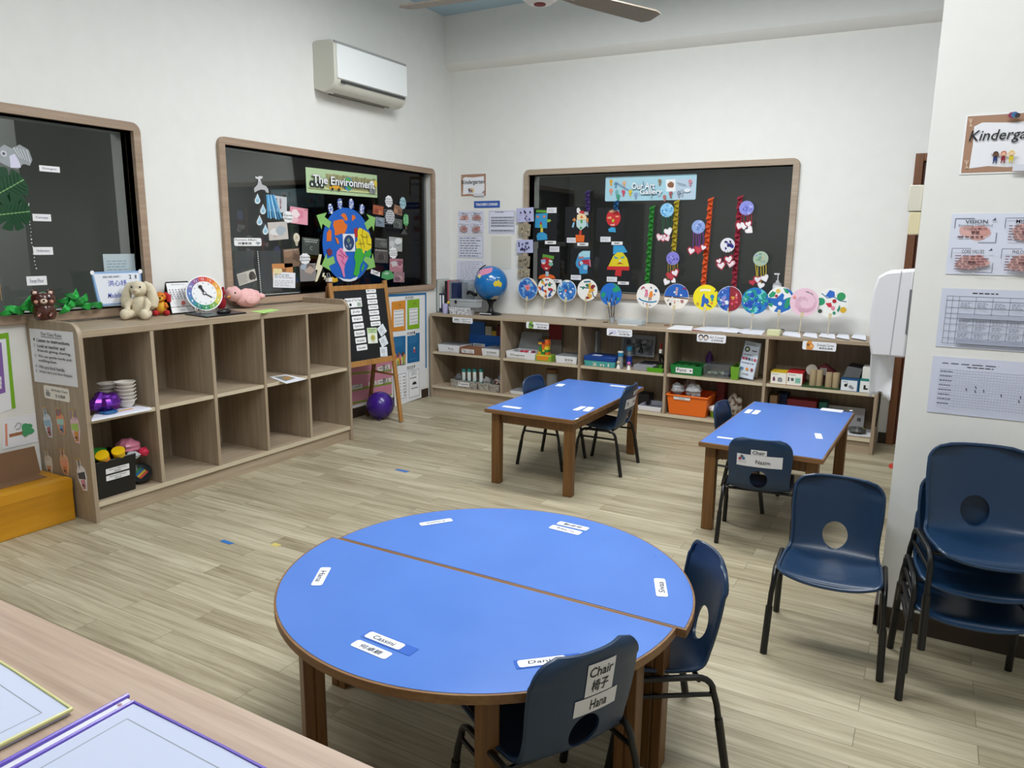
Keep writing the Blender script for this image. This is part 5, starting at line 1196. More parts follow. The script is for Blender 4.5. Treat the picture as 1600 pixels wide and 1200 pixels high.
def vision(a, heads):
    for i, (f, g) in enumerate(((.03, .04), (.52, .04), (.03, .53), (.52, .53))):
        x0, y0, x1, y1 = a.bb; W, H = x1-x0, y1-y0; w, h = .44, .43
        b = (x0+W*(f+w*.5), y1-H*(g+h*.62)); a.h += .0004; a.blob(*b, W*.15, col('#ddb0ab'), False, None, 18, .4, None, H*.12); a.h += .0004; a.blob(b[0]+W*.05, b[1]+H*.03, W*.09, col('#d59d98'), False, None, 18, .4, None, H*.08)
        rl(a, [(f+.01, g+.2), (f+.01, g+.04), (f+.2, g+.04)], W*.006, col('#4b4a68')); rl(a, [(f+.26, g+h), (f+w-.01, g+h), (f+w-.01, g+h-.16)], W*.006, col('#4b4a68'))
        rt(a, heads[i], f+.11, g+.06, f+.33, g+.12, INK, .004); 
        rt(a, '梦想' if i % 2 == 0 else '使命', f+.18, g+.24, f+.26, g+.3, INK, .01)
        if i == 0: rt(a, 'Enriching Childhood', f+.05, g+.135, f+.38, g+.175, INK, .002); rt(a, 'Creating Minds', f+.1, g+.19, f+.33, g+.225, INK, .002); rs(a, f+.05, g+.32, f+.4, g+.36, 1, col('#6a4a4e'), .6)
        else: rs(a, f+.05, g+.14, f+.4, g+.4, 6, col('#7d5f66'), .35)
        rp(a, [(f+.37, g+.08), (f+.4, g+.03), (f+.41, g+.07)], col('#4b4a68'))
    return a
a = zs(BWALL, CZf, 165, 367, 353, 533, LILAC); vision(a, ('VISION', 'MISSION', 'CORE VALUES', 'PHILOSOPHY')); a.done('vision_sheet', 'sheet with four pink blotched panels under the small Kindergarten poster', 'poster')
a = zs(BWALL, CZf, 385, 362, 577, 533, LILAC); rs(a, .25, .06, .7, .12, 1, INK); border(a, .003, GREY, .012)
for g in (.28, .4, .5, .62, .82): rb(a, .1, g, .95, g+.07, col('#a7abb8')); rs(a, .12, g+.01, .9, g+.06, 1, col('#5d616e'))
a.done('timetable_sheet', 'printed timetable sheet right of the four-panel sheet in the corner', 'notice')
a = zs(BWALL, CZf, 165, 540, 350, 710, LILAC); border(a, .003, GREY, .01); rs(a, .08, .08, .92, .95, 8, col('#7f8494'), .4); a.done('notice_sheet', 'lilac printed notice under the four-panel sheet in the corner', 'notice')
a = zs(BWALL, CZf, 155, 718, 355, 905, LILAC); border(a, .003, GREY, .02); rs(a, .12, .12, .88, .85, 9, col('#a3a7b5'), .3); a.done('notice_sheet', 'pale lilac notice partly hidden by the globe', 'notice')
a = zs(BWALL, CZf, 405, 548, 548, 788, col('#dcdcd2', .25)); a.done('plastic_sleeve', 'empty clear plastic sleeve on the back wall above the globe', 'plastic sleeve')
FP = planey(-.031)
def grp_photo(X0, Y0, X1, Y1, base, cs, rot, label):
    a = zs(FP, CZf, X0, Y0, X1, Y1, base, 0); x0, y0, x1, y1 = a.bb; rnd = random.Random(X0+Y0)
    for i in range(16): rc(a, .12+.76*rnd.random(), .25+.6*rnd.random(), (x1-x0)*.045, rnd.choice(cs), (y1-y0)*.1, 10)
    spin(a, rot); a.done('class_photo', label, 'photo', 'class photos on the window edge')
NAV = [col(c) for c in ('#2b2558', '#3d3578', '#1c1a38', '#b9b4d6')]; OLI = [col(c) for c in ('#6f6752', '#8a8068', '#4d4839', '#a89d86', '#c9bfae')]
grp_photo(588, 346, 710, 446, col('#b9bbe0'), NAV, 3, 'lilac toned class photo at the top of the strip of photos on the window edge')
grp_photo(600, 460, 686, 546, col('#9a917d'), OLI, -4, 'sepia class photo second in the strip by the art window')
grp_photo(590, 574, 705, 670, col('#bcc0e4'), NAV, 1, 'lilac toned class photo third in the strip by the art window')
grp_photo(598, 690, 682, 768, col('#958c78'), OLI, -3, 'sepia class photo fourth in the strip by the art window')
grp_photo(597, 780, 682, 846, col('#9d947f'), OLI, -2, 'sepia class photo lowest in the strip, just above the first fan')

# ---- things on the shelf below
ZB = BH
OZf = zf(680, 430, 11.43)
def boxpx(f, X0, Y0, X1, Y1, y):
    (u0, v0), (u1, v1) = f(X0, Y0), f(X1, Y1); p = on(u0, v0, 1, y); q = on(u1, v1, 1, y); return p.x, q.x, max(p.z, q.z), min(p.z, q.z)
# globe
gc = on(767, 442, 1, -.2); GR_ = .163
t = thing('globe', 'blue desk globe on a round black base at the left end of the back shelf', 'globe', (gc.x, -.2, ZB))
OCE = col('#0f6fb8', .25, 0, .3); cmb(MB().ball(gc, GR_, OCE, 40, 28), 'sphere', t)
def gpatch(L, c):
    m = MB(); n = len(L); cx = sum(p[0] for p in L)/n; cy = sum(p[1] for p in L)/n; P = []
    for i in range(n):
        for k in range(3): P.append((L[i][0]+(L[(i+1) % n][0]-L[i][0])*k/3, L[i][1]+(L[(i+1) % n][1]-L[i][1])*k/3))
    N = len(P); R = GR_*1.006; vs = []
    def hit(X, Y):
        u, v = OZf(X, Y); d = ray(u, v).normalized(); o = CAM_P-gc; b = o.dot(d); dd = b*b-o.length_squared+R*R
        return CAM_P+d*(-b-math.sqrt(max(0, dd)))
    for f in (1/3, 2/3, 1):
        for x, y in P: vs.append(hit(cx+(x-cx)*f, cy+(y-cy)*f))
    vs.append(hit(cx, cy)); fs = [(3*N, i, (i+1) % N) for i in range(N)]+[(r*N+i, (r+1)*N+i, (r+1)*N+(i+1) % N, r*N+(i+1) % N) for r in (0, 1) for i in range(N)]
    m.add(vs, fs, col(c, .3)); return m
lm = MB()
for L, c in (([(1035, 150), (1075, 95), (1105, 105), (1125, 80), (1140, 75), (1150, 110), (1185, 130), (1195, 170), (1172, 215), (1150, 205), (1110, 195), (1060, 205)], '#d9c23a'), ([(960, -130), (1030, -140), (1010, -60), (940, -25), (880, -10), (800, 20), (760, 10), (770, -60), (850, -115)], '#d98aa9'), ([(745, 0), (800, -10), (820, 20), (795, 55), (770, 40)], '#d9d27a'),
             ([(920, 60), (950, 70), (940, 85), (925, 80)], '#e9e4da'), ([(955, 20), (1005, 0), (1020, 30), (980, 45)], '#d9e0d2'), ([(1060, 30), (1085, 50), (1075, 75)], '#e9e4da'), ([(1095, 30), (1160, 40), (1150, 55), (1100, 45)], '#c3d9e0'), ([(1000, 410), (1060, 370), (1140, 368), (1120, 410), (1050, 430), (1010, 440)], '#c9c4bb'), ([(975, 410), (995, 405), (990, 430)], '#c9d9d9')):
    g = gpatch(L, c); lm.add([tuple(p) for p in g.v], g.f, g.mats[0])
cmb(lm, 'continents', t, sharp=60)
arm = [gc+Vector((math.cos(w)*.178*-.45, math.cos(w)*.178*.0, 0))*0+Vector((.178*math.cos(w), 0, .178*math.sin(w))) for w in [math.radians(d) for d in range(110, 292, 12)]]
cmb(MB().tube(arm, .006, BLACK), 'meridian_arm', t)
cmb(MB().lathe([(.0, ZB), (.108, ZB+.001), (.108, ZB+.008), (.085, ZB+.018), (.04, ZB+.026), (.026, ZB+.04), (.02, ZB+.07), (.022, ZB+.098), (.04, gc.z-GR_-.012), (.052, gc.z-GR_+.004), (.0, gc.z-GR_-.002)], (gc.x, -.2, 0), BLACK, 32), 'stand', t)
cmb(MB().prism([(gc.x-.07, ZB+.012), (gc.x+.07, ZB+.012), (gc.x+.06, ZB+.022), (gc.x-.06, ZB+.022)], 1, -.305, -.2999, col('#c9cdd2', .3)), 'maker_plate', t)
# file rack with binders
x0, x1, zt, zb = boxpx(OZf, 95, 70, 560, 640, -.2)
t = thing('file_rack', 'clear plastic file rack holding binders at the shelf end beside the globe', 'rack', ((x0+x1)/2, -.17, ZB))
CP = clear('clear_plastic', '#dfe4e6', .22, .1)
for x in (x0, (x0+x1)/2+.02, x1): cmb(MB().box((x-.002, -.28, ZB+.0005), (x+.002, -.05, zt), CP), 'side_panel', t)
cmb(MB().box((x0+.0025, -.28, ZB+.0005), (x1-.0025, -.05, ZB+.004), CP), 'floor_panel', t)
xs = x0+.006
for w, h, c, lab, d in ((.022, .97, '#c9ccc4', 'pale grey folder, leftmost in the clear file rack', 0), (.034, .56, '#1c2444', 'short navy binder with a white spine label, left of its twin', 1), (.034, .56, '#1c2444', 'short navy binder with a white spine label, right of its twin', 1), (.03, .95, '#16161a', 'tall black binder behind the white spine labels', 0), (.014, .97, '#c24a67', 'pink folder standing upright in the file rack', 0), (.016, .93, '#8f8d8a', 'grey folder between the pink and navy ones', 0), (.06, .9, '#1f2c55', 'navy slanted document wallet at the rack\'s right side', 0)):
    if xs+w > x1-.004: w = x1-.005-xs
    if (x0+x1)/2+.02-.003 < xs+w and xs < (x0+x1)/2+.023: xs = (x0+x1)/2+.023
    hh = (zt-ZB)*h; tt = tag(MB().box((xs, -.27, ZB+.0045), (xs+w-.001, -.06, ZB+.0045+hh), col(c, .5)).build('binder', None, (xs+w/2, -.16, ZB+.0045), .002), lab, 'binder', 'binders in the file rack')
    if d: cmb(MB().box((xs+.006, -.2712, ZB+.04), (xs+w-.008, -.2702, ZB+hh*.94), PAPER), 'spine_label', tt)
    xs += w+.0012
# white patterned basket with a clear box on it
x0, x1, zt, zb = boxpx(OZf, 240, 560, 640, 690, -.4)
def speck(name, base, spot, sc):
    m, tr, b = nodemat(name); tc = tr.nodes.new('ShaderNodeTexCoord'); v = tr.nodes.new('ShaderNodeTexNoise'); v.inputs['Scale'].default_value = sc; v.inputs['Detail'].default_value = 2
    tr.links.new(tc.outputs['Object'], v.inputs['Vector']); tr.links.new(ramp(tr, v.outputs[0], [(.45, base), (.6, spot)]), b.inputs['Base Color']); b.inputs['Roughness'].default_value = .5; return m
SPK = speck('white_patterned_plastic', '#e8e9ee', '#8f93a0', 75); WICK = speck('grey_wicker', '#b5b0a6', '#6f6b63', 90)
t = tag(MB().tray((x0, -.405, ZB+.0005), (min(x1+.06, gc.x-.118), -.29, zt), SPK, .004, .01).build('storage_basket', None, ((x0+x1)/2, -.35, ZB), .002), 'white patterned plastic basket in front of the file rack', 'basket')
xa, xb, z1, z0 = boxpx(OZf, 285, 385, 720, 540, -.37)
t = thing('clear_case', 'clear lidded plastic case resting on the white patterned basket', 'case', ((xa+xb)/2, -.34, zt+.001)); CB = clear('cloudy_plastic', '#c3c4c8', .45, .2)
cmb(MB().box((xa, -.395, zt+.001), (xb+.02, -.285, zt+.055), CB), 'tub', t, .004); cmb(MB().box((xa-.003, -.398, zt+.0555), (xb+.023, -.282, zt+.075), CB), 'lid', t, .004); cmb(MB().box((xa+.06, -.4025, zt+.035), (xa+.085, -.3985, zt+.065), BLACK), 'latch', t, .002)
for i in range(4): cmb(MB().ball((xa+.03+.045*i, -.34, zt+.024), (.02, .03, .018), col(('#3a5f9a', '#2f8f7a', '#4a4a50', '#c9d9d9')[i])), 'contents', t)
x0_, x1_, zt_, zb_ = boxpx(OZf, 122, 505, 222, 655, -.37)
t = tag(MB().lathe([(.0, 0), (.026, .001), (.03, zt_-ZB), (.026, zt_-ZB), (.023, .006), (0, .006)], ((x0_+x1_)/2, -.36, ZB+.0003), col('#b7b3dc', .4), 20).build('purple_cup', None, ((x0_+x1_)/2, -.36, ZB)), 'lilac cup at the left end of the back shelf', 'cup')
p = on(*OZf(235, 488), 1, -.33); t = tag(MB().ball((p.x, -.325, ZB+.103), .017, col('#e3cf3a', .5)).tube([(p.x, -.325, ZB+.0005), (p.x, -.325, ZB+.09)], .005, col('#8f8f8f')).build('yellow_pompom', None, (p.x, -.325, ZB)), 'small yellow pompom on a stick behind the lilac cup', 'pompom')
t = tag(MB().tube([on(*OZf(X, Y), 1, -.18) for X, Y in ((565, 330), (600, 300), (660, 315), (700, 350), (740, 345))], .018, BLACK, 8).build('cable_bundle', None, on(*OZf(640, 330), 1, -.18)), 'black cable bundle stuffed between file rack and globe', 'cable')

# ================================================================ art window display
GW = G_BW
GZf = zf(800, 240, 3.478); FZf = zf(820, 290, 7.5); HZf = zf(990, 290, 6.317)
a = Art(GW, .002); a.rect(*GZf(510, 128), *GZf(998, 250), col('#a9d4e3', .4), .012); a.bb = a.box2(*GZf(510, 128), *GZf(998, 250)); rnd = random.Random(3)
a.poly([GZf(880, 138), GZf(996, 136), GZf(994, 246), GZf(884, 250)], '#b9cfe0'); a.poly([GZf(836, 142), GZf(888, 138), GZf(890, 206), GZf(840, 206)], '#eef2f4'); a.blob(*GZf(864, 170), 5, '#8a5a3f')
for X, Y, c in ((540, 152, '#d9a83c'), (566, 164, '#5f8fb0'), (612, 160, '#e2b08c'), (540, 200, '#e0967e'), (572, 208, '#6fb3b8'), (608, 208, '#c94f6a'), (646, 208, '#d9c23a'), (580, 232, '#3f9e7a'), (676, 222, '#8fa3c9'), (806, 150, '#8f7a5a'), (832, 236, '#b0706a'), (866, 216, '#a05a5a'), (910, 212, '#8796a8'), (928, 206, '#a3b0bf'), (972, 152, '#c98a9a')): a.blob(*GZf(X, Y), 3, c); a.poly([GZf(X-6, Y+12), GZf(X+6, Y+12), GZf(X+4, Y+24), GZf(X-4, Y+24)], c)
a.circ(*GZf(956, 200), 5, '#dfe8ee', ry=3); a.line([GZf(575, 160), GZf(640, 200)], .006, '#5f6fa8'); a.line([GZf(716, 150), GZf(722, 176)], .005, '#4a5560'); a.line([GZf(775, 210), GZf(760, 246)], .005, '#4a5560'); a.line([GZf(900, 160), GZf(950, 172)], .005, '#4a5560')
for d, c, b in ((0, col('#5f8ea3'), .05), (0, WHITE, .018)): a.text('Our Art', *GZf(656, 160), *GZf(780, 192), c, b); a.text('Gallery', *GZf(700, 194), *GZf(820, 228), c, b)
a.done('gallery_sign', 'light blue title sign reading Our Art Gallery', 'sign')
BK = col('#0c0f14', .6)
def face(X0, Y0, X1, Y1, shapes, label):
    a = Art(GW, .001); a.rect(*FZf(X0, Y0), *FZf(X1, Y1), BK)
    for c, L in shapes:
        if isinstance(L, tuple): a.circ(*FZf(L[0], L[1]), L[2]/7.5, c, ry=(L[3]/7.5 if len(L) > 3 else None))
        else: a.poly([FZf(*p) for p in L], c)
    a.done('face_collage', label, 'collage', 'paper face collages')
face(100, 268, 372, 660, [('#64a83c', [(135, 285), (262, 290), (262, 318), (135, 316)]), ('#3a9fd4', [(128, 330), (270, 322), (262, 500), (120, 492)]), ('#8fbf3f', [(262, 398), (300, 395), (312, 412), (290, 428), (262, 428)]), ('#d98a6a', (155, 365, 22, 14)), ('#d98a6a', (232, 362, 22, 14)), ('#c0392b', [(192, 415), (210, 458), (176, 455)]), ('#8fbf3f', [(175, 455), (210, 458), (206, 495), (180, 492)]), ('#e3cf3a', [(192, 495), (216, 495), (218, 545), (186, 545)]), ('#3a9fd4', [(140, 590), (160, 555), (215, 543), (262, 570), (270, 632), (150, 642)])], 'paper collage of a blue square face with a green hat, top left of six')
face(478, 250, 765, 670, [('#e9e9ec', [(610, 270), (635, 255), (660, 300), (640, 330), (612, 315)]), ('#e9e9ec', [(700, 308), (748, 300), (748, 345), (705, 345)]), ('#c0303a', [(640, 300), (690, 292), (705, 330), (650, 340)]), ('#f0dcb0', [(615, 345), (650, 325), (700, 335), (725, 365), (722, 400), (612, 400)]), ('#e2711f', [(650, 380), (668, 345), (690, 382)]), ('#bcd9dc', [(606, 402), (722, 402), (728, 470), (660, 525), (610, 480)]), ('#4f9e4a', (668, 420, 14, 22)), ('#4f9e4a', (660, 495, 16, 14)), ('#d98a4a', [(560, 405), (585, 375), (605, 400), (590, 425)]), ('#d98a4a', [(722, 370), (750, 385), (748, 435), (730, 430)]), ('#8fc9e3', [(572, 430), (590, 432), (575, 492), (555, 488)]), ('#8fc9e3', [(730, 435), (742, 438), (748, 488), (735, 482)]), ('#c0392b', [(645, 525), (672, 525), (670, 580), (640, 578)]), ('#e2671f', [(600, 575), (706, 582), (698, 662), (602, 660)])], 'paper collage of a pale bearded face with orange ears, top middle of six')
face(845, 262, 1160, 645, [('#8fb3dc', [(1060, 290), (1105, 282), (1112, 325), (1070, 320)]), ('#c9282f', (1040, 380, 92, 100)), ('#c9a27a', [(985, 300), (1030, 282), (1090, 300), (1010, 320)]), ('#e8a77a', [(970, 370), (1015, 362), (1020, 388), (975, 388)]), ('#e8a77a', [(1065, 355), (1105, 352), (1106, 368), (1068, 370)]), ('#b7c23a', (1037, 410, 16, 20)), ('#e9b0b0', [(1005, 455), (1060, 448), (1050, 470), (1010, 468)]), ('#3a9fd4', [(980, 510), (1015, 488), (1062, 492), (1070, 548), (1040, 545), (990, 542)])], 'paper collage of a round red face with a blue collar, top right of six')
face(150, 735, 410, 1110, [('#5fa03c', [(212, 802), (345, 826), (340, 866), (208, 842)]), ('#b3202c', [(196, 860), (240, 838), (310, 858), (320, 940), (280, 995), (230, 990), (195, 950)]), ('#8fb3dc', [(190, 870), (245, 862), (248, 905), (196, 912)]), ('#f0d8d0', (222, 908, 22, 14)), ('#7fc0a9', (308, 920, 30, 22)), ('#dfe3ea', [(285, 868), (330, 880), (325, 900), (288, 895)]), ('#f0d8d0', [(232, 958), (278, 965), (255, 985)]), ('#b9cfe0', [(246, 1005), (284, 1008), (284, 1060), (246, 1060)]), ('#e2671f', [(160, 1090), (180, 1050), (240, 1035), (246, 1060), (284, 1060), (290, 1035), (345, 1055), (365, 1090)])], 'paper collage of a dark red face with glasses, bottom left of six')
face(540, 735, 800, 1070, [('#3f97d0', [(598, 900), (620, 830), (650, 780), (700, 765), (768, 765), (765, 860), (738, 960), (735, 1030), (645, 1035), (638, 980), (602, 940)]), ('#a9d9e8', [(632, 800), (680, 765), (768, 765), (762, 840), (635, 842)]), ('#c0707a', [(632, 835), (690, 830), (690, 852), (632, 856)]), ('#b3243c', [(630, 900), (680, 870), (755, 865), (755, 930), (690, 915), (640, 945)]), ('#a9d9e8', (665, 908, 22, 22)), ('#d9849a', [(755, 860), (770, 865), (776, 950), (762, 950)]), ('#8fc9ea', [(690, 935), (740, 940), (730, 990), (690, 980)])], 'paper collage of a blue face with a dark red mask, bottom middle of six')
face(880, 690, 1240, 1110, [('#3a9fd4', [(1040, 700), (1160, 705), (1205, 780), (1035, 805)]), ('#e3d020', [(980, 945), (1040, 820), (1090, 780), (1150, 785), (1200, 850), (1225, 948)]), ('#4f9fb0', [(1050, 825), (1100, 850), (1075, 860), (1050, 850)]), ('#4f9fb0', [(1125, 840), (1170, 825), (1165, 850), (1130, 855)]), ('#b9dde6', [(1110, 870), (1132, 870), (1132, 890), (1108, 890)]), ('#b3202c', [(1075, 925), (1115, 898), (1165, 922), (1120, 914)]), ('#c9282f', [(975, 945), (1230, 950), (1225, 995), (965, 985)]), ('#c9282f', [(1068, 990), (1140, 990), (1132, 1062), (1058, 1055)])], 'paper collage of a yellow face with a blue hat, bottom right of six')
for X, Y, w, h, lab in ((318, 290, 112, 62, 'beside the green hat of the blue face'), (350, 745, 112, 66, 'between the left face collages'), (552, 640, 112, 60, 'left of the orange neck'), (948, 630, 118, 62, 'below the blue collar'), (602, 1076, 118, 60, 'under the masked blue face'), (1023, 1098, 118, 62, 'under the yellow face, left one')):
    a = zs(GW, FZf, X-w/2, Y-h/2, X+w/2, Y+h/2, col('#e9ebf2'), 0, .004); rs(a, .1, .2, .9, .8, 3, col('#8a8d99'), .35); a.done('caption_card', 'small white caption card with fine print %s' % lab, 'caption card', 'caption cards')
for X, Y, s, lab in ((304, 667, 'Ayla', 'under the blue square face'), (682, 688, 'Harith', 'under the orange neck'), (1083, 676, 'Sophie', 'above the blue hat'), (1157, 1142, 'Hana', 'lowest, right of the yellow face'), (372, 1118, 'Nazim', 'half hidden by the painted fans')):
    a = zs(GW, FZf, X-64, Y-20, X+64, Y+20, WHITE, 0, .004); rs(a, .25, .3, .75, .7, 1, INK, .9, 6); a.done('caption_card', 'narrow white name card in bold print, %s' % lab, 'caption card', 'name cards in the art window')
# twisted crepe streamers
def streamer(A, B, c, turns, label, hw=.027):
    p, q = on(*A, 1, -.0), on(*B, 1, -.0); p.y = q.y = .012; m = MB(); n = turns*12
    m1, m2 = col(c, .7), None
    def fn(u, v):
        w = v*turns*2*PI; s = (u-.5)*2; x = hw*s*(.78+.22*math.cos(w)); y = .013*s*math.sin(w)+.010*math.cos(2*w); z = .016*s*math.sin(w+.6)
        b = p+(q-p)*v; return (b.x+x, b.y+y-.012, b.z+z)
    m.grid(fn, 3, n, m1); o = m.build('crepe_streamer', None, p, sharp=25); tag(o, label, 'streamer', 'twisted crepe streamers')
streamer((1019.5, 322), (1011, 446), '#1f7a26', 9, 'twisted dark green crepe streamer, third from the left on the art window')
streamer((1058, 313), (1053, 393), '#a8951f', 6, 'twisted mustard yellow crepe streamer beside the light blue disc')
streamer((1111, 309), (1099, 449), '#cf4f1c', 10, 'twisted orange crepe streamer in the middle right of the art window')
streamer((1157, 306), (1147, 452), '#8e1c33', 10, 'twisted dark red crepe streamer on the right of the art window')
streamer((963.5, 313), (962, 328), '#1c5a8a', 2, 'short deep blue crepe streamer above the round red face')
streamer((918, 298), (919, 330), '#3f2a6a', 3, 'dim purple crepe streamer above the bearded face')
HEART = [(0, -1), (-.55, -.45), (-.95, .05), (-1, .45), (-.75, .8), (-.4, .82), (0, .5), (.4, .82), (.75, .8), (1, .45), (.95, .05), (.55, -.45)]
def jelly(X, Y, R, c, cs, sc, hearts, y0, label, d=.028):
    Pl = planey(-.032); c0 = Pl.P(*HZf(X, Y)); k = (Pl.P(*HZf(X, Y-1))[1]-c0[1])
    t = thing('heart_mobile', label, 'mobile', Pl.W(*c0), 0, 'paper disc and heart mobiles')
    a = Art(Pl, .0); a.circ(*c0, R*k, col(c, .45), False, .003, 32); rnd = random.Random(X)
    for i in range(14): w = rnd.uniform(0, 6.3); q = R*k*.8*rnd.random(); a.h -= .0004; a.blob(c0[0]+q*math.cos(w), c0[1]+q*math.sin(w), R*k*.16, col(rnd.choice(cs)), False, None, 8, .6)
    cmb(a, 'disc', t)
    ymax = max(h[1] for h in hearts)
    for i in range(5):
        x = X-R*.7+R*1.4*i/4; A = Pl.W(*Pl.P(*HZf(x, Y+R*.75)), .001); h = min(hearts, key=lambda h: abs(h[0]-x)); B = Pl.W(*Pl.P(*HZf(x+(h[0]-x)*.5, h[1])), .001)
        cmb(MB().tube([A, (A+B)/2+Vector((.003*(-1)**i, 0, 0)), B], .0035, col(sc, .7), 6), 'string', t)
    for j, (hx, hy, hr, hc, rot) in enumerate(hearts):
        b = Pl.P(*HZf(hx, hy)); r = hr*k; a = Art(Pl, .002+.002*j); cr, sr = math.cos(rot), math.sin(rot)
        def HP(s): return [(b[0]+s*r*(x*cr-y*sr), b[1]+s*r*(x*sr+y*cr)) for x, y in HEART]
        a.poly(HP(1.0), col(hc[0]), False, .0015); a.poly(HP(.7), col(hc[1]), False); cmb(a, 'heart', t)
WR = ('#a8253c', '#eee6ea'); RW = ('#e6dfe4', '#f4f1f2'); PKH = ('#d9a0ac', '#f0e3e6'); RR_ = ('#b3283c', '#c23a4c')
jelly(330, 243, 70, '#8cc6ea', ('#5fa8dc', '#b9e0f2', '#4f97d0'), '#155c3c', [(290, 515, 48, WR, .2), (258, 510, 40, PKH, -.3), (335, 522, 34, PKH, .5), (345, 455, 44, RW, .3)], 480, 'light blue paper disc with green strings and hearts beside the yellow streamer')
jelly(640, 408, 68, '#8ea6dc', ('#6f8fd0', '#b3c3ea', '#5f7fc4'), '#7d3592', [(640, 632, 48, RR_, 0), (690, 612, 36, WR, -.3), (572, 645, 46, WR, -.2)], 600, 'pale blue paper disc with purple strings beside the orange streamer')
jelly(1115, 222, 72, '#8a8edc', ('#6f78d0', '#b0b6ea', '#5a62c0'), '#a01c30', [(1045, 400, 48, WR, -.3), (1092, 396, 42, RW, 0), (1135, 380, 40, WR, .3), (1145, 440, 42, RW, .9)], 360, 'violet blue paper disc with red strings high beside the dark red streamer')
jelly(388, 718, 66, '#8682d6', ('#6a68c4', '#a9a8e6', '#5a55b0'), '#a08a22', [(372, 890, 52, RR_, .3), (412, 862, 46, WR, .4), (325, 952, 36, RW, -.4), (400, 940, 26, RW, .9)], 830, 'purple paper disc with red hearts directly below the yellow streamer')
jelly(928, 588, 72, '#e4e4ea', ('#151a74', '#1f2687', '#10145c', '#2a3194'), '#3a1c2a', [(865, 790, 50, WR, .2), (845, 745, 34, WR, .4), (960, 770, 44, PKH, -.2), (942, 728, 48, WR, .25)], 700, 'white paper disc blotched with navy left of the dark red streamer')
jelly(1255, 722, 74, '#a9bfa9', ('#8fae8a', '#c9b58a', '#8fa0d0', '#6f9f8f'), '#c4b02c', [(1175, 955, 34, RR_, .3), (1225, 928, 44, WR, 0), (1297, 915, 40, RW, .4), (1258, 985, 36, RW, -.2)], 880, 'greenish paper disc with yellow strings at the art window\'s right end')

# ================================================================ painted fans along the back shelf
def fan(u, v, r, y, base, paint, label, foot=None, tilt=0):
    c = on(u, v, 1, y); k = r/ (FPX/((c-CAM_P).dot(cF))); fx = on(foot[0], foot[1], 1, y).x if foot else c.x
    t = thing('painted_fan', label, 'fan', (fx, y, ZB), 0, 'painted paper fans')
    Pl = planey(y-.001); a = Art(Pl, 0); a.circ(c.x, c.z, k, col(base, .5), False, .004, 40); a.k = (c.x, c.z, k); paint(a); cmb(a, 'paper_disc', t)
    dx = (c.x-fx); b = Vector((c.x-dx*.2*0, y, c.z-k*.9)); d = (Vector((c.x, y, c.z))-Vector((fx, y, ZB))).normalized()
    top = Vector((c.x, y, c.z))-d*(k*.8)
    cmb(MB().tube([Vector((fx, y+.004, ZB+.0005)), top+Vector((0, .004, 0))], .0032, col('#d9c9a8', .6), 8), 'stick', t)
    q = top-d*.012; m = MB(); m.M = Matrix.Translation(q) @ Matrix.Rotation(math.atan2(d.x, d.z), 4, 'Y'); m.box((-.012, -.007, -.02), (.012, .007, .022), col('#d3c7a0', .5)); cmb(m, 'clip', t, .002)
def spots(a, n, cs, s0, s1, seed, ring=(0, .85), j=.6):
    rnd = random.Random(seed); x, y, k = a.k
    for i in range(n):
        w = rnd.uniform(0, 2*PI); q = k*math.sqrt(rnd.uniform(ring[0]**2, ring[1]**2)); s = k*rnd.uniform(s0, s1); s = min(s, k*.98-q) if k*.98-q > .004 else .004; a.h -= .00042
        a.blob(x+q*math.cos(w), y+q*math.sin(w), s, col(rnd.choice(cs), .5), False, None, 8, j)
    a.h += .0005
def P_(a, L, c): x, y, k = a.k; a.poly([(x+k*p, y+k*q) for p, q in L], c, False)
def L_(a, L, w, c): x, y, k = a.k; a.line([(x+k*p, y+k*q) for p, q in L], k*w, c, False)
def C_(a, p, q, r, c): x, y, k = a.k; a.circ(x+k*p, y+k*q, k*r, c, False)
def arc(a, w0, w1, c, r=.98): x, y, k = a.k; n = 20; a.poly([(x+k*r*math.cos(w0+(w1-w0)*i/n), y+k*r*math.sin(w0+(w1-w0)*i/n)) for i in range(n+1)], c, False)
def f1(a): C_(a, 0, 0, .95, '#3a74c4'); spots(a, 40, ('#2f6fc8', '#1f5ab4', '#5f9fe0', '#2a62b8', '#8fbfe6'), .08, .22, 1); arc(a, .2, 1.4, '#f0d9c0'); P_(a, [(0, -.25), (-.28, .15), (-.22, .35), (-.05, .3), (.1, .4), (.25, .25), (.22, 0)], '#e58aa6'); P_(a, [(.02, -.12), (-.12, .12), (.0, .2), (.14, .08)], '#e8703c')
def f2(a): spots(a, 26, ('#1f8a5a', '#2a9a6a', '#e8a83c', '#d94f2f', '#2a5fa8', '#b3202c'), .07, .17, 2); P_(a, [(.25, -.3), (.1, -.05), (.2, .05), (.32, -.02), (.45, .05), (.5, -.08)], '#b3202c')
def f3(a): C_(a, 0, 0, .93, '#3a7cc8'); spots(a, 44, ('#2f74c8', '#1f62b8', '#4f94d8', '#8fd0b8', '#dfe9ee'), .08, .2, 3); C_(a, -.1, .0, .12, '#d97a5a'); P_(a, [(-.2, .8), (.3, .82), (.2, .98), (-.15, .98)], '#f2f2f0')
def f4(a): L_(a, [(-.75, .25), (-.3, .2), (.2, .15), (.5, -.1), (.6, -.5), (.8, -.65)], .09, '#1c3a6a'); L_(a, [(-.35, .72), (.3, .78)], .14, '#2a6a8a'); C_(a, .2, .45, .15, '#e2a93a'); spots(a, 12, ('#1f8a6a', '#1f7a5a', '#e2a93a', '#8a1f2c'), .1, .2, 4, (.3, .85)); P_(a, [(-.1, -.8), (.2, -.8), (.2, -.6), (-.1, -.6)], '#8a1f2c')
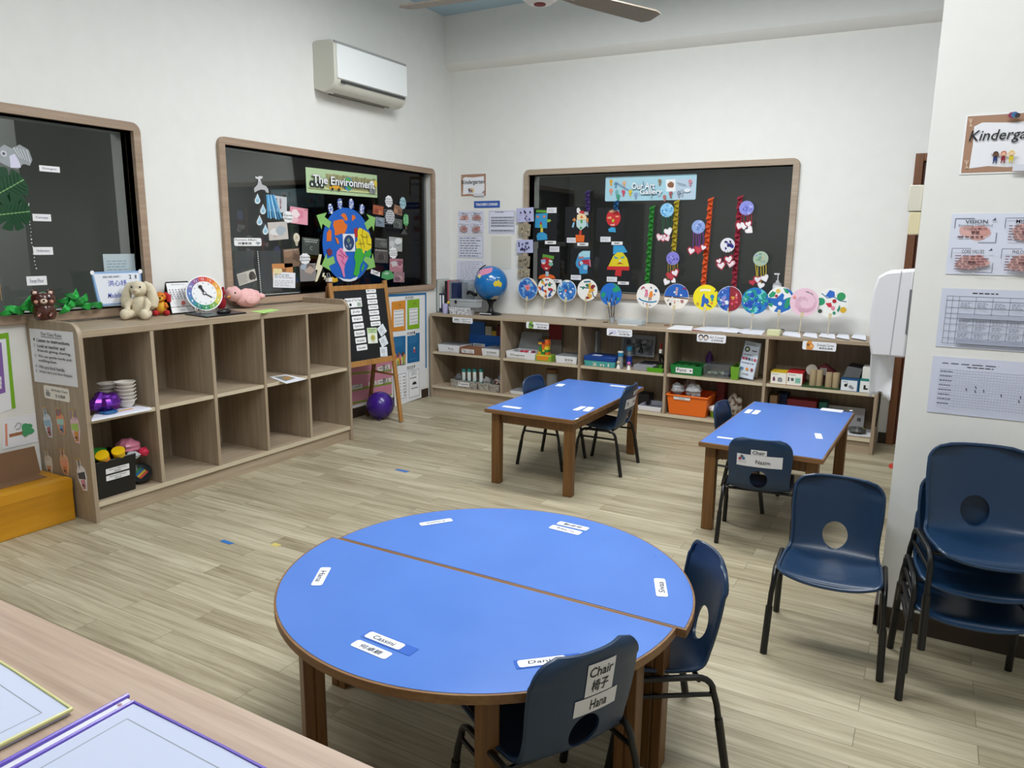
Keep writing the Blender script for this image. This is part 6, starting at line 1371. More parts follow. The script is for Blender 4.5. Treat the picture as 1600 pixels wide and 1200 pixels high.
def f5(a): arc(a, .3, 1.5, '#1fa06a'); P_(a, [(.1, .5), (.5, .7), (.8, .4), (.5, .2), (.2, .25)], '#1fa06a'); P_(a, [(-.95, -.1), (-.7, .25), (-.5, 0), (-.7, -.35)], '#1fa06a'); P_(a, [(.5, -.3), (.85, -.25), (.7, -.55)], '#1fa06a')
def f6(a): L_(a, [(-.8, -.25), (-.5, -.42), (0, -.52), (.5, -.5), (.75, -.4)], .12, '#2a86b0'); P_(a, [(-.3, .0), (-.2, .45), (-.05, .5), (0, .0)], '#e07a9f'); P_(a, [(.05, -.12), (.15, .35), (.35, .42), (.42, .0), (.3, -.12)], '#ef8a2f'); L_(a, [(-.25, .0), (-.25, -.15)], .06, '#8a2a4a'); L_(a, [(-.1, .0), (-.1, -.15)], .06, '#8a2a4a'); L_(a, [(.1, -.12), (.1, -.4)], .08, '#5a2418'); L_(a, [(.25, -.12), (.25, -.35)], .08, '#5a2418'); L_(a, [(-.6, .5), (-.45, .72), (-.3, .6)], .09, '#b33a5a'); C_(a, .65, .45, .11, '#2a6aa8'); spots(a, 6, ('#c94f6a', '#3a4a6a'), .04, .07, 6, (.5, .85))
def f7(a): arc(a, -.05, PI+.05, '#1f5fb8'); P_(a, [(-.97, .02), (.97, -.1), (.97, -.2), (-.97, -.08)], '#5a4434'); L_(a, [(.0, .1), (.03, .7)], .16, '#d9d9e0'); 
def f7b(a):
    f7(a)
    for i in range(4): C_(a, .02, .2+.14*i, .05, '#b3203a')
    P_(a, [(.5, .6), (.8, .55), (.78, .7), (.5, .72)], '#8a2a6a'); spots(a, 7, ('#e6eaf0', '#c9d9ea'), .05, .09, 7, (.3, .6)); P_(a, [(.35, -.3), (.6, -.25), (.62, -.42), (.45, -.5)], '#b35a5f'); C_(a, -.45, -.62, .1, '#2a2a30'); L_(a, [(-.1, -.3), (-.1, -.55)], .1, '#d99a8a'); L_(a, [(-.75, -.4), (-.55, -.25)], .05, '#8a8a90')
def f8(a): P_(a, [(-.5, .62), (-.1, .68), (.35, .66), (.35, .5), (-.1, .52), (-.45, .45)], '#f2f0d9'); P_(a, [(-.3, .0), (-.15, .35), (-.05, .0), (.2, -.1), (.3, -.35), (.1, -.55), (-.05, -.4), (-.15, -.75), (-.35, -.7), (-.3, -.4)], '#2a62b8'); C_(a, .5, .1, .16, '#2f86b0'); C_(a, .52, -.15, .1, '#2f9a8a'); C_(a, .5, -.4, .1, '#e08a3a'); P_(a, [(.1, -.6), (.5, -.75), (.5, -.65), (.2, -.5)], '#1f4a7a'); C_(a, -.6, -.5, .12, '#c9a83a'); L_(a, [(.7, .5), (.8, .65)], .1, '#2a3a6a')
def f9(a): C_(a, 0, 0, .96, '#2f62b8'); spots(a, 60, ('#2f62c0', '#3fa8a0', '#e9eef4', '#5f8fdc', '#1f4aa0', '#9f8fd0'), .07, .16, 9); P_(a, [(.02, -.97), (.02, .97)]+[(.97*math.cos(w), .97*math.sin(w)) for w in [PI/2-PI*i/20 for i in range(21)]], '#8f2230'); rnd = random.Random(5); x, y, k = a.k
def f9b(a):
    f9(a); x, y, k = a.k; rnd = random.Random(11)
    for i in range(16): a.h -= .0004; a.blob(x+k*rnd.uniform(.2, .75), y+k*rnd.uniform(-.6, .6), k*.09, col(rnd.choice(('#c0303f', '#e0607a', '#e9b0b8', '#a01c2c'))), False, None, 8, .6)
    P_(a, [(.1, .2), (.45, .2), (.3, -.08)], '#e0a23a')
def f10(a): spots(a, 60, ('#1f62c8', '#1f9a8a', '#1f7ad0', '#6fd0d0', '#1f4ab0', '#2fa890'), .09, .22, 10); spots(a, 10, ('#e6f2f6', '#9fe0e6'), .03, .06, 12)
def f11(a): P_(a, [(-.95, .15), (-.3, .12), (.1, .55), (.25, .4), (.2, .05), (.5, .2), (.85, .3), (.97, -.1), (.7, -.65), (.1, -.95), (-.4, -.85), (-.2, -.5), (-.8, -.25)], '#1f6ac0'); P_(a, [(-.85, .35), (-.6, .65), (-.35, .55), (-.45, .25), (-.75, .15)], '#1f9a6a'); P_(a, [(.3, -.55), (.4, .1), (.7, .25), (.75, -.2), (.5, -.6)], '#1f9a6a'); P_(a, [(.15, .9), (.6, .75), (.5, .5), (.3, .6)], '#1f9a6a'); P_(a, [(-.9, -.35), (-.5, -.2), (-.55, -.55)], '#1f9a6a'); C_(a, -.2, .68, .15, '#e0c04a'); C_(a, -.3, .3, .11, '#b3283a'); C_(a, .0, -.25, .14, '#e6eef2'); P_(a, [(.2, .98), (.7, .75), (.95, .4), (.8, .35), (.5, .75)], '#1f6ac0')
def f12(a):
    for i in range(7): r = .2+.1*i; L_(a, [(r*math.cos(w), r*.9*math.sin(w)) for w in [i*.7+.35*q for q in range(9)]], .025, '#c98fb0')
    L_(a, [(.05, .78), (.3, .72)], .05, '#8a7a8a'); L_(a, [(.35, .7), (.55, .58)], .05, '#8a7a8a'); C_(a, -.7, .35, .1, '#ef9a8a')
def f13(a): L_(a, [(-.7, .6), (-.3, .3), (.1, .4), (.5, .15), (.9, .1)], .06, '#1f6a9a'); P_(a, [(-.45, .45), (-.2, .85), (.1, .75), (.15, .45), (-.1, .3)], '#2a6ac8'); C_(a, -.7, .05, .26, '#1f9a6a'); C_(a, .55, .45, .27, '#2f9a5f'); P_(a, [(-.4, -.05), (-.05, -.0), (.05, -.3), (-.2, -.3)], '#c92840'); C_(a, .15, .12, .13, '#b3202c'); C_(a, .1, -.35, .13, '#e58a9f'); C_(a, .75, -.45, .2, '#d9b02a'); P_(a, [(.35, -.5), (.5, -.1), (.55, -.35), (.45, -.6)], '#1f8a6a'); C_(a, -.7, -.6, .14, '#3a4a3a'); C_(a, .2, -.68, .1, '#1f8a6a')
FN = ((825, 451, 17.2, -.08, '#cfe3ee', f1, 'blue painted fan with a pink heart, leftmost of the row', (820.5, 492)), (855, 450, 16, -.085, '#f2f1ec', f2, 'white painted fan with green and red spots and a red heart', (844.5, 494)), (886, 454, 16.4, -.11, '#dfeaf0', f3, 'blue and white swirled fan with a small orange centre', (881, 496)), (918, 453, 17, -.13, '#f3f2ee', f4, 'white painted fan with a wavy dark blue line and yellow dot', (911, 500)), (955, 460, 17.8, -.15, '#1f6fcc', f5, 'bright blue fan with green patches behind the paint brushes', (946, 503)),
      (1013, 462, 19, -.18, '#f2eee9', f6, 'white fan painted with pink and orange figures', (1010, 508)), (1057, 463, 19.6, -.2, '#f0e9df', f7b, 'fan painted blue above and white below with a lighthouse', (1048, 508)), (1103, 465, 20, -.2, '#f0e01f', f8, 'yellow fan painted with a blue creature', (1099, 512)), (1140, 467, 19.8, -.2, '#cfdbe8', f9b, 'fan painted half blue speckled and half dark red', (1138, 514)), (1180, 470, 20.6, -.215, '#1f7ac0', f10, 'blue and teal dabbed fan, fourth from the right end', (1172, 516)), (1219.5, 469, 21, -.2, '#f0f2f0', f11, 'white and blue fan with green islands, third from the right end', (1214, 518)), (1257, 472, 21.6, -.215, '#eec9d9', f12, 'plain pink fan with pencil swirls', (1248, 519)), (1300, 473, 23, -.2, '#f2f3ee', f13, 'white fan with red blue and green blots, rightmost of the row', (1293, 522)))
for f in FN: fan(*f[:7], foot=f[7])
# hand gel bottle on the ledge behind the fans
LZ = AZ0+.0505; p = on(1214, 455, 1, .008)
t = thing('hand_gel_bottle', 'clear hand gel pump bottle on the art window ledge', 'bottle', (p.x, .008, LZ)); ht = on(1217, 441, 1, .008).z-LZ; hp = on(1218, 427, 1, .008).z-LZ
cmb(MB().lathe([(0, .0005), (.034, .001), (.036, .02), (.036, ht*.9), (.016, ht), (0, ht)], (p.x, .008, LZ), clear('gel_plastic', '#c9ccd0', .45, .1), 24), 'bottle', t)
cmb(MB().lathe([(.0365, ht*.45), (.0368, ht*.47), (.0368, ht*.82), (.0365, ht*.84)], (p.x, .008, LZ), col('#dfe0e6', .4), 24), 'label', t)
cmb(MB().lathe([(.014, ht), (.015, ht+.012), (.005, ht+.014), (.005, hp), (.0, hp)], (p.x, .008, LZ), col('#d9dbde', .3), 16).box((p.x-.03, .0, LZ+hp-.012), (p.x+.012, .016, LZ+hp), col('#d9dbde', .3)), 'pump', t)
# ================================================================ on top of the back shelf
ZT2 = BH
def top_paper(L, c, label, name='paper_sheet', h=.0006, t=.001, extra=None, grp='papers along the back shelf'):
    Pl = planez(ZT2); a = Art(Pl, h)
    P = []
    for u, v in L:
        x, y = Pl.P(u, v); P.append((x, max(y, -.43)))
    a.poly(P, c, False, t)
    if extra: extra(a)
    return a.done(name, label, 'paper', grp)
# brushes in a small jar
p = on(956.5, 505, 2, ZT2); JY = max(p.y, -.3); JX = on(956.5, 503, 1, JY).x
tag(MB().lathe([(0, .0005), (.022, .001), (.022, .055), (.019, .055), (.019, .004), (0, .004)], (JX, JY, ZT2), clear('jar_glass', '#b9b2a6', .4, .1), 20).build('brush_jar', None, (JX, JY, ZT2)), 'small clear jar holding paint brushes in front of the blue fan', 'jar')
for i, (u, v, c) in enumerate(((948, 463, '#3a3330'), (956, 457, '#1c1a1a'), (963, 462, '#4a3a2c'), (953, 466, '#8a7a5a'), (960, 470, '#5a2a22'))):
    top = on(u, v, 1, JY+.005*(i-2)); b = Vector((JX+.006*(i-2), JY+.004*(i-2), ZT2+.006)); d = (top-b)
    t = thing('paint_brush', ('tallest black' if i == 1 else ['left dark', '', 'right brown', 'left tan', 'right maroon'][i])+' handled paint brush standing in the clear jar', 'paint brush', b, 0, 'paint brushes in the jar')
    cmb(MB().tube([b, b+d*.7], .0028, col(c, .4), 8), 'handle', t); cmb(MB().tube([b+d*.7, b+d*.82], .0034, col('#b9b9bb', .3, .8), 8), 'ferrule', t); cmb(MB().tube([b+d*.82, b+d*.9, top], [.004, .005, .001], col('#2a211c', .9), 8), 'bristles', t)
# clear tray of tape
x0 = on(966, 503, 1, -.3).x; x1 = on(1005, 505, 1, -.3).x
t = thing('clear_tray', 'low clear plastic tray beside the paint brushes', 'tray', ((x0+x1)/2, -.3, ZT2))
cmb(MB().tray((x0, -.34, ZT2+.0005), (x1, -.23, ZT2+.045), clear('tray_plastic', '#eef2f4', .25, .08), .003, .004), 'tub', t); cmb(MB().box((x0+.02, -.362, ZT2+.0005), (x1-.03, -.342, ZT2+.008), col('#e6e4dc', .3)), 'front_lip', t, .002)
for i, (u, v, w, c, lab) in enumerate(((908, 500, .05, '#26221f', 'small dark strip lying under the fourth fan'), (946, 504, .02, '#2a2622', 'tiny dark clip lying left of the brush jar'), (1042, 509, .022, '#7a2a2e', 'small dark red clip lying under the sixth fan'))):
    p = on(u, v, 2, ZT2); p.y = max(p.y, -.4); tag(MB().box((p.x-w, p.y-.008, ZT2+.0005), (p.x+w, p.y+.008, ZT2+.006), col(c, .5)).build('shelf_clip', None, p), lab, 'clip', 'dark clips on the shelf top')
top_paper([(1040, 514.5), (1056, 508), (1083, 510), (1080, 516.5), (1062, 517)], '#eef0f5', 'white sheet under the half blue fan, leftmost of the paper row')
top_paper([(1081, 515), (1104, 509.5), (1150, 513), (1132, 519), (1100, 520)], '#e2e5ef', 'white magazine spread under the yellow fan', h=.002)
top_paper([(1080, 517), (1084, 514), (1112, 519), (1104, 521)], '#8a1c2c', 'dark red booklet edge poking from under the white papers', h=.0006)
top_paper([(1112, 516), (1138, 511), (1160, 516), (1150, 522), (1128, 521)], '#eceef6', 'white open booklet right of the yellow fan', h=.0045)
top_paper([(1146, 517), (1172, 512), (1197, 515), (1190, 524), (1160, 523)], '#e6e9f3', 'curled white paper with a black underside below the teal fan', h=.002)
top_paper([(1149, 521), (1172, 518), (1188, 521), (1186, 524), (1160, 524)], '#16161a', 'black folder lying under the curled white paper', h=.0006)
x0, x1, z1, z0 = boxpx(lambda X, Y: (X, Y), 1199, 517, 1218, 527, -.40); tag(MB().box((x0, -.41, ZT2+.0005), (x1, -.34, ZT2+.045), col('#d9dcae', .4)).build('note_block', None, (x0, -.38, ZT2), .002), 'pale yellow green block of notes between the white papers', 'note block')
for i, (u0, u1) in enumerate(((1222, 1250), (1254, 1276), (1279, 1304), (1306, 1326), (1330, 1352))):
    v = 517+ (u0-1222)*.052; nm = ('leftmost, by the note block', 'second from the note block', 'third from the note block', 'fourth, left of the dispenser', 'rightmost, below the towel dispenser')[i]
    top_paper([(u0, v+7), (u0+5, v), (u1, v+3), (u1+1, v+11)], '#e9ecf6', 'white sheet of the overlapping right hand row, '+nm, h=.001+.0018*i, t=.002)
crv = MB(); c = on(1222, 523, 2, ZT2); c.y = max(c.y, -.38)
crv.tube([(c.x, c.y, ZT2+.02+.014*math.sin(w)) if 0 else (c.x+.02*math.cos(w), c.y-.01, ZT2+.024+.02*math.sin(w)) for w in [PI*.2+PI*1.3*k/8 for k in range(9)]], .004, BLACK, 8); tag(crv.build('black_band', None, (c.x, c.y, ZT2)), 'curled black band at the left end of the right paper row', 'band')
# signs on the front edge
SGP = planey(-BD-.0008)
for (u0, v0, u1, v1, s1, s2, c, lab) in ((707.3, 495, 738.6, 506, 'LANGUAGE AND\nLITERACY', '语文与识字角', '#2a2a30', 'white bay sign with ABC letters under the globe'), (822.5, 502.3, 857.6, 515.2, 'Numeracy', '数学角', '#7fae4a', 'white bay sign reading Numeracy, second from left'), (948.4, 512.5, 987.6, 526.8, 'Discovery of\nthe World', '科学角', '#6f74a0', 'white bay sign with a pen picture, middle of the row'), (1089.4, 521, 1134, 536.8, 'Art Corner', '艺术创作角', '#8a8a92', 'white Art Corner bay sign with two children\'s heads'), (1254.5, 532.5, 1306, 549.5, 'Dramatic Corner', '角色扮演角', '#d98f3a', 'white bay sign with an orange cart picture, rightmost')):
    a = sheet(SGP, u0, v0, u1, v1, col('#eceef4', .4), .012, 0); rt(a, s1, .44, .2, .94, .5, INK, .004); rt(a, s2, .5, .6, .9, .85, INK, .004)
    if 'ABC' in lab: rt(a, 'ABC', .08, .25, .36, .55, INK, .02); rs(a, .06, .66, .4, .78, 1, INK)
    elif 'pen' in lab: rb(a, .1, .25, .38, .75, col('#d3d3ea')); rl(a, [(.1, .85), (.24, .55)], .008, INK)
    elif 'heads' in lab:
        for f in (.14, .32): rc(a, f, .38, .02, INK); rc(a, f, .45, .014, col('#e9d9d0')); rs(a, f-.06, .6, f+.06, .85, 2, GREY)
    else: a.h += .0002; x0, y0, x1, y1 = a.bb; a.blob(x0+(x1-x0)*.22, (y0+y1)/2, .03, col(c), False, None, 14, .5); rc(a, .17, .42, .011, col('#4a6a3a' if 'Num' in lab else '#8a5a2a')); rc(a, .27, .55, .011, col('#3a4a5a' if 'Num' in lab else '#e6b06a'))
    a.done('bay_sign', lab, 'sign', 'bay signs on the back shelf')

# ================================================================ inside the back shelf; F(x, y) are enlarged-view positions, depth given
SZf = zf(670, 490, 6.4); TZf = zf(880, 490, 6.317); KZf = zf(1000, 480, 4.0); MZf = zf(1180, 500, 5.455)
IN = [(BDIV[i]+.0145, BDIV[i+1]-.0145) for i in range(5)]
def bx(f, X0, Y0, X1, Y1, y, bay, z0):
    a, b, z1, _ = boxpx(f, X0, Y0, X1, Y1, y); lo, hi = IN[bay]; a = max(a, lo); b = min(b, hi); return a, b, z1
def tray(f, X0, Y0, X1, Y1, bay, z0, label, y0=-.40, d=.24, m=col('#e6e8ec', .4), lid=None, words=None, name='storage_tray', cat='tray', grp='storage trays in the back shelf', inner=None):
    a, b, z1 = bx(f, X0, Y0, X1, Y1, y0, bay, z0); t = thing(name, label, cat, ((a+b)/2, y0+d/2, z0), 0, grp)
    cmb(MB().tray((a, y0, z0+.0005), (b, y0+d, z1), m, .004, .007, .005, inner), 'tub', t, .0015)
    tub = t.children[0]
    if lid: cmb(MB().box((a+.004, y0+.004, z1+.0004), (b-.004, y0+d-.004, z1+.006), lid), 'lid', t)
    if words:
        f0, f1, s = words; s = s if isinstance(s, tuple) else (s,)
        A = Art(Plane((a, y0+.0055, z0), (1, 0, 0), (0, -.0065/max(.02, z1-z0), 1)), .0016); w, h = b-a, z1-z0; A.bb = (w*f0, h*.22, w*f1, h*.78); A.rect(*A.bb, col('#f0f0f2'), .002, False, .0006)
        for i, q in enumerate(s): rt(A, q, .08, .12+.8*i/len(s), .92, .12+.8*(i+.8)/len(s), INK, .006)
        cmb(A, 'label', t).parent = tub
    return t, a, b, z1
CLID = clear('grey_lid', '#9fa3a6', .35, .15)
z = BMZ+.0003; zb = BBZ+.0003
# --- first bay from the corner, upper
tray(SZf, 90, 305, 305, 385, 0, z, 'white tray under a clear lid, leftmost on the upper shelf under the globe', lid=CLID, words=(.45, .75, 'Words'))
tray(SZf, 307, 333, 522, 408, 0, z, 'small brown box with a white label in the leftmost bay', d=.14, y0=-.415, m=col('#8a5f45', .5), words=(.1, .68, ('Magnetic letters', '字母')), name='storage_box', cat='box', grp=None)
tray(SZf, 526, 348, 705, 420, 0, z, 'white tray with Chinese lettering at the right of the leftmost bay', lid=CLID, words=(.25, .9, '语文游戏材料'))
BLB = col('#0f58ab', .4)
a, b, z1 = bx(SZf, 366, 208, 705, 330, -.22, 0, z); t = thing('file_box', 'large bright blue file box at the back of the leftmost bay', 'box', ((a+b)/2, -.12, z))
cmb(MB().tray((a, -.155, z+.0005), (b, -.02, z1), BLB, .004, .002), 'tub', t, .002)
A = Art(planey(-.1553), 0); A.rect(a+.05, z+.045, a+.19, z+.075, PAPER, .002, False, .0006); A.bb = (a+.05, z+.045, a+.19, z+.075); rs(A, .1, .25, .9, .75, 1, INK); cmb(A, 'label', t)
zt_ = min(.80, z1+.13)
for i, (xa, w, h, c, lab) in enumerate(((a+.01, .17, 1, '#1460b4', 'blue folder standing in the blue file box'), (a+.19, .07, .86, '#b9b7a6', 'grey green card folder standing in the blue file box'), (a+.265, .05, .72, '#c9a52a', 'yellow book standing in the blue file box'), (a+.32, .016, .95, '#5a1c26', 'first maroon book at the right of the blue file box'), (a+.342, .014, .92, '#7a2433', 'second maroon book at the right of the blue file box'), (a+.362, .014, .96, '#4a1a30', 'plum book at the right of the blue file box'))):
    if xa+w < b-.004: tag(MB().box((xa, -.15, z+.007), (xa+w, -.035 if w < .05 else -.14, z+.007+(zt_-z-.01)*h), col(c, .5)).build('file_folder', None, (xa+w/2, -.1, z+.007)), lab, 'folder', 'folders in the blue file box')
a, b, z1 = bx(SZf, 320, 235, 362, 310, -.3, 0, z)
# --- first bay, lower
for X0, X1, Y0, lab in ((215, 478, 655, 'grey woven basket with a label, left in the lowest bay under the globe'), (487, 705, 690, 'grey woven basket, right in the lowest bay under the globe')):
    t, a, b, z1 = tray(SZf, X0, Y0, X1, Y0+95, 0, zb, lab, y0=-.40, d=.22, m=WICK, name='woven_basket', cat='basket', grp='woven baskets', words=(.3, .72, 'Puppets') if X0 < 300 else None)
    if X0 < 300:
        for i, u in enumerate((350, 403, 458, 523)):
            x = on(*SZf(u, 600), 1, -.33).x; zt_ = on(*SZf(u, 552), 1, -.33).z
            tt = thing('squeeze_bottle', ['leftmost', 'second', 'third', 'rightmost'][i]+' white and teal tube standing in the woven basket', 'bottle', (x, -.33, zb+.006), 0, 'tubes in the woven basket')
            cmb(MB().tube([(x, -.33, zb+.006), (x, -.33, zt_-.03)], [.017, .019], col('#d3dad6', .4), 14), 'tube', tt); cmb(MB().lathe([(.02, zt_-.0295), (.022, zt_), (.0, zt_)], (x, -.33, 0), col('#2a7f78', .4), 14), 'cap', tt)
            cmb(MB().tube([(x, -.33, zb+.0285), (x, -.33, zb+.07)], .0195, col('#1f8a94', .4), 14), 'band', tt).parent = tt.children[0]
    cs = (('#5a5d5e', 'dark grey crumpled cloth heaped in the left woven basket'),) if X0 < 300 else (('#8a8a86', 'grey soft bundle in the right woven basket'), ('#6a3a34', 'brown and white speckled soft toy bundle in the right woven basket'))
    for i, (c, lb) in enumerate(cs): crumple('cloth_bundle', lb, 'bundle', (a+.05+.13*i, -.3, z1+.0), (.045, .05, .045), col(c, .9) if i == 0 else speck('speckled_cloth', '#5a2f2a', '#c9b9ae', 40), 20+i+X0, .3)
    if X0 > 300: tag(MB().tube([(b-.05, -.3, z1), (b-.03, -.3, z1+.11)], [.04, .012], col('#6f7690', .8), 10).build('cloth_cone', None, (b-.05, -.3, z1)), 'grey blue pointed cloth rising behind the right woven basket', 'cloth')
a = Art(planez(zb), .0004); q = [on(*SZf(X, Y), 2, zb) for X, Y in ((275, 772), (395, 775), (497, 800), (400, 806))]; a.poly([(p.x, max(p.y, -.43)) for p in q], '#d9dbe6', False, .001); a.done('paper_sheet', 'white slip of paper lying in front of the woven baskets', 'paper')
# --- second bay, upper
t, a, b, z1 = tray(SZf, 770, 372, 1064, 455, 1, z, 'open white box with its grey lid standing up, second bay', words=(.1, .7, 'Shapes'), name='storage_box', cat='box', grp=None)
cmb(MB().add([(a+.004, -.165, z1), (b-.06, -.165, z1), (b-.08, -.11, z1+.155), (a+.015, -.11, z1+.155), (a+.004, -.160, z1), (b-.06, -.160, z1), (b-.08, -.105, z1+.155), (a+.015, -.105, z1+.155)], [(0, 1, 2, 3), (7, 6, 5, 4), (0, 4, 5, 1), (1, 5, 6, 2), (2, 6, 7, 3), (3, 7, 4, 0)], CLID), 'raised_lid', t)
for i in range(5): cmb(MB().ball((a+.12+.03*i, -.3, z1-.006), (.018, .03, .012), col(('#a8304a', '#c9506a', '#b3283c', '#e0e0e4', '#8a2a3c')[i], .4)), 'contents', t)
a, b, z1 = bx(SZf, 1000, 310, 1120, 380, -.13, 1, z); tag(MB().box((a, -.13, z+.0005), (b, -.03, z1+.02), col('#d9dade', .4)).build('white_box', None, (a, -.1, z), .002), 'small white box behind the open white box', 'box')
x0 = on(*SZf(1072, 440), 1, -.39).x; x1 = on(*SZf(1228, 440), 1, -.39).x; zt_ = on(*SZf(1150, 412), 1, -.39).z
t = thing('block_set', 'carton of toy bricks on a green and yellow base in the second bay', 'toy', ((x0+x1)/2, -.36, z)); cmb(MB().box((x0, -.40, z+.0005), (x1, -.31, zt_), col('#7fa83a', .4)).box((x0+.012, -.4008, z+.01), (x1-.03, -.4, zt_-.012), col('#d98a2a', .4)).box((x0, -.401, zt_-.012), (x1, -.40, zt_), col('#d9c23a', .4)), 'base', t)
rnd = random.Random(4); zz = zt_+.0005
for i in range(6):
    for j in range(3):
        if rnd.random() < .86:
            x = x0+.03+.036*j+rnd.uniform(-.006, .006); s = .017; cmb(MB().box((x-s, -.375+rnd.uniform(-.01, .01), zz), (x+s, -.335, zz+.0225), col(rnd.choice(('#c0392b', '#e0a52a', '#2f7f3f', '#1f6f4f', '#d96a2a', '#2a2f3a', '#e3d13a')), .35)), 'brick', t)
    zz += .023
x0 = on(*SZf(1112, 207), 1, -.1).x; x1 = on(*SZf(1243, 207), 1, -.1).x; a = sheet(planey(-.016), *SZf(1112, 188), *SZf(1243, 226), col('#c3c5c9'), .004); rs(a, .12, .3, .7, .7, 1, INK); rc(a, .82, .5, .012, INK); a.done('shelf_card', 'pale card stuck on the back of the second bay', 'card')
a, b, z1 = bx(SZf, 1200, 100, 1325, 190, -.06, 1, z); tag(MB().box((a, -.05, z+.0005), (b, -.02, min(z1, .80)), col('#8f8b86', .5)).box((a, -.0505, z+.16), (b, -.05, min(z1, .80)), col('#8a1620', .5)).build('red_book', None, (a, -.05, z)), 'tall book with a dark red top at the back of the second bay', 'book')
tray(SZf, 1265, 420, 1478, 500, 1, z, 'white tray with a grey clear lid at the right of the second bay', lid=CLID, words=(.42, .85, '数学角'))
# --- second bay, lower
tray(SZf, 810, 770, 950, 832, 1, zb, 'white tray behind the chair in the lower second bay', lid=CLID, d=.26)
p = on(*SZf(1235, 640), 1, -.2); zt_ = on(*SZf(1235, 556), 1, -.2).z; t = thing('storage_jar', 'clear round jar with a brown lid in the lower second bay', 'jar', (p.x, -.2, zb))
cmb(MB().lathe([(0, zb+.0005), (.055, zb+.001), (.058, zb+.02), (.055, zt_-.04), (.05, zt_-.035), (0, zt_-.034)], (p.x, -.2, 0), clear('cloudy_jar', '#b9ae99', .35, .1), 24), 'body', t); cmb(MB().lathe([(.06, zt_-.033), (.062, zt_), (0, zt_)], (p.x, -.2, 0), col('#7a5a38', .45), 24), 'lid', t)
# --- third bay, upper
t, a, b, z1 = tray(TZf, 205, 458, 510, 525, 2, z, 'teal tray with a dark blue lid in the third bay', m=col('#4aa6a6', .4), d=.22, name='storage_box', cat='box', grp=None)
cmb(MB().box((a-.001, -.402, z1+.0005), (b+.001, -.178, z1+.042), col('#123f8a', .35)), 'lid', t, .005); cmb(MB().box((a+.06, -.36, z1+.0426), (a+.14, -.3, z1+.0436), col('#c9cfe2')), 'sticker', t)
A = Art(planey(-.4), .0); A.bb = (a+.08, z+.008, a+.24, z+.035); A.c = (a, z); A.text('2 n l', *A.bb, col('#e6e0c9'), .02, 0, False); cmb(A, 'lettering', t)
a, b, z1 = bx(TZf, 188, 165, 330, 415, -.12, 2, z); tag(MB().box((a, -.12, z+.0005), (b, -.03, min(z1, .795)), clear('cloudy_case', '#a3a398', .5, .2)).build('clear_folder', None, (a, -.1, z), .002), 'tall clear case standing at the left of the third bay', 'case')
a, b, z1 = bx(TZf, 430, 395, 520, 430, -.1, 2, z); tag(MB().ball(((a+b)/2, -.12, z+.04), (.05, .04, .0395), col('#b99a2a', .5)).build('yellow_bundle', None, ((a+b)/2, -.12, z)), 'mustard yellow bundle behind the blue lid', 'bundle')
for u, vt, vb, y, cap, lab, k in ((562, 372, 530, -.38, '#1f7fb0', 'clear bottle with a white and blue cap at the front of the third bay', 0), (650, 305, 470, -.27, '#2f9ac9', 'clear bottle with a blue label and light blue cap in the third bay', 1)):
    x = on(*TZf(u, vb), 1, y).x; zt_ = on(*TZf(u, vt), 1, y).z; H = zt_-z; t = thing('toy_bottle', lab, 'bottle', (x, y, z), 0, 'bottles in the third bay')
    cmb(MB().lathe([(0, .0005), (.024, .001), (.026, .02), (.024, H*.55), (.02, H*.72), (0, H*.72)], (x, y, z), clear('bottle_plastic', '#c3c9c0', .3, .08), 20), 'body', t); cmb(MB().lathe([(.022, H*.725), (.025, H*.74), (.025, H*.93), (.0, H*.93)], (x, y, z), col(cap, .4), 20), 'cap', t)
    if k == 0: cmb(MB().lathe([(.025, H*.935), (.024, H), (0, H)], (x, y, z), col('#e4e2d6', .4), 20), 'cap_top', t).parent = [q for q in t.children if q.name.startswith('cap')][0]
    else: cmb(MB().lathe([(.0268, H*.12), (.0268, H*.5)], (x, y, z), col('#1f3f9a', .4), 20), 'label', t)
    for i in range(4): cmb(MB().ball((x+.01*math.cos(i*1.6), y+.01*math.sin(i*1.6), z+.02+.012*i), .009, col(('#c98aa0', '#d9d0b0', '#8fae9a', '#e0c0b0')[i])), 'beads', t)
for u, v, c, lab in ((545, 515, '#c9b59a', 'small beige figurine beside the bottle in the third bay'), (648, 500, '#c96a9a', 'small pink and white figurine right of the bottle in the third bay')):
    p = on(*TZf(u, v), 1, -.40); t = thing('figurine', lab, 'figurine', (p.x, -.40, z)); cmb(MB().lathe([(0, .0005), (.018, .001), (.012, .03), (.006, .04), (0, .041)], (p.x, -.40, z), col('#e6e2da', .4), 16), 'body', t); cmb(MB().ball((p.x, -.40, z+.055), .016, col(c, .4)), 'head', t)
a, b, z1 = bx(TZf, 580, 192, 898, 425, -.06, 2, z); Pl = Plane((a, -.07, z+.075), (1, 0, 0), (0, .18, .98)); A = Art(Pl, 0); A.bb = (0, 0, b-a, min(z1, .80)-z-.08); A.rect(*A.bb, col('#a9adb3', .5), .002, False, .002); rb(A, .05, .06, .95, .94, col('#7c808a')); rb(A, .05, .06, .95, .2, col('#a6aab5'))
rnd = random.Random(8)
for i in range(26): A.h += .00005; x0, y0, x1, y1 = A.bb; A.blob(x0+(x1-x0)*rnd.uniform(.1, .9), y0+(y1-y0)*rnd.uniform(.12, .75), .02, col(rnd.choice(('#4a4e58', '#9a9ea8', '#b9bdc6', '#5f636d'))), False, None, 7, .8)
rl(A, [(.55, .85), (.62, .55), (.6, .4)], .012, INK); rl(A, [(.68, .85), (.63, .6)], .012, INK); A.done('picture_board', 'framed grey picture leaning at the back of the third bay', 'picture')
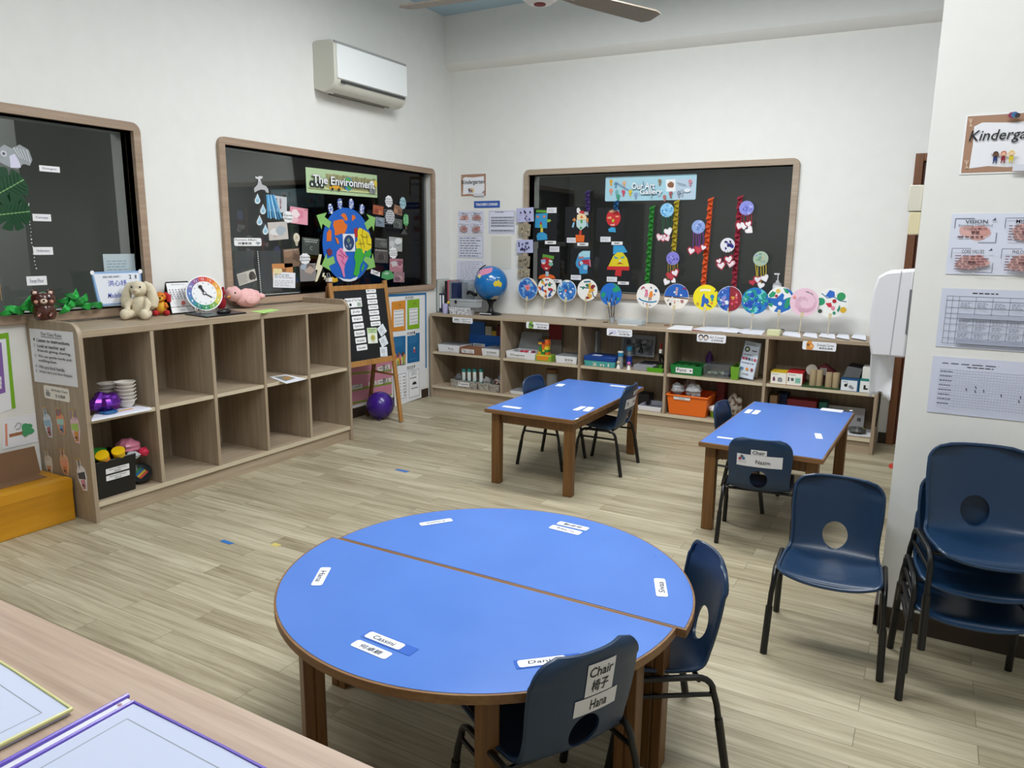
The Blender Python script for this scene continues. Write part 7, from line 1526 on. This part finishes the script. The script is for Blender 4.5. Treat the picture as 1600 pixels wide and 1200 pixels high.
a, b, z1 = bx(TZf, 700, 478, 890, 545, -.36, 2, z); t = thing('grey_book', 'thick grey book lying under a black sheet in the third bay', 'book', ((a+b)/2, -.3, z)); cmb(MB().box((a, -.38, z+.0005), (b, -.09, z+.045), col('#8d8f94', .5)), 'cover', t, .002); cmb(MB().box((a+.02, -.3, z+.0455), (b-.03, -.12, z+.049), col('#232428', .5)), 'black_sheet', t)
for i, x in enumerate(()): pass
t, a, b, z1 = tray(TZf, 822, 530, 985, 582, 2, z, 'bright green tray holding the microscope in the third bay', m=col('#5aa61f', .4), d=.2, y0=-.415, grp=None)
p = on(*TZf(955, 500), 1, -.33); x = min(p.x, b-.04); t = thing('microscope', 'black toy microscope with a red eyepiece in the third bay', 'microscope', (x, -.33, z+.006)); z_ = z+.0062
cmb(MB().box((x-.032, -.37, z_), (x+.03, -.29, z_+.014), BLACK), 'base', t, .002); cmb(MB().tube([(x+.018, -.30, z_+.014), (x+.024, -.295, z_+.08), (x+.008, -.31, z_+.13)], .009, BLACK), 'arm', t); cmb(MB().box((x-.03, -.36, z_+.055), (x+.02, -.305, z_+.063), BLACK), 'stage', t)
cmb(MB().tube([(x, -.335, z_+.075), (x, -.33, z_+.15)], [.008, .015], BLACK), 'objective', t); cmb(MB().tube([(x, -.33, z_+.1505), (x+.001, -.328, z_+.185)], .0135, col('#d9d5d0', .3)), 'barrel', t); cmb(MB().tube([(x+.001, -.328, z_+.1855), (x+.002, -.327, z_+.235)], .0125, col('#7a1f1a', .4)), 'eyepiece', t)
# --- third bay, lower
t, a, b, z1 = tray(TZf, 735, 905, 965, 1000, 2, zb, 'open white tray with lilac lining in the lower third bay', d=.27, inner=col('#b4b6c6', .5))
a, b, z1 = bx(TZf, 460, 885, 780, 950, -.32, 2, zb); tag(MB().box((a, -.34, zb+.0005), (a+.15, -.12, zb+.05), BLACK).build('black_case', None, (a, -.2, zb), .003), 'black flat case on the lower shelf behind the right chair of the far table', 'case'); 
tag(MB().box((a+.17, -.2, zb+.0005), (a+.32, -.06, zb+.1), col('#1c1d20', .5)).build('black_box', None, (a+.2, -.15, zb), .003), 'dark box at the back of the lower third bay', 'box')
tag(MB().box((a-.16, -.3, zb+.0005), (a-.03, -.12, zb+.04), col('#c9c6bd', .5)).build('cream_box', None, (a-.1, -.2, zb), .003), 'pale box on the lower shelf left of the black flat case', 'box')
# --- fourth bay, upper
t, a, b, z1 = tray(KZf, 190, 358, 384, 425, 3, z, 'dark green tray with a white label in the fourth bay', m=col('#1c7a38', .4), words=(.18, .72, 'Paint  ▪'), d=.25, grp=None)
for i in range(3): cmb(MB().box((a+.02+.06*i, -.33, z1-.02), (a+.07+.06*i, -.2, z1-.006), col('#17632c', .5)), 'contents', t)
t, a, b, z1 = tray(KZf, 395, 362, 556, 446, 3, z, 'clear lidded box of small grey pieces in the fourth bay', m=clear('box_plastic', '#eef0ef', .05, .06), lid=clear('box_lid', '#eceeed', .08, .08), d=.2, name='clear_box', cat='box', grp=None)
for i in range(10): cmb(MB().ball((a+.03+(b-a-.06)*((i*37) % 10)/9, -.3+.013*((i*7) % 9), z+.022), (.02, .02, .015), col(('#8f9a86', '#5a5f7a', '#a9ada0')[i % 3])), 'contents', t)
t, a, b, z1 = tray(KZf, 566, 372, 616, 432, 3, z, 'lime green tray partly behind the tilted white sign', m=col('#6aa02a', .4), d=.25, grp=None)
p = on(*KZf(428, 345), 1, -.12); crumple('purple_bits', 'small purple and red trinket behind the clear box', 'trinket', (p.x, -.1, z+.09), (.03, .03, .088), col('#5a2f7a', .5), 33, .2)
# table sign, tilted A-frame
x0 = on(*KZf(602, 440), 1, -.37).x; x1 = on(*KZf(708, 465), 1, -.37).x; t = thing('table_sign', 'tilted white tent sign printed with small pictures in the fourth bay', 'sign', ((x0+x1)/2, -.33, z)); w = x1-x0
Rs = Vector((1, -.2, -.09)).normalized(); Us = (Vector((.09, .16, 1))).normalized(); Us = (Us-Rs*Us.dot(Rs)).normalized(); H = min(.30, (on(*KZf(636, 210), 1, -.34).z-z)); Pl = Plane((x0, -.335, z+.018), Rs, Us); A = Art(Pl, 0); A.bb = (0, 0, w, H); A.rect(0, 0, w, H, col('#cfd8e6', .35), .004, False, .003)
border(A, .005, col('#8fa3bd'), .004); rs(A, .12, .05, .88, .12, 2, col('#5f6f86')); rc(A, .25, .22, .022, INK); rc(A, .25, .22, .012, col('#b9c9a3')); rs(A, .55, .2, .9, .28, 1, INK); rs(A, .1, .34, .9, .38, 1, col('#3a4a6a'))
for i, c in enumerate(('#b0305a', '#7a2a3a', '#3a4a6a', '#8a8f9a', '#c94f5a')): rc(A, .14+.18*i, .47, .011, col(c))
rs(A, .1, .56, .9, .6, 1, col('#3a4a6a'))
for i, c in enumerate(('#5f7fb0', '#d98a3a', '#8a4a4a')): rc(A, .2+.3*i, .74, .012, col(c))
rs(A, .3, .86, .7, .9, 1, INK); cmb(A, 'front_panel', t)
cmb(MB().add([Pl.W(0, H, -.001), Pl.W(w, H, -.001), Pl.W(w, 0, 0)+Vector((.01, .10, .003)), Pl.W(0, 0, 0)+Vector((.01, .10, .003))], [(0, 1, 2, 3)], col('#d9d3c0', .5)), 'back_panel', t, solid=.003)
# --- fourth bay, lower
a, b, z1 = bx(KZf, 165, 535, 428, 718, -.39, 3, zb); a += .007; ORG = col('#e66d1c', .35)
t = thing('storage_bin', 'big orange plastic bin full of clear bags in the lower fourth bay', 'bin', ((a+b)/2, -.27, zb)); cmb(MB().tray((a, -.42, zb+.0005), (b-.01, -.10, z1-.014), ORG, .005, .018), 'tub', t, .004)
rim = MB(); 
for q0, q1 in (((a-.006, -.428, z1-.0135), (b-.004, -.412, z1)), ((a-.006, -.112, z1-.0135), (b-.004, -.096, z1)), ((a-.006, -.4119, z1-.0135), (a+.006, -.1121, z1)), ((b-.016, -.4119, z1-.0135), (b-.004, -.1121, z1))): rim.box(q0, q1, ORG)
cmb(rim, 'rim', t, .003)
A = Art(Plane((a, -.409, zb), (1, 0, 0), (0, -.08, 1)), .0015); A.bb = (.06, .135, .20, .165); A.rect(*A.bb, col('#e3e3e6'), .003, False, .001); rt(A, 'Recycled Materials', .06, .15, .94, .48, INK, .004); rs(A, .3, .6, .7, .85, 1, INK); cmb(A, 'label', t)
CRK = clear('crinkled_clear_bag', '#c9c3c0', .42, .12)
for i, (dx, yy, R, c, lab) in enumerate(((.068, -.34, (.055, .06, .05), CRK, 'crinkled clear plastic bag at the left of the orange bin'), (.205, -.34, (.06, .06, .055), CRK, 'crinkled clear plastic bag at the right of the orange bin'), (.13, -.19, (.07, .045, .06), col('#b9b2ae', .35), 'grey foil bag at the back of the orange bin'))):
    crumple('plastic_bag', lab, 'bag', (a+dx, yy, z1+.035), R, c, 50+i, .35)
p = on(*KZf(436, 500), 1, -.18); tag(MB().box((b-.004, -.16, zb+.0005), (b+.06, -.03, zb+.29), col('#6a141a', .5)).build('red_box', None, (b, -.1, zb), .003), 'tall dark red box behind the orange bin', 'box')
x = on(*KZf(445, 700), 1, -.33).x; zt_ = on(*KZf(440, 640), 1, -.33).z; t = thing('waste_pail', 'lime green pail lined with a white bag beside the far side of the orange bin', 'pail', (x+.05, -.3, zb)); cmb(MB().lathe([(0, .0005), (.06, .001), (.075, zt_-zb), (.07, zt_-zb), (.055, .006), (0, .006)], (x+.05, -.31, zb), col('#7fae1f', .4), 24), 'pail', t)
crumple('bag_liner', '', '', (x+.05, -.31, zt_+.012), (.085, .085, .03), col('#d9d9d6', .5), 61, .25, t)
p = on(*KZf(590, 620), 1, -.2); crumple('cloth_bundle', 'white and brown bundle behind the navy chair in the lower fourth bay', 'bundle', (p.x, -.18, zb+.09), (.06, .06, .088), speck('brown_white_cloth', '#d9d3ca', '#6a4f3a', 30), 63, .3)
# --- fifth bay, upper
for (X0, Y0, X1, Y1, top, d, lab) in ((135, 440, 265, 525, '#d9b92a', .14, 'white box with a yellow top, leftmost in the fifth bay'), (272, 445, 400, 540, '#c0202c', .2, 'white fronted box with a bright red top in the fifth bay')):
    a, b, z1 = bx(MZf, X0, Y0, X1, Y1, -.40, 4, z); t = thing('game_box', lab, 'box', ((a+b)/2, -.35, z), 0, 'game boxes in the fifth bay'); cmb(MB().box((a, -.40, z+.0005), (b, -.40+d, z1), col(top, .4)), 'carton', t, .001)
    A = Art(planey(-.4004), 0); A.bb = (a+.002, z+.004, b-.002, z1-.004); A.rect(*A.bb, col('#eceae2'), 0, False, .0006); rs(A, .08, .08, .6, .22, 1, GREY)
    if d < .18: rp(A, [(.14, .45), (.22, .35), (.28, .5), (.3, .75), (.12, .75)], '#6a2a5a'); rb(A, .45, .5, .75, .8, col('#8a8f94')); rb(A, .48, .42, .7, .5, col('#6a6f74'))
    else: rl(A, [(.12, .35), (.12, .7)], .01, INK); rp(A, [(.25, .4), (.45, .4), (.45, .65), (.3, .65)], '#4a5a6a'); rb(A, .55, .35, .9, .8, col('#8fc9b9')); rl(A, [(.6, .5), (.85, .5)], .004, col('#3a6f6a')); rl(A, [(.6, .65), (.85, .65)], .004, col('#3a6f6a'))
    cmb(A, 'printed_front', t); cmb(MB().box((a, -.40-.0004, z1+.0003), (b, -.40+d, z1+.004), col(top, .4)), 'lid', t)
a, b, z1 = bx(MZf, 395, 520, 760, 590, -.42, 4, z); t = thing('toy_house_set', 'wooden toy castle towers on a dark green base board in the fifth bay', 'toy', ((a+b)/2, -.33, z)); cmb(MB().box((a, -.42, z+.0005), (b-.035, -.2, z+.012), col('#26471d', .6)), 'base_board', t, .002)
for X, Y0, y in ((490, 420, -.37), (546, 425, -.36), (627, 445, -.38), (688, 450, -.38)):
    x = on(*MZf(X, 520), 1, y).x; zt_ = on(*MZf(X, Y0), 1, y).z; cmb(MB().lathe([(0, z+.0125), (.0245, z+.0125), (.0245, zt_-.004), (.022, zt_), (0, zt_)], (x, y, 0), col('#9c8a6a', .7), 20), 'tower', t)
x = on(*MZf(482, 425), 1, -.3).x; zc = on(*MZf(482, 425), 1, -.3).z; cmb(MB().tube([(x, -.3, zc), (x, -.294, zc)], .042, col('#c9c6bd', .5), 24).box((x-.01, -.299, z+.0125), (x+.01, -.295, zc), col('#c9c6bd', .5)), 'round_sign', t)
x = on(*MZf(590, 420), 1, -.27).x; zc = on(*MZf(590, 385), 1, -.27).z; cmb(MB().box((x-.07, -.28, z+.0125), (x+.07, -.22, zc-.05), col('#4a2a22', .6)).prism([(x-.085, zc-.05), (x+.085, zc-.05), (x, zc+.012)], 1, -.285, -.215, col('#6a1420', .5)).box((x-.03, -.286, zc-.075), (x+.02, -.2805, zc-.02), col('#b9b3aa', .5)), 'house', t)
a, b, z1 = bx(MZf, 735, 490, 880, 592, -.41, 4, z); t = thing('game_box', 'white and blue box under a black carton in the fifth bay', 'box', ((a+b)/2, -.34, z), 0, 'game boxes in the fifth bay'); cmb(MB().box((a, -.41, z+.0005), (b, -.22, z1), col('#16507f', .4)), 'carton', t); A = Art(planey(-.4104), 0); A.bb = (a+.002, z+.004, b-.012, z1-.016); A.rect(*A.bb, col('#dfe4ea'), 0, False, .0006); rc(A, .3, .5, .012, INK); rl(A, [(.3, .5), (.42, .3)], .006, INK); rc(A, .6, .6, .013, GREY); rc(A, .72, .7, .01, GREY); rs(A, .1, .08, .5, .2, 1, col('#5f7f9a')); cmb(A, 'printed_front', t)
tag(MB().add([(a+.005, -.40, z1+.001), (b-.0, -.40, z1+.001), (b+.0, -.23, z1+.001), (a+.005, -.23, z1+.001), (a+.03, -.37, z1+.085), (b+.015, -.37, z1+.075), (b+.015, -.23, z1+.085), (a+.05, -.23, z1+.095)], [(3, 2, 1, 0), (4, 5, 6, 7), (0, 1, 5, 4), (1, 2, 6, 5), (2, 3, 7, 6), (3, 0, 4, 7)], col('#111318', .4)).build('black_carton', None, (a, -.3, z1), .003), 'black carton resting on the white and blue box', 'carton')
a2, b2, z2 = bx(MZf, 895, 500, 990, 605, -.41, 4, z); b2 = IN[4][1]; t = thing('game_box', 'white and teal box, rightmost in the fifth bay', 'box', ((a2+b2)/2, -.34, z), 0, 'game boxes in the fifth bay'); cmb(MB().box((a2, -.41, z+.0005), (b2, -.22, z2), col('#1f7a72', .4)), 'carton', t); A = Art(planey(-.4104), 0); A.bb = (a2+.003, z+.003, b2-.004, z2-.016); A.rect(*A.bb, col('#e2e6e6'), 0, False, .0006); rp(A, [(.25, .35), (.4, .35), (.4, .6), (.55, .6), (.55, .75), (.25, .75)], INK); rs(A, .6, .4, .85, .75, 3, GREY); cmb(A, 'printed_front', t)
tag(MB().box((a2+.01, -.40, z2+.0005), (b2-.01, -.24, z2+.085), col('#dddcd6', .5)).build('white_carton', None, (a2, -.3, z2), .003), 'white carton on top of the white and teal box', 'carton')
# --- fifth bay, lower
for (X0, Y0, X1, Y1, y, c, lab, nm) in ((125, 640, 185, 700, -.3, '#8a6f4f', 'tan paper bag at the left of the lower fifth bay', 'paper_bag'), (180, 625, 270, 700, -.18, '#16306a', 'dark blue box at the back left of the lower fifth bay', 'blue_box'), (275, 672, 520, 730, -.32, '#6f1420', 'dark red tray behind the near right table', 'red_tray'), (545, 697, 610, 740, -.25, '#14604f', 'teal box beside the dark red tray', 'teal_box')):
    a, b, z1 = bx(MZf, X0, Y0, X1, Y1, y, 4, zb); tag(MB().box((a, y, zb+.0005), (b, y+.14, z1), col(c, .5)).build(nm, None, ((a+b)/2, y, zb), .003), lab, nm.split('_')[1])
a, b, z1 = bx(MZf, 612, 712, 922, 915, -.12, 4, zb); A = Art(Plane((a, -.13, zb+.01), (1, 0, 0), (0, .2, 1)), 0); A.bb = (0, 0, b-a, (z1-zb)-.02); A.rect(*A.bb, col('#c3c4c8', .4), .003, False, .006); rs(A, .08, .1, .6, .5, 5, col('#9a9ca3'), .3); rb(A, .82, .5, .92, .68, col('#5a5c62')); A.done('white_board', 'grey white printed board leaning at the back of the lower fifth bay', 'board')
t, a, b, z1 = tray(MZf, 745, 970, 985, 1055, 4, zb, 'white tray with Chinese letters and grey pieces, lowest right bay', words=(.05, .6, '角色扮演道具'), d=.26)
for i, (f, c) in enumerate(((.25, '#4a4a4a'), (.5, '#6a6862'), (.62, '#3a3a3c'), (.85, '#9aa62a'))): cmb(MB().ball((a+.055+(b-a-.11)*f, -.3, max(z1-.005, zb+.03)), (.05, .06, .022) if i < 3 else (.03, .03, .02), col(c, .5)), 'contents', t)

# ================================================================ name cards stuck on the tables
TP = planez(TH)
def tcard(t, L, s, label, up=None, cn=None, film=0):
    """L: the card's four corners in the photo, from its own top left, clockwise as read"""
    A = Art(TP, .0004); P = [TP.P(*p) for p in L]
    c = Vector((sum(p[0] for p in P)/4, sum(p[1] for p in P)/4)); r = (Vector(P[1])-Vector(P[0])+Vector(P[2])-Vector(P[3]))/2; d = (Vector(P[0])-Vector(P[3])+Vector(P[1])-Vector(P[2]))/2
    W, H = r.length, d.length; r.normalize(); pl = Plane((c.x, c.y, TH), (r.x, r.y, 0), (-r.y, r.x, 0)); A = Art(pl, .0004); A.bb = (-W/2, -H/2, W/2, H/2)
    if film: A.rect(-W/2-.008, -H/2-.004, W/2+.04, H/2+.004, col('#4069c0', .12), .002, False, .0002); A.c = (0, 0)
    A.rect(-W/2, -H/2, W/2, H/2, col('#e6e9f2', .35), .008, False, .0004)
    if s: rt(A, s, .2, .26, .8, .8, INK, .006, .1)
    o = A.done('name_card'); o['label'] = label; attach(o, t); return o
near = [o for o in bpy.data.objects if o.name.startswith('half_round_table') and o.parent is None]
FARH = bpy.data.objects['half_round_table']; NEARH = bpy.data.objects['half_round_table.001']
def q4(f, *L): return [f(*p) for p in L]
AZf = zf(440, 800, 5.0); BZf2 = zf(760, 780, 4.0)
tcard(NEARH, q4(AZf, (705, 935), (972, 1042), (915, 1085), (638, 975)), 'Cassini', 'white name card', film=1)
tcard(NEARH, q4(AZf, (600, 998), (873, 1108), (805, 1158), (533, 1042)), '何卓颖', 'white name card with Chinese characters')
tcard(NEARH, q4(AZf, (390, 436), (312, 578), (228, 574), (305, 434)), 'Hana', 'white name card')
tcard(NEARH, q4(BZf2, (190, 1010), (495, 980), (505, 1018), (205, 1060)), 'Daniq', 'white name card', film=1)
tcard(FARH, q4(AZf, (1340, 72), (1090, 112), (1072, 88), (1322, 50)), 'Zulaykha', 'white name card with upside-down writing')
tcard(FARH, q4(BZf2, (628, 200), (440, 158), (456, 137), (642, 180)), '余筱晴', 'white name card with Chinese characters')
tcard(FARH, q4(BZf2, (578, 228), (392, 182), (410, 160), (600, 205)), 'Yu Xiang', 'white name card with upside-down writing')
tcard(FARH, q4(BZf2, (1062, 610), (1047, 498), (1115, 496), (1136, 612)), 'Sivaa', 'white name card')
T1f = zf(740, 560, 5.0); T2f = zf(1060, 600, 5.0)
tcard(tab1, q4(T1f, (235, 368), (375, 386), (362, 398), (225, 380)), None, 'long white name card'); 
tcard(tab1, q4(T1f, (825, 373), (868, 378), (830, 412), (785, 405)), None, 'white picture card'); tcard(tab1, q4(T1f, (888, 378), (940, 383), (905, 417), (855, 412)), None, 'white picture card')
tcard(tab1, q4(T1f, (665, 197), (720, 203), (690, 220), (632, 217)), None, 'white picture card'); tcard(tab1, q4(T1f, (1070, 208), (1205, 222), (1200, 230), (1066, 216)), None, 'long white name card')
tcard(tab1, q4(T1f, (808, 466), (822, 468), (806, 480), (790, 478)), None, 'small white sticker')
tcard(tab2, q4(T2f, (542, 197), (585, 202), (555, 232), (512, 227)), None, 'white picture card'); tcard(tab2, q4(T2f, (600, 203), (645, 208), (618, 240), (570, 234)), None, 'white picture card')
tcard(tab2, q4(T2f, (1118, 186), (1288, 206), (1280, 226), (1108, 206)), None, 'long white name card'); tcard(tab2, q4(T2f, (1080, 387), (1135, 391), (1110, 430), (1055, 425)), None, 'white picture card')
tcard(tab2, q4(T2f, (305, 410), (430, 425), (422, 436), (300, 420)), None, 'long white name card'); tcard(tab2, q4(T2f, (1340, 204), (1365, 207), (1355, 214), (1335, 211)), None, 'small white sticker')
for o in list(tab1.children)+list(tab2.children):
    if o.name.startswith('name_card') and 'picture' in o.get('label', ''): pass

# ================================================================ stickers on the chair backs
def sticker(chair, x0, z0, x1, z1, draw, label):
    """label on the rear of the shell, in the chair's own metres (x to the reader's right)"""
    A = Art(Plane((0, .0, 0), (-1, 0, 0), (0, 0, 1)), 0); A.bb = (x0, z0, x1, z1)
    n = 8; top = [(x0+(x1-x0)*i/n, z1) for i in range(n+1)]; bot = [(x0+(x1-x0)*i/n, z0) for i in range(n, -1, -1)]
    m = MB(); m.grid(lambda u, v: A.pl.W(x0+(x1-x0)*u, z0+(z1-z0)*v, .0004), n, 3, col('#dcdde2', .4)); A.v, A.f, A.m, A.mats = m.v, m.f, m.m, m.mats; A.c = ((x0+x1)/2, (z0+z1)/2); A.h = .0008
    draw(A)
    out = []
    for p in A.v:
        zz, lift = p.z, p.y; lo, hi = .2, 1.0
        for _ in range(30):
            s = (lo+hi)/2
            if s < .55: lo = s; continue
            y, z_ = chair_profile(s)
            if z_ < zz: lo = s
            else: hi = s
        y = chair_profile((lo+hi)/2)[0]; X = abs(p.x)/.155
        out.append(Vector((p.x, y+.0085+lift-.026*X**2.4, zz)))
    A.v = out; o = A.build('name_sticker', None, (0, .18, .5)); o.parent = chair; o['label'] = label
def d_word(words):
    def d(A):
        for w in words: rt(A, *w[:5], INK, .012, .08)
    return d
def naz(A): rt(A, 'Nazim', .42, .4, .74, .72, INK, .008); [rc(A, f, g, .008, col(c)) for f, g, c in ((.07, .42, '#a83a52'), (.15, .36, '#3a6fa8'), (.11, .2, '#5a5a62'))]; rs(A, .03, .62, .22, .7, 1, GREY)
sticker(c_naz, -.115, .452, .115, .518, naz, 'wide white name sticker'); sticker(c_naz, -.045, .519, .035, .548, d_word([('Chair', .1, .2, .9, .85)]), 'white sticker reading Chair')
sticker(c_han, -.02, .485, .065, .575, d_word([('Chair', .08, .12, .92, .42), ('椅子', .2, .52, .8, .88)]), 'white sticker reading Chair'); sticker(c_han, -.045, .435, .085, .482, d_word([('Hana', .35, .2, .75, .8)]), 'white name sticker')
sticker(c_t1r, -.11, .45, .11, .515, lambda A: (rt(A, 'Ayla', .5, .3, .8, .7, INK, .008), rc(A, .12, .45, .012, GREY), rs(A, .06, .65, .25, .8, 1, GREY)), 'white name sticker'); sticker(c_t1r, -.01, .53, .1, .56, d_word([('Chair', .2, .2, .8, .85)]), 'white sticker reading Chair')

# ================================================================ pillar
PP = planey(PY)
a = Art(PP, .0008); x0, z1 = PP.P(1510, 180); z0 = PP.P(1500, 273)[1]; W = (z1-z0)*1.41; x0 = PP.P(1504, 226)[0]; a.rect(x0, z0, x0+W, z1, WHITE, .002, False); a.bb = (x0, z0, x0+W, z1); kinder(a, 1)
rc(a, .47, .06, .010, col('#8a2a4a')); rc(a, .5, .055, .010, col('#3a6fa0')); rc(a, .53, .07, .008, col('#2a2a30')); a.done('kindergarten_poster', 'large brown bordered Kindergarten poster high on the pillar', 'poster')
PZf = zf(1340, 160, 3.75); QZf = zf(1340, 400, 4.0)
x0 = PP.P(1482, 385)[0]; z1 = PP.P(1490, 334)[1]; z0 = PP.P(1478, 428)[1]; W = (z1-z0)*1.44; a = Art(PP, .0008); a.rect(x0, z0, x0+W, z1, col('#dfe4f4', .4), .002, False); a.bb = (x0, z0, x0+W, z1); vision(a, ('VISION', 'MISSION', 'CORE VALUES', 'PHILOSOPHY')); a.done('vision_sheet', 'sheet with four pink blotched panels headed VISION on the pillar', 'poster')
x0 = PP.P(1467, 495)[0]; z1 = PP.P(1472, 450)[1]; z0 = PP.P(1464, 541)[1]; W = (z1-z0)*1.5; a = Art(PP, .0008); a.rect(x0, z0, x0+W, z1, col('#d3d8ea', .3), .002, False); a.bb = (x0, z0, x0+W, z1)
rs(a, .3, .05, .6, .09, 1, INK); TL = col('#4a4f60')
for g in (.13, .2, .32, .42, .5, .6, .72, .84, .93): rl(a, [(.06, g), (.97, g)], .0012, TL)
for f in (.06, .115, .18, .34, .5, .66, .82, .97): rl(a, [(f, .13), (f, .93)], .0012, TL)
rb(a, .19, .43, .96, .49, col('#b4bacd')); rb(a, .19, .85, .96, .92, col('#a9afc4'))
for r, (g0, g1) in enumerate(((.22, .31), (.52, .59), (.62, .7), (.74, .82))):
    for f in (.2, .36, .52, .68, .84): rs(a, f, g0, f+.11, g1, 4, col('#6a7080'), .4, 3)
a.done('timetable_sheet', 'printed timetable grid in a clear sleeve in the middle of the pillar', 'notice')
x0 = PP.P(1453, 600)[0]; z1 = PP.P(1460, 556)[1]; z0 = PP.P(1449, 643)[1]; W = (z1-z0)*1.5; a = Art(PP, .0008); a.rect(x0, z0, x0+W, z1, col('#d6daee', .3), .002, False); a.bb = (x0, z0, x0+W, z1)
rs(a, .1, .09, .7, .13, 1, col('#5a5f70')); rs(a, .35, .14, .62, .17, 1, INK)
for r in range(15): rl(a, [(.08, .22+.045*r), (.95, .22+.045*r)], .0008, col('#8f95a8'))
for f in range(24): rl(a, [(.26+.03*f, .2), (.26+.03*f, .87)], .0006, col('#a3a9bb'))
for r in range(8): rs(a, .09, .22+.08*r, .22, .26+.08*r, 1, col('#4a4f60'))
for f, g in ((.36, .5), (.45, .45), (.45, .52), (.53, .5), (.7, .55), (.88, .55), (.87, .62)): rl(a, [(f, g), (f+.01, g+.05)], .003, INK)
a.done('register_sheet', 'printed register chart with a fine grid, lowest on the pillar', 'notice')
# white gloss glints are left to the lamps; clear sleeve over the two charts
# paper towel dispenser on the pillar's side
t = thing('towel_dispenser', 'white paper towel dispenser on the side of the pillar with paper hanging out', 'dispenser', (4.2, PY+.15, 1.1))
DW_ = col('#e2e2e6', .22); XW = 4.2675
def dprof(x_w, k): return [(x_w, 1.108), (4.148+.01*k, 1.108), (4.138, 1.16), (4.131, 1.25), (4.134, 1.36), (4.146, 1.415), (4.175, 1.434), (x_w, 1.444)]
mb = MB(); n0 = dprof(XW, 0)
mb.prism(n0, 1, PY+.006, PY+.27, DW_); cmb(mb, 'housing', t, .008)
mb = MB().prism([(4.213, 1.1), (4.2155, 1.1), (4.2255, 1.441), (4.223, 1.441)], 1, PY+.0045, PY+.0055, col('#a3a3a8', .4)); cmb(mb, 'seam', t)
mb = MB().box((4.259, PY+.0052, 1.2), (4.2672, PY+.0058, 1.37), col('#6f6f73', .5)); cmb(mb, 'back_plate', t)
def tw(u, v):
    x = 4.142+.088*u; y = PY+.10+.012*math.sin(u*5)+.02*v*math.sin(u*3+1); zz = 1.112-.175*v-(.012*math.sin(u*9)+.008*math.sin(u*21))*(v > .98); return (x+.006*v*(1-u), y, zz)
mb = MB(); mb.grid(tw, 16, 14, col('#eef0f4', .8)); cmb(mb, 'paper_towel', t, solid=.001)
mb = MB().tube([(4.072, -.43, .47), (4.075, -.43, .40), (4.07, -.43, .30), (4.066, -.43, .22)], .006, BLACK, 8); tag(mb.build('black_strap', None, (4.07, -.43, .3)), 'thin black strap hanging at the right end of the back shelf', 'strap')

# ================================================================ bits on the floor
FLP = planez(0)
for L, c, lab in (([(616, 734), (622, 733), (640, 736.5), (634, 738.5)], '#3a6fb8', 'short strip of blue tape on the floor left of the far table'), ([(343, 846), (350, 843.5), (366, 849), (359, 851)], '#2a6fb8', 'short strip of blue tape on the floor left of the round table'), ([(1388, 727), (1394, 723), (1396, 732), (1390, 732)], '#c0402f', 'scrap of red paper on the floor by the pillar'), ([(422, 851), (430, 848), (440, 852), (431, 855)], '#c9b96a', 'faint yellow smudge of tape on the floor by the round table')):
    a = Art(FLP, .0002); a.poly(L, c, t=.0006); a.done('floor_tape', lab, 'tape')

# ================================================================ zip folders on the counter
CP_ = planez(CZ)
RPf = zf(0, 920, 3.8095)
a0, b0 = CP_.P(*RPf(700, 640)); 
def folder(corner, ang, W, H, piping, label, h):
    pl = Plane((corner[0], corner[1], CZ), (math.cos(ang), math.sin(ang), 0), (-math.sin(ang), math.cos(ang), 0)); t = thing('zip_folder', label, 'folder', pl.W(W/2, -H/2, h), 0, 'zip folders on the counter')
    A = Art(pl, h); A.rect(0, 0, W, -H, col('#c3cbe0', .12), .008, False, .006); A.bb = (0, -H, W, 0)
    border(A, .0016, col('#8a8f9a'), .026); kids(A, .62, .5, .018, KIDC); rs(A, .3, .55, .5, .62, 2, GREY); cmb(A, 'clear_sleeve', t)
    def edge(P, r, c): 
        cmb(MB().tube([pl.W(x, y, h+.007) for x, y in P], r, c, 8), 'piping', t)
    edge([(0, -H), (0, 0)], .003, piping); edge([(-.0, 0), (W*.5, .002), (W, 0)], .002, piping); edge([(W, 0), (W, -H)], .003, piping)
    return t, pl
pc = CP_.P(*RPf(798, 708)); pd = CP_.P(*RPf(160, 1067)); ang = math.atan2(pc[1]-pd[1], pc[0]-pd[0])-PI/2
PUR = col('#6a55c0', .25); YEL = col('#d6d594', .3)
c2 = CP_.P(*RPf(520, 712))
folder((c2[0]-.34, c2[1]-.0), ang*.0+math.atan2(c2[1]-CP_.P(*RPf(20, 400))[1], c2[0]-CP_.P(*RPf(20, 400))[0]), .335, .25, YEL, 'zip folder with pale yellow piping at the counter\'s left', .0003)
t, pl = folder((pc[0], pc[1]), ang, .36, .27, PUR, 'zip folder with purple piping at the picture\'s bottom edge', .0018)
pe = CP_.P(*RPf(700, 648)); d = math.hypot(pe[0]-pc[0], pe[1]-pc[1])
cmb(MB().tube([pl.W(-.018, -.27, .010), pl.W(-.018, .004, .010)], .004, PUR, 8), 'zip_rail', t)
A = Art(pl, .0075); A.rect(-.0145, -.27, -.0035, .0, col('#dcdce4', .15), .001, False, .0012); A.circ(-.009, -.014, .003, col('#a37a8a'), False); cmb(A, 'zip_strip', t)
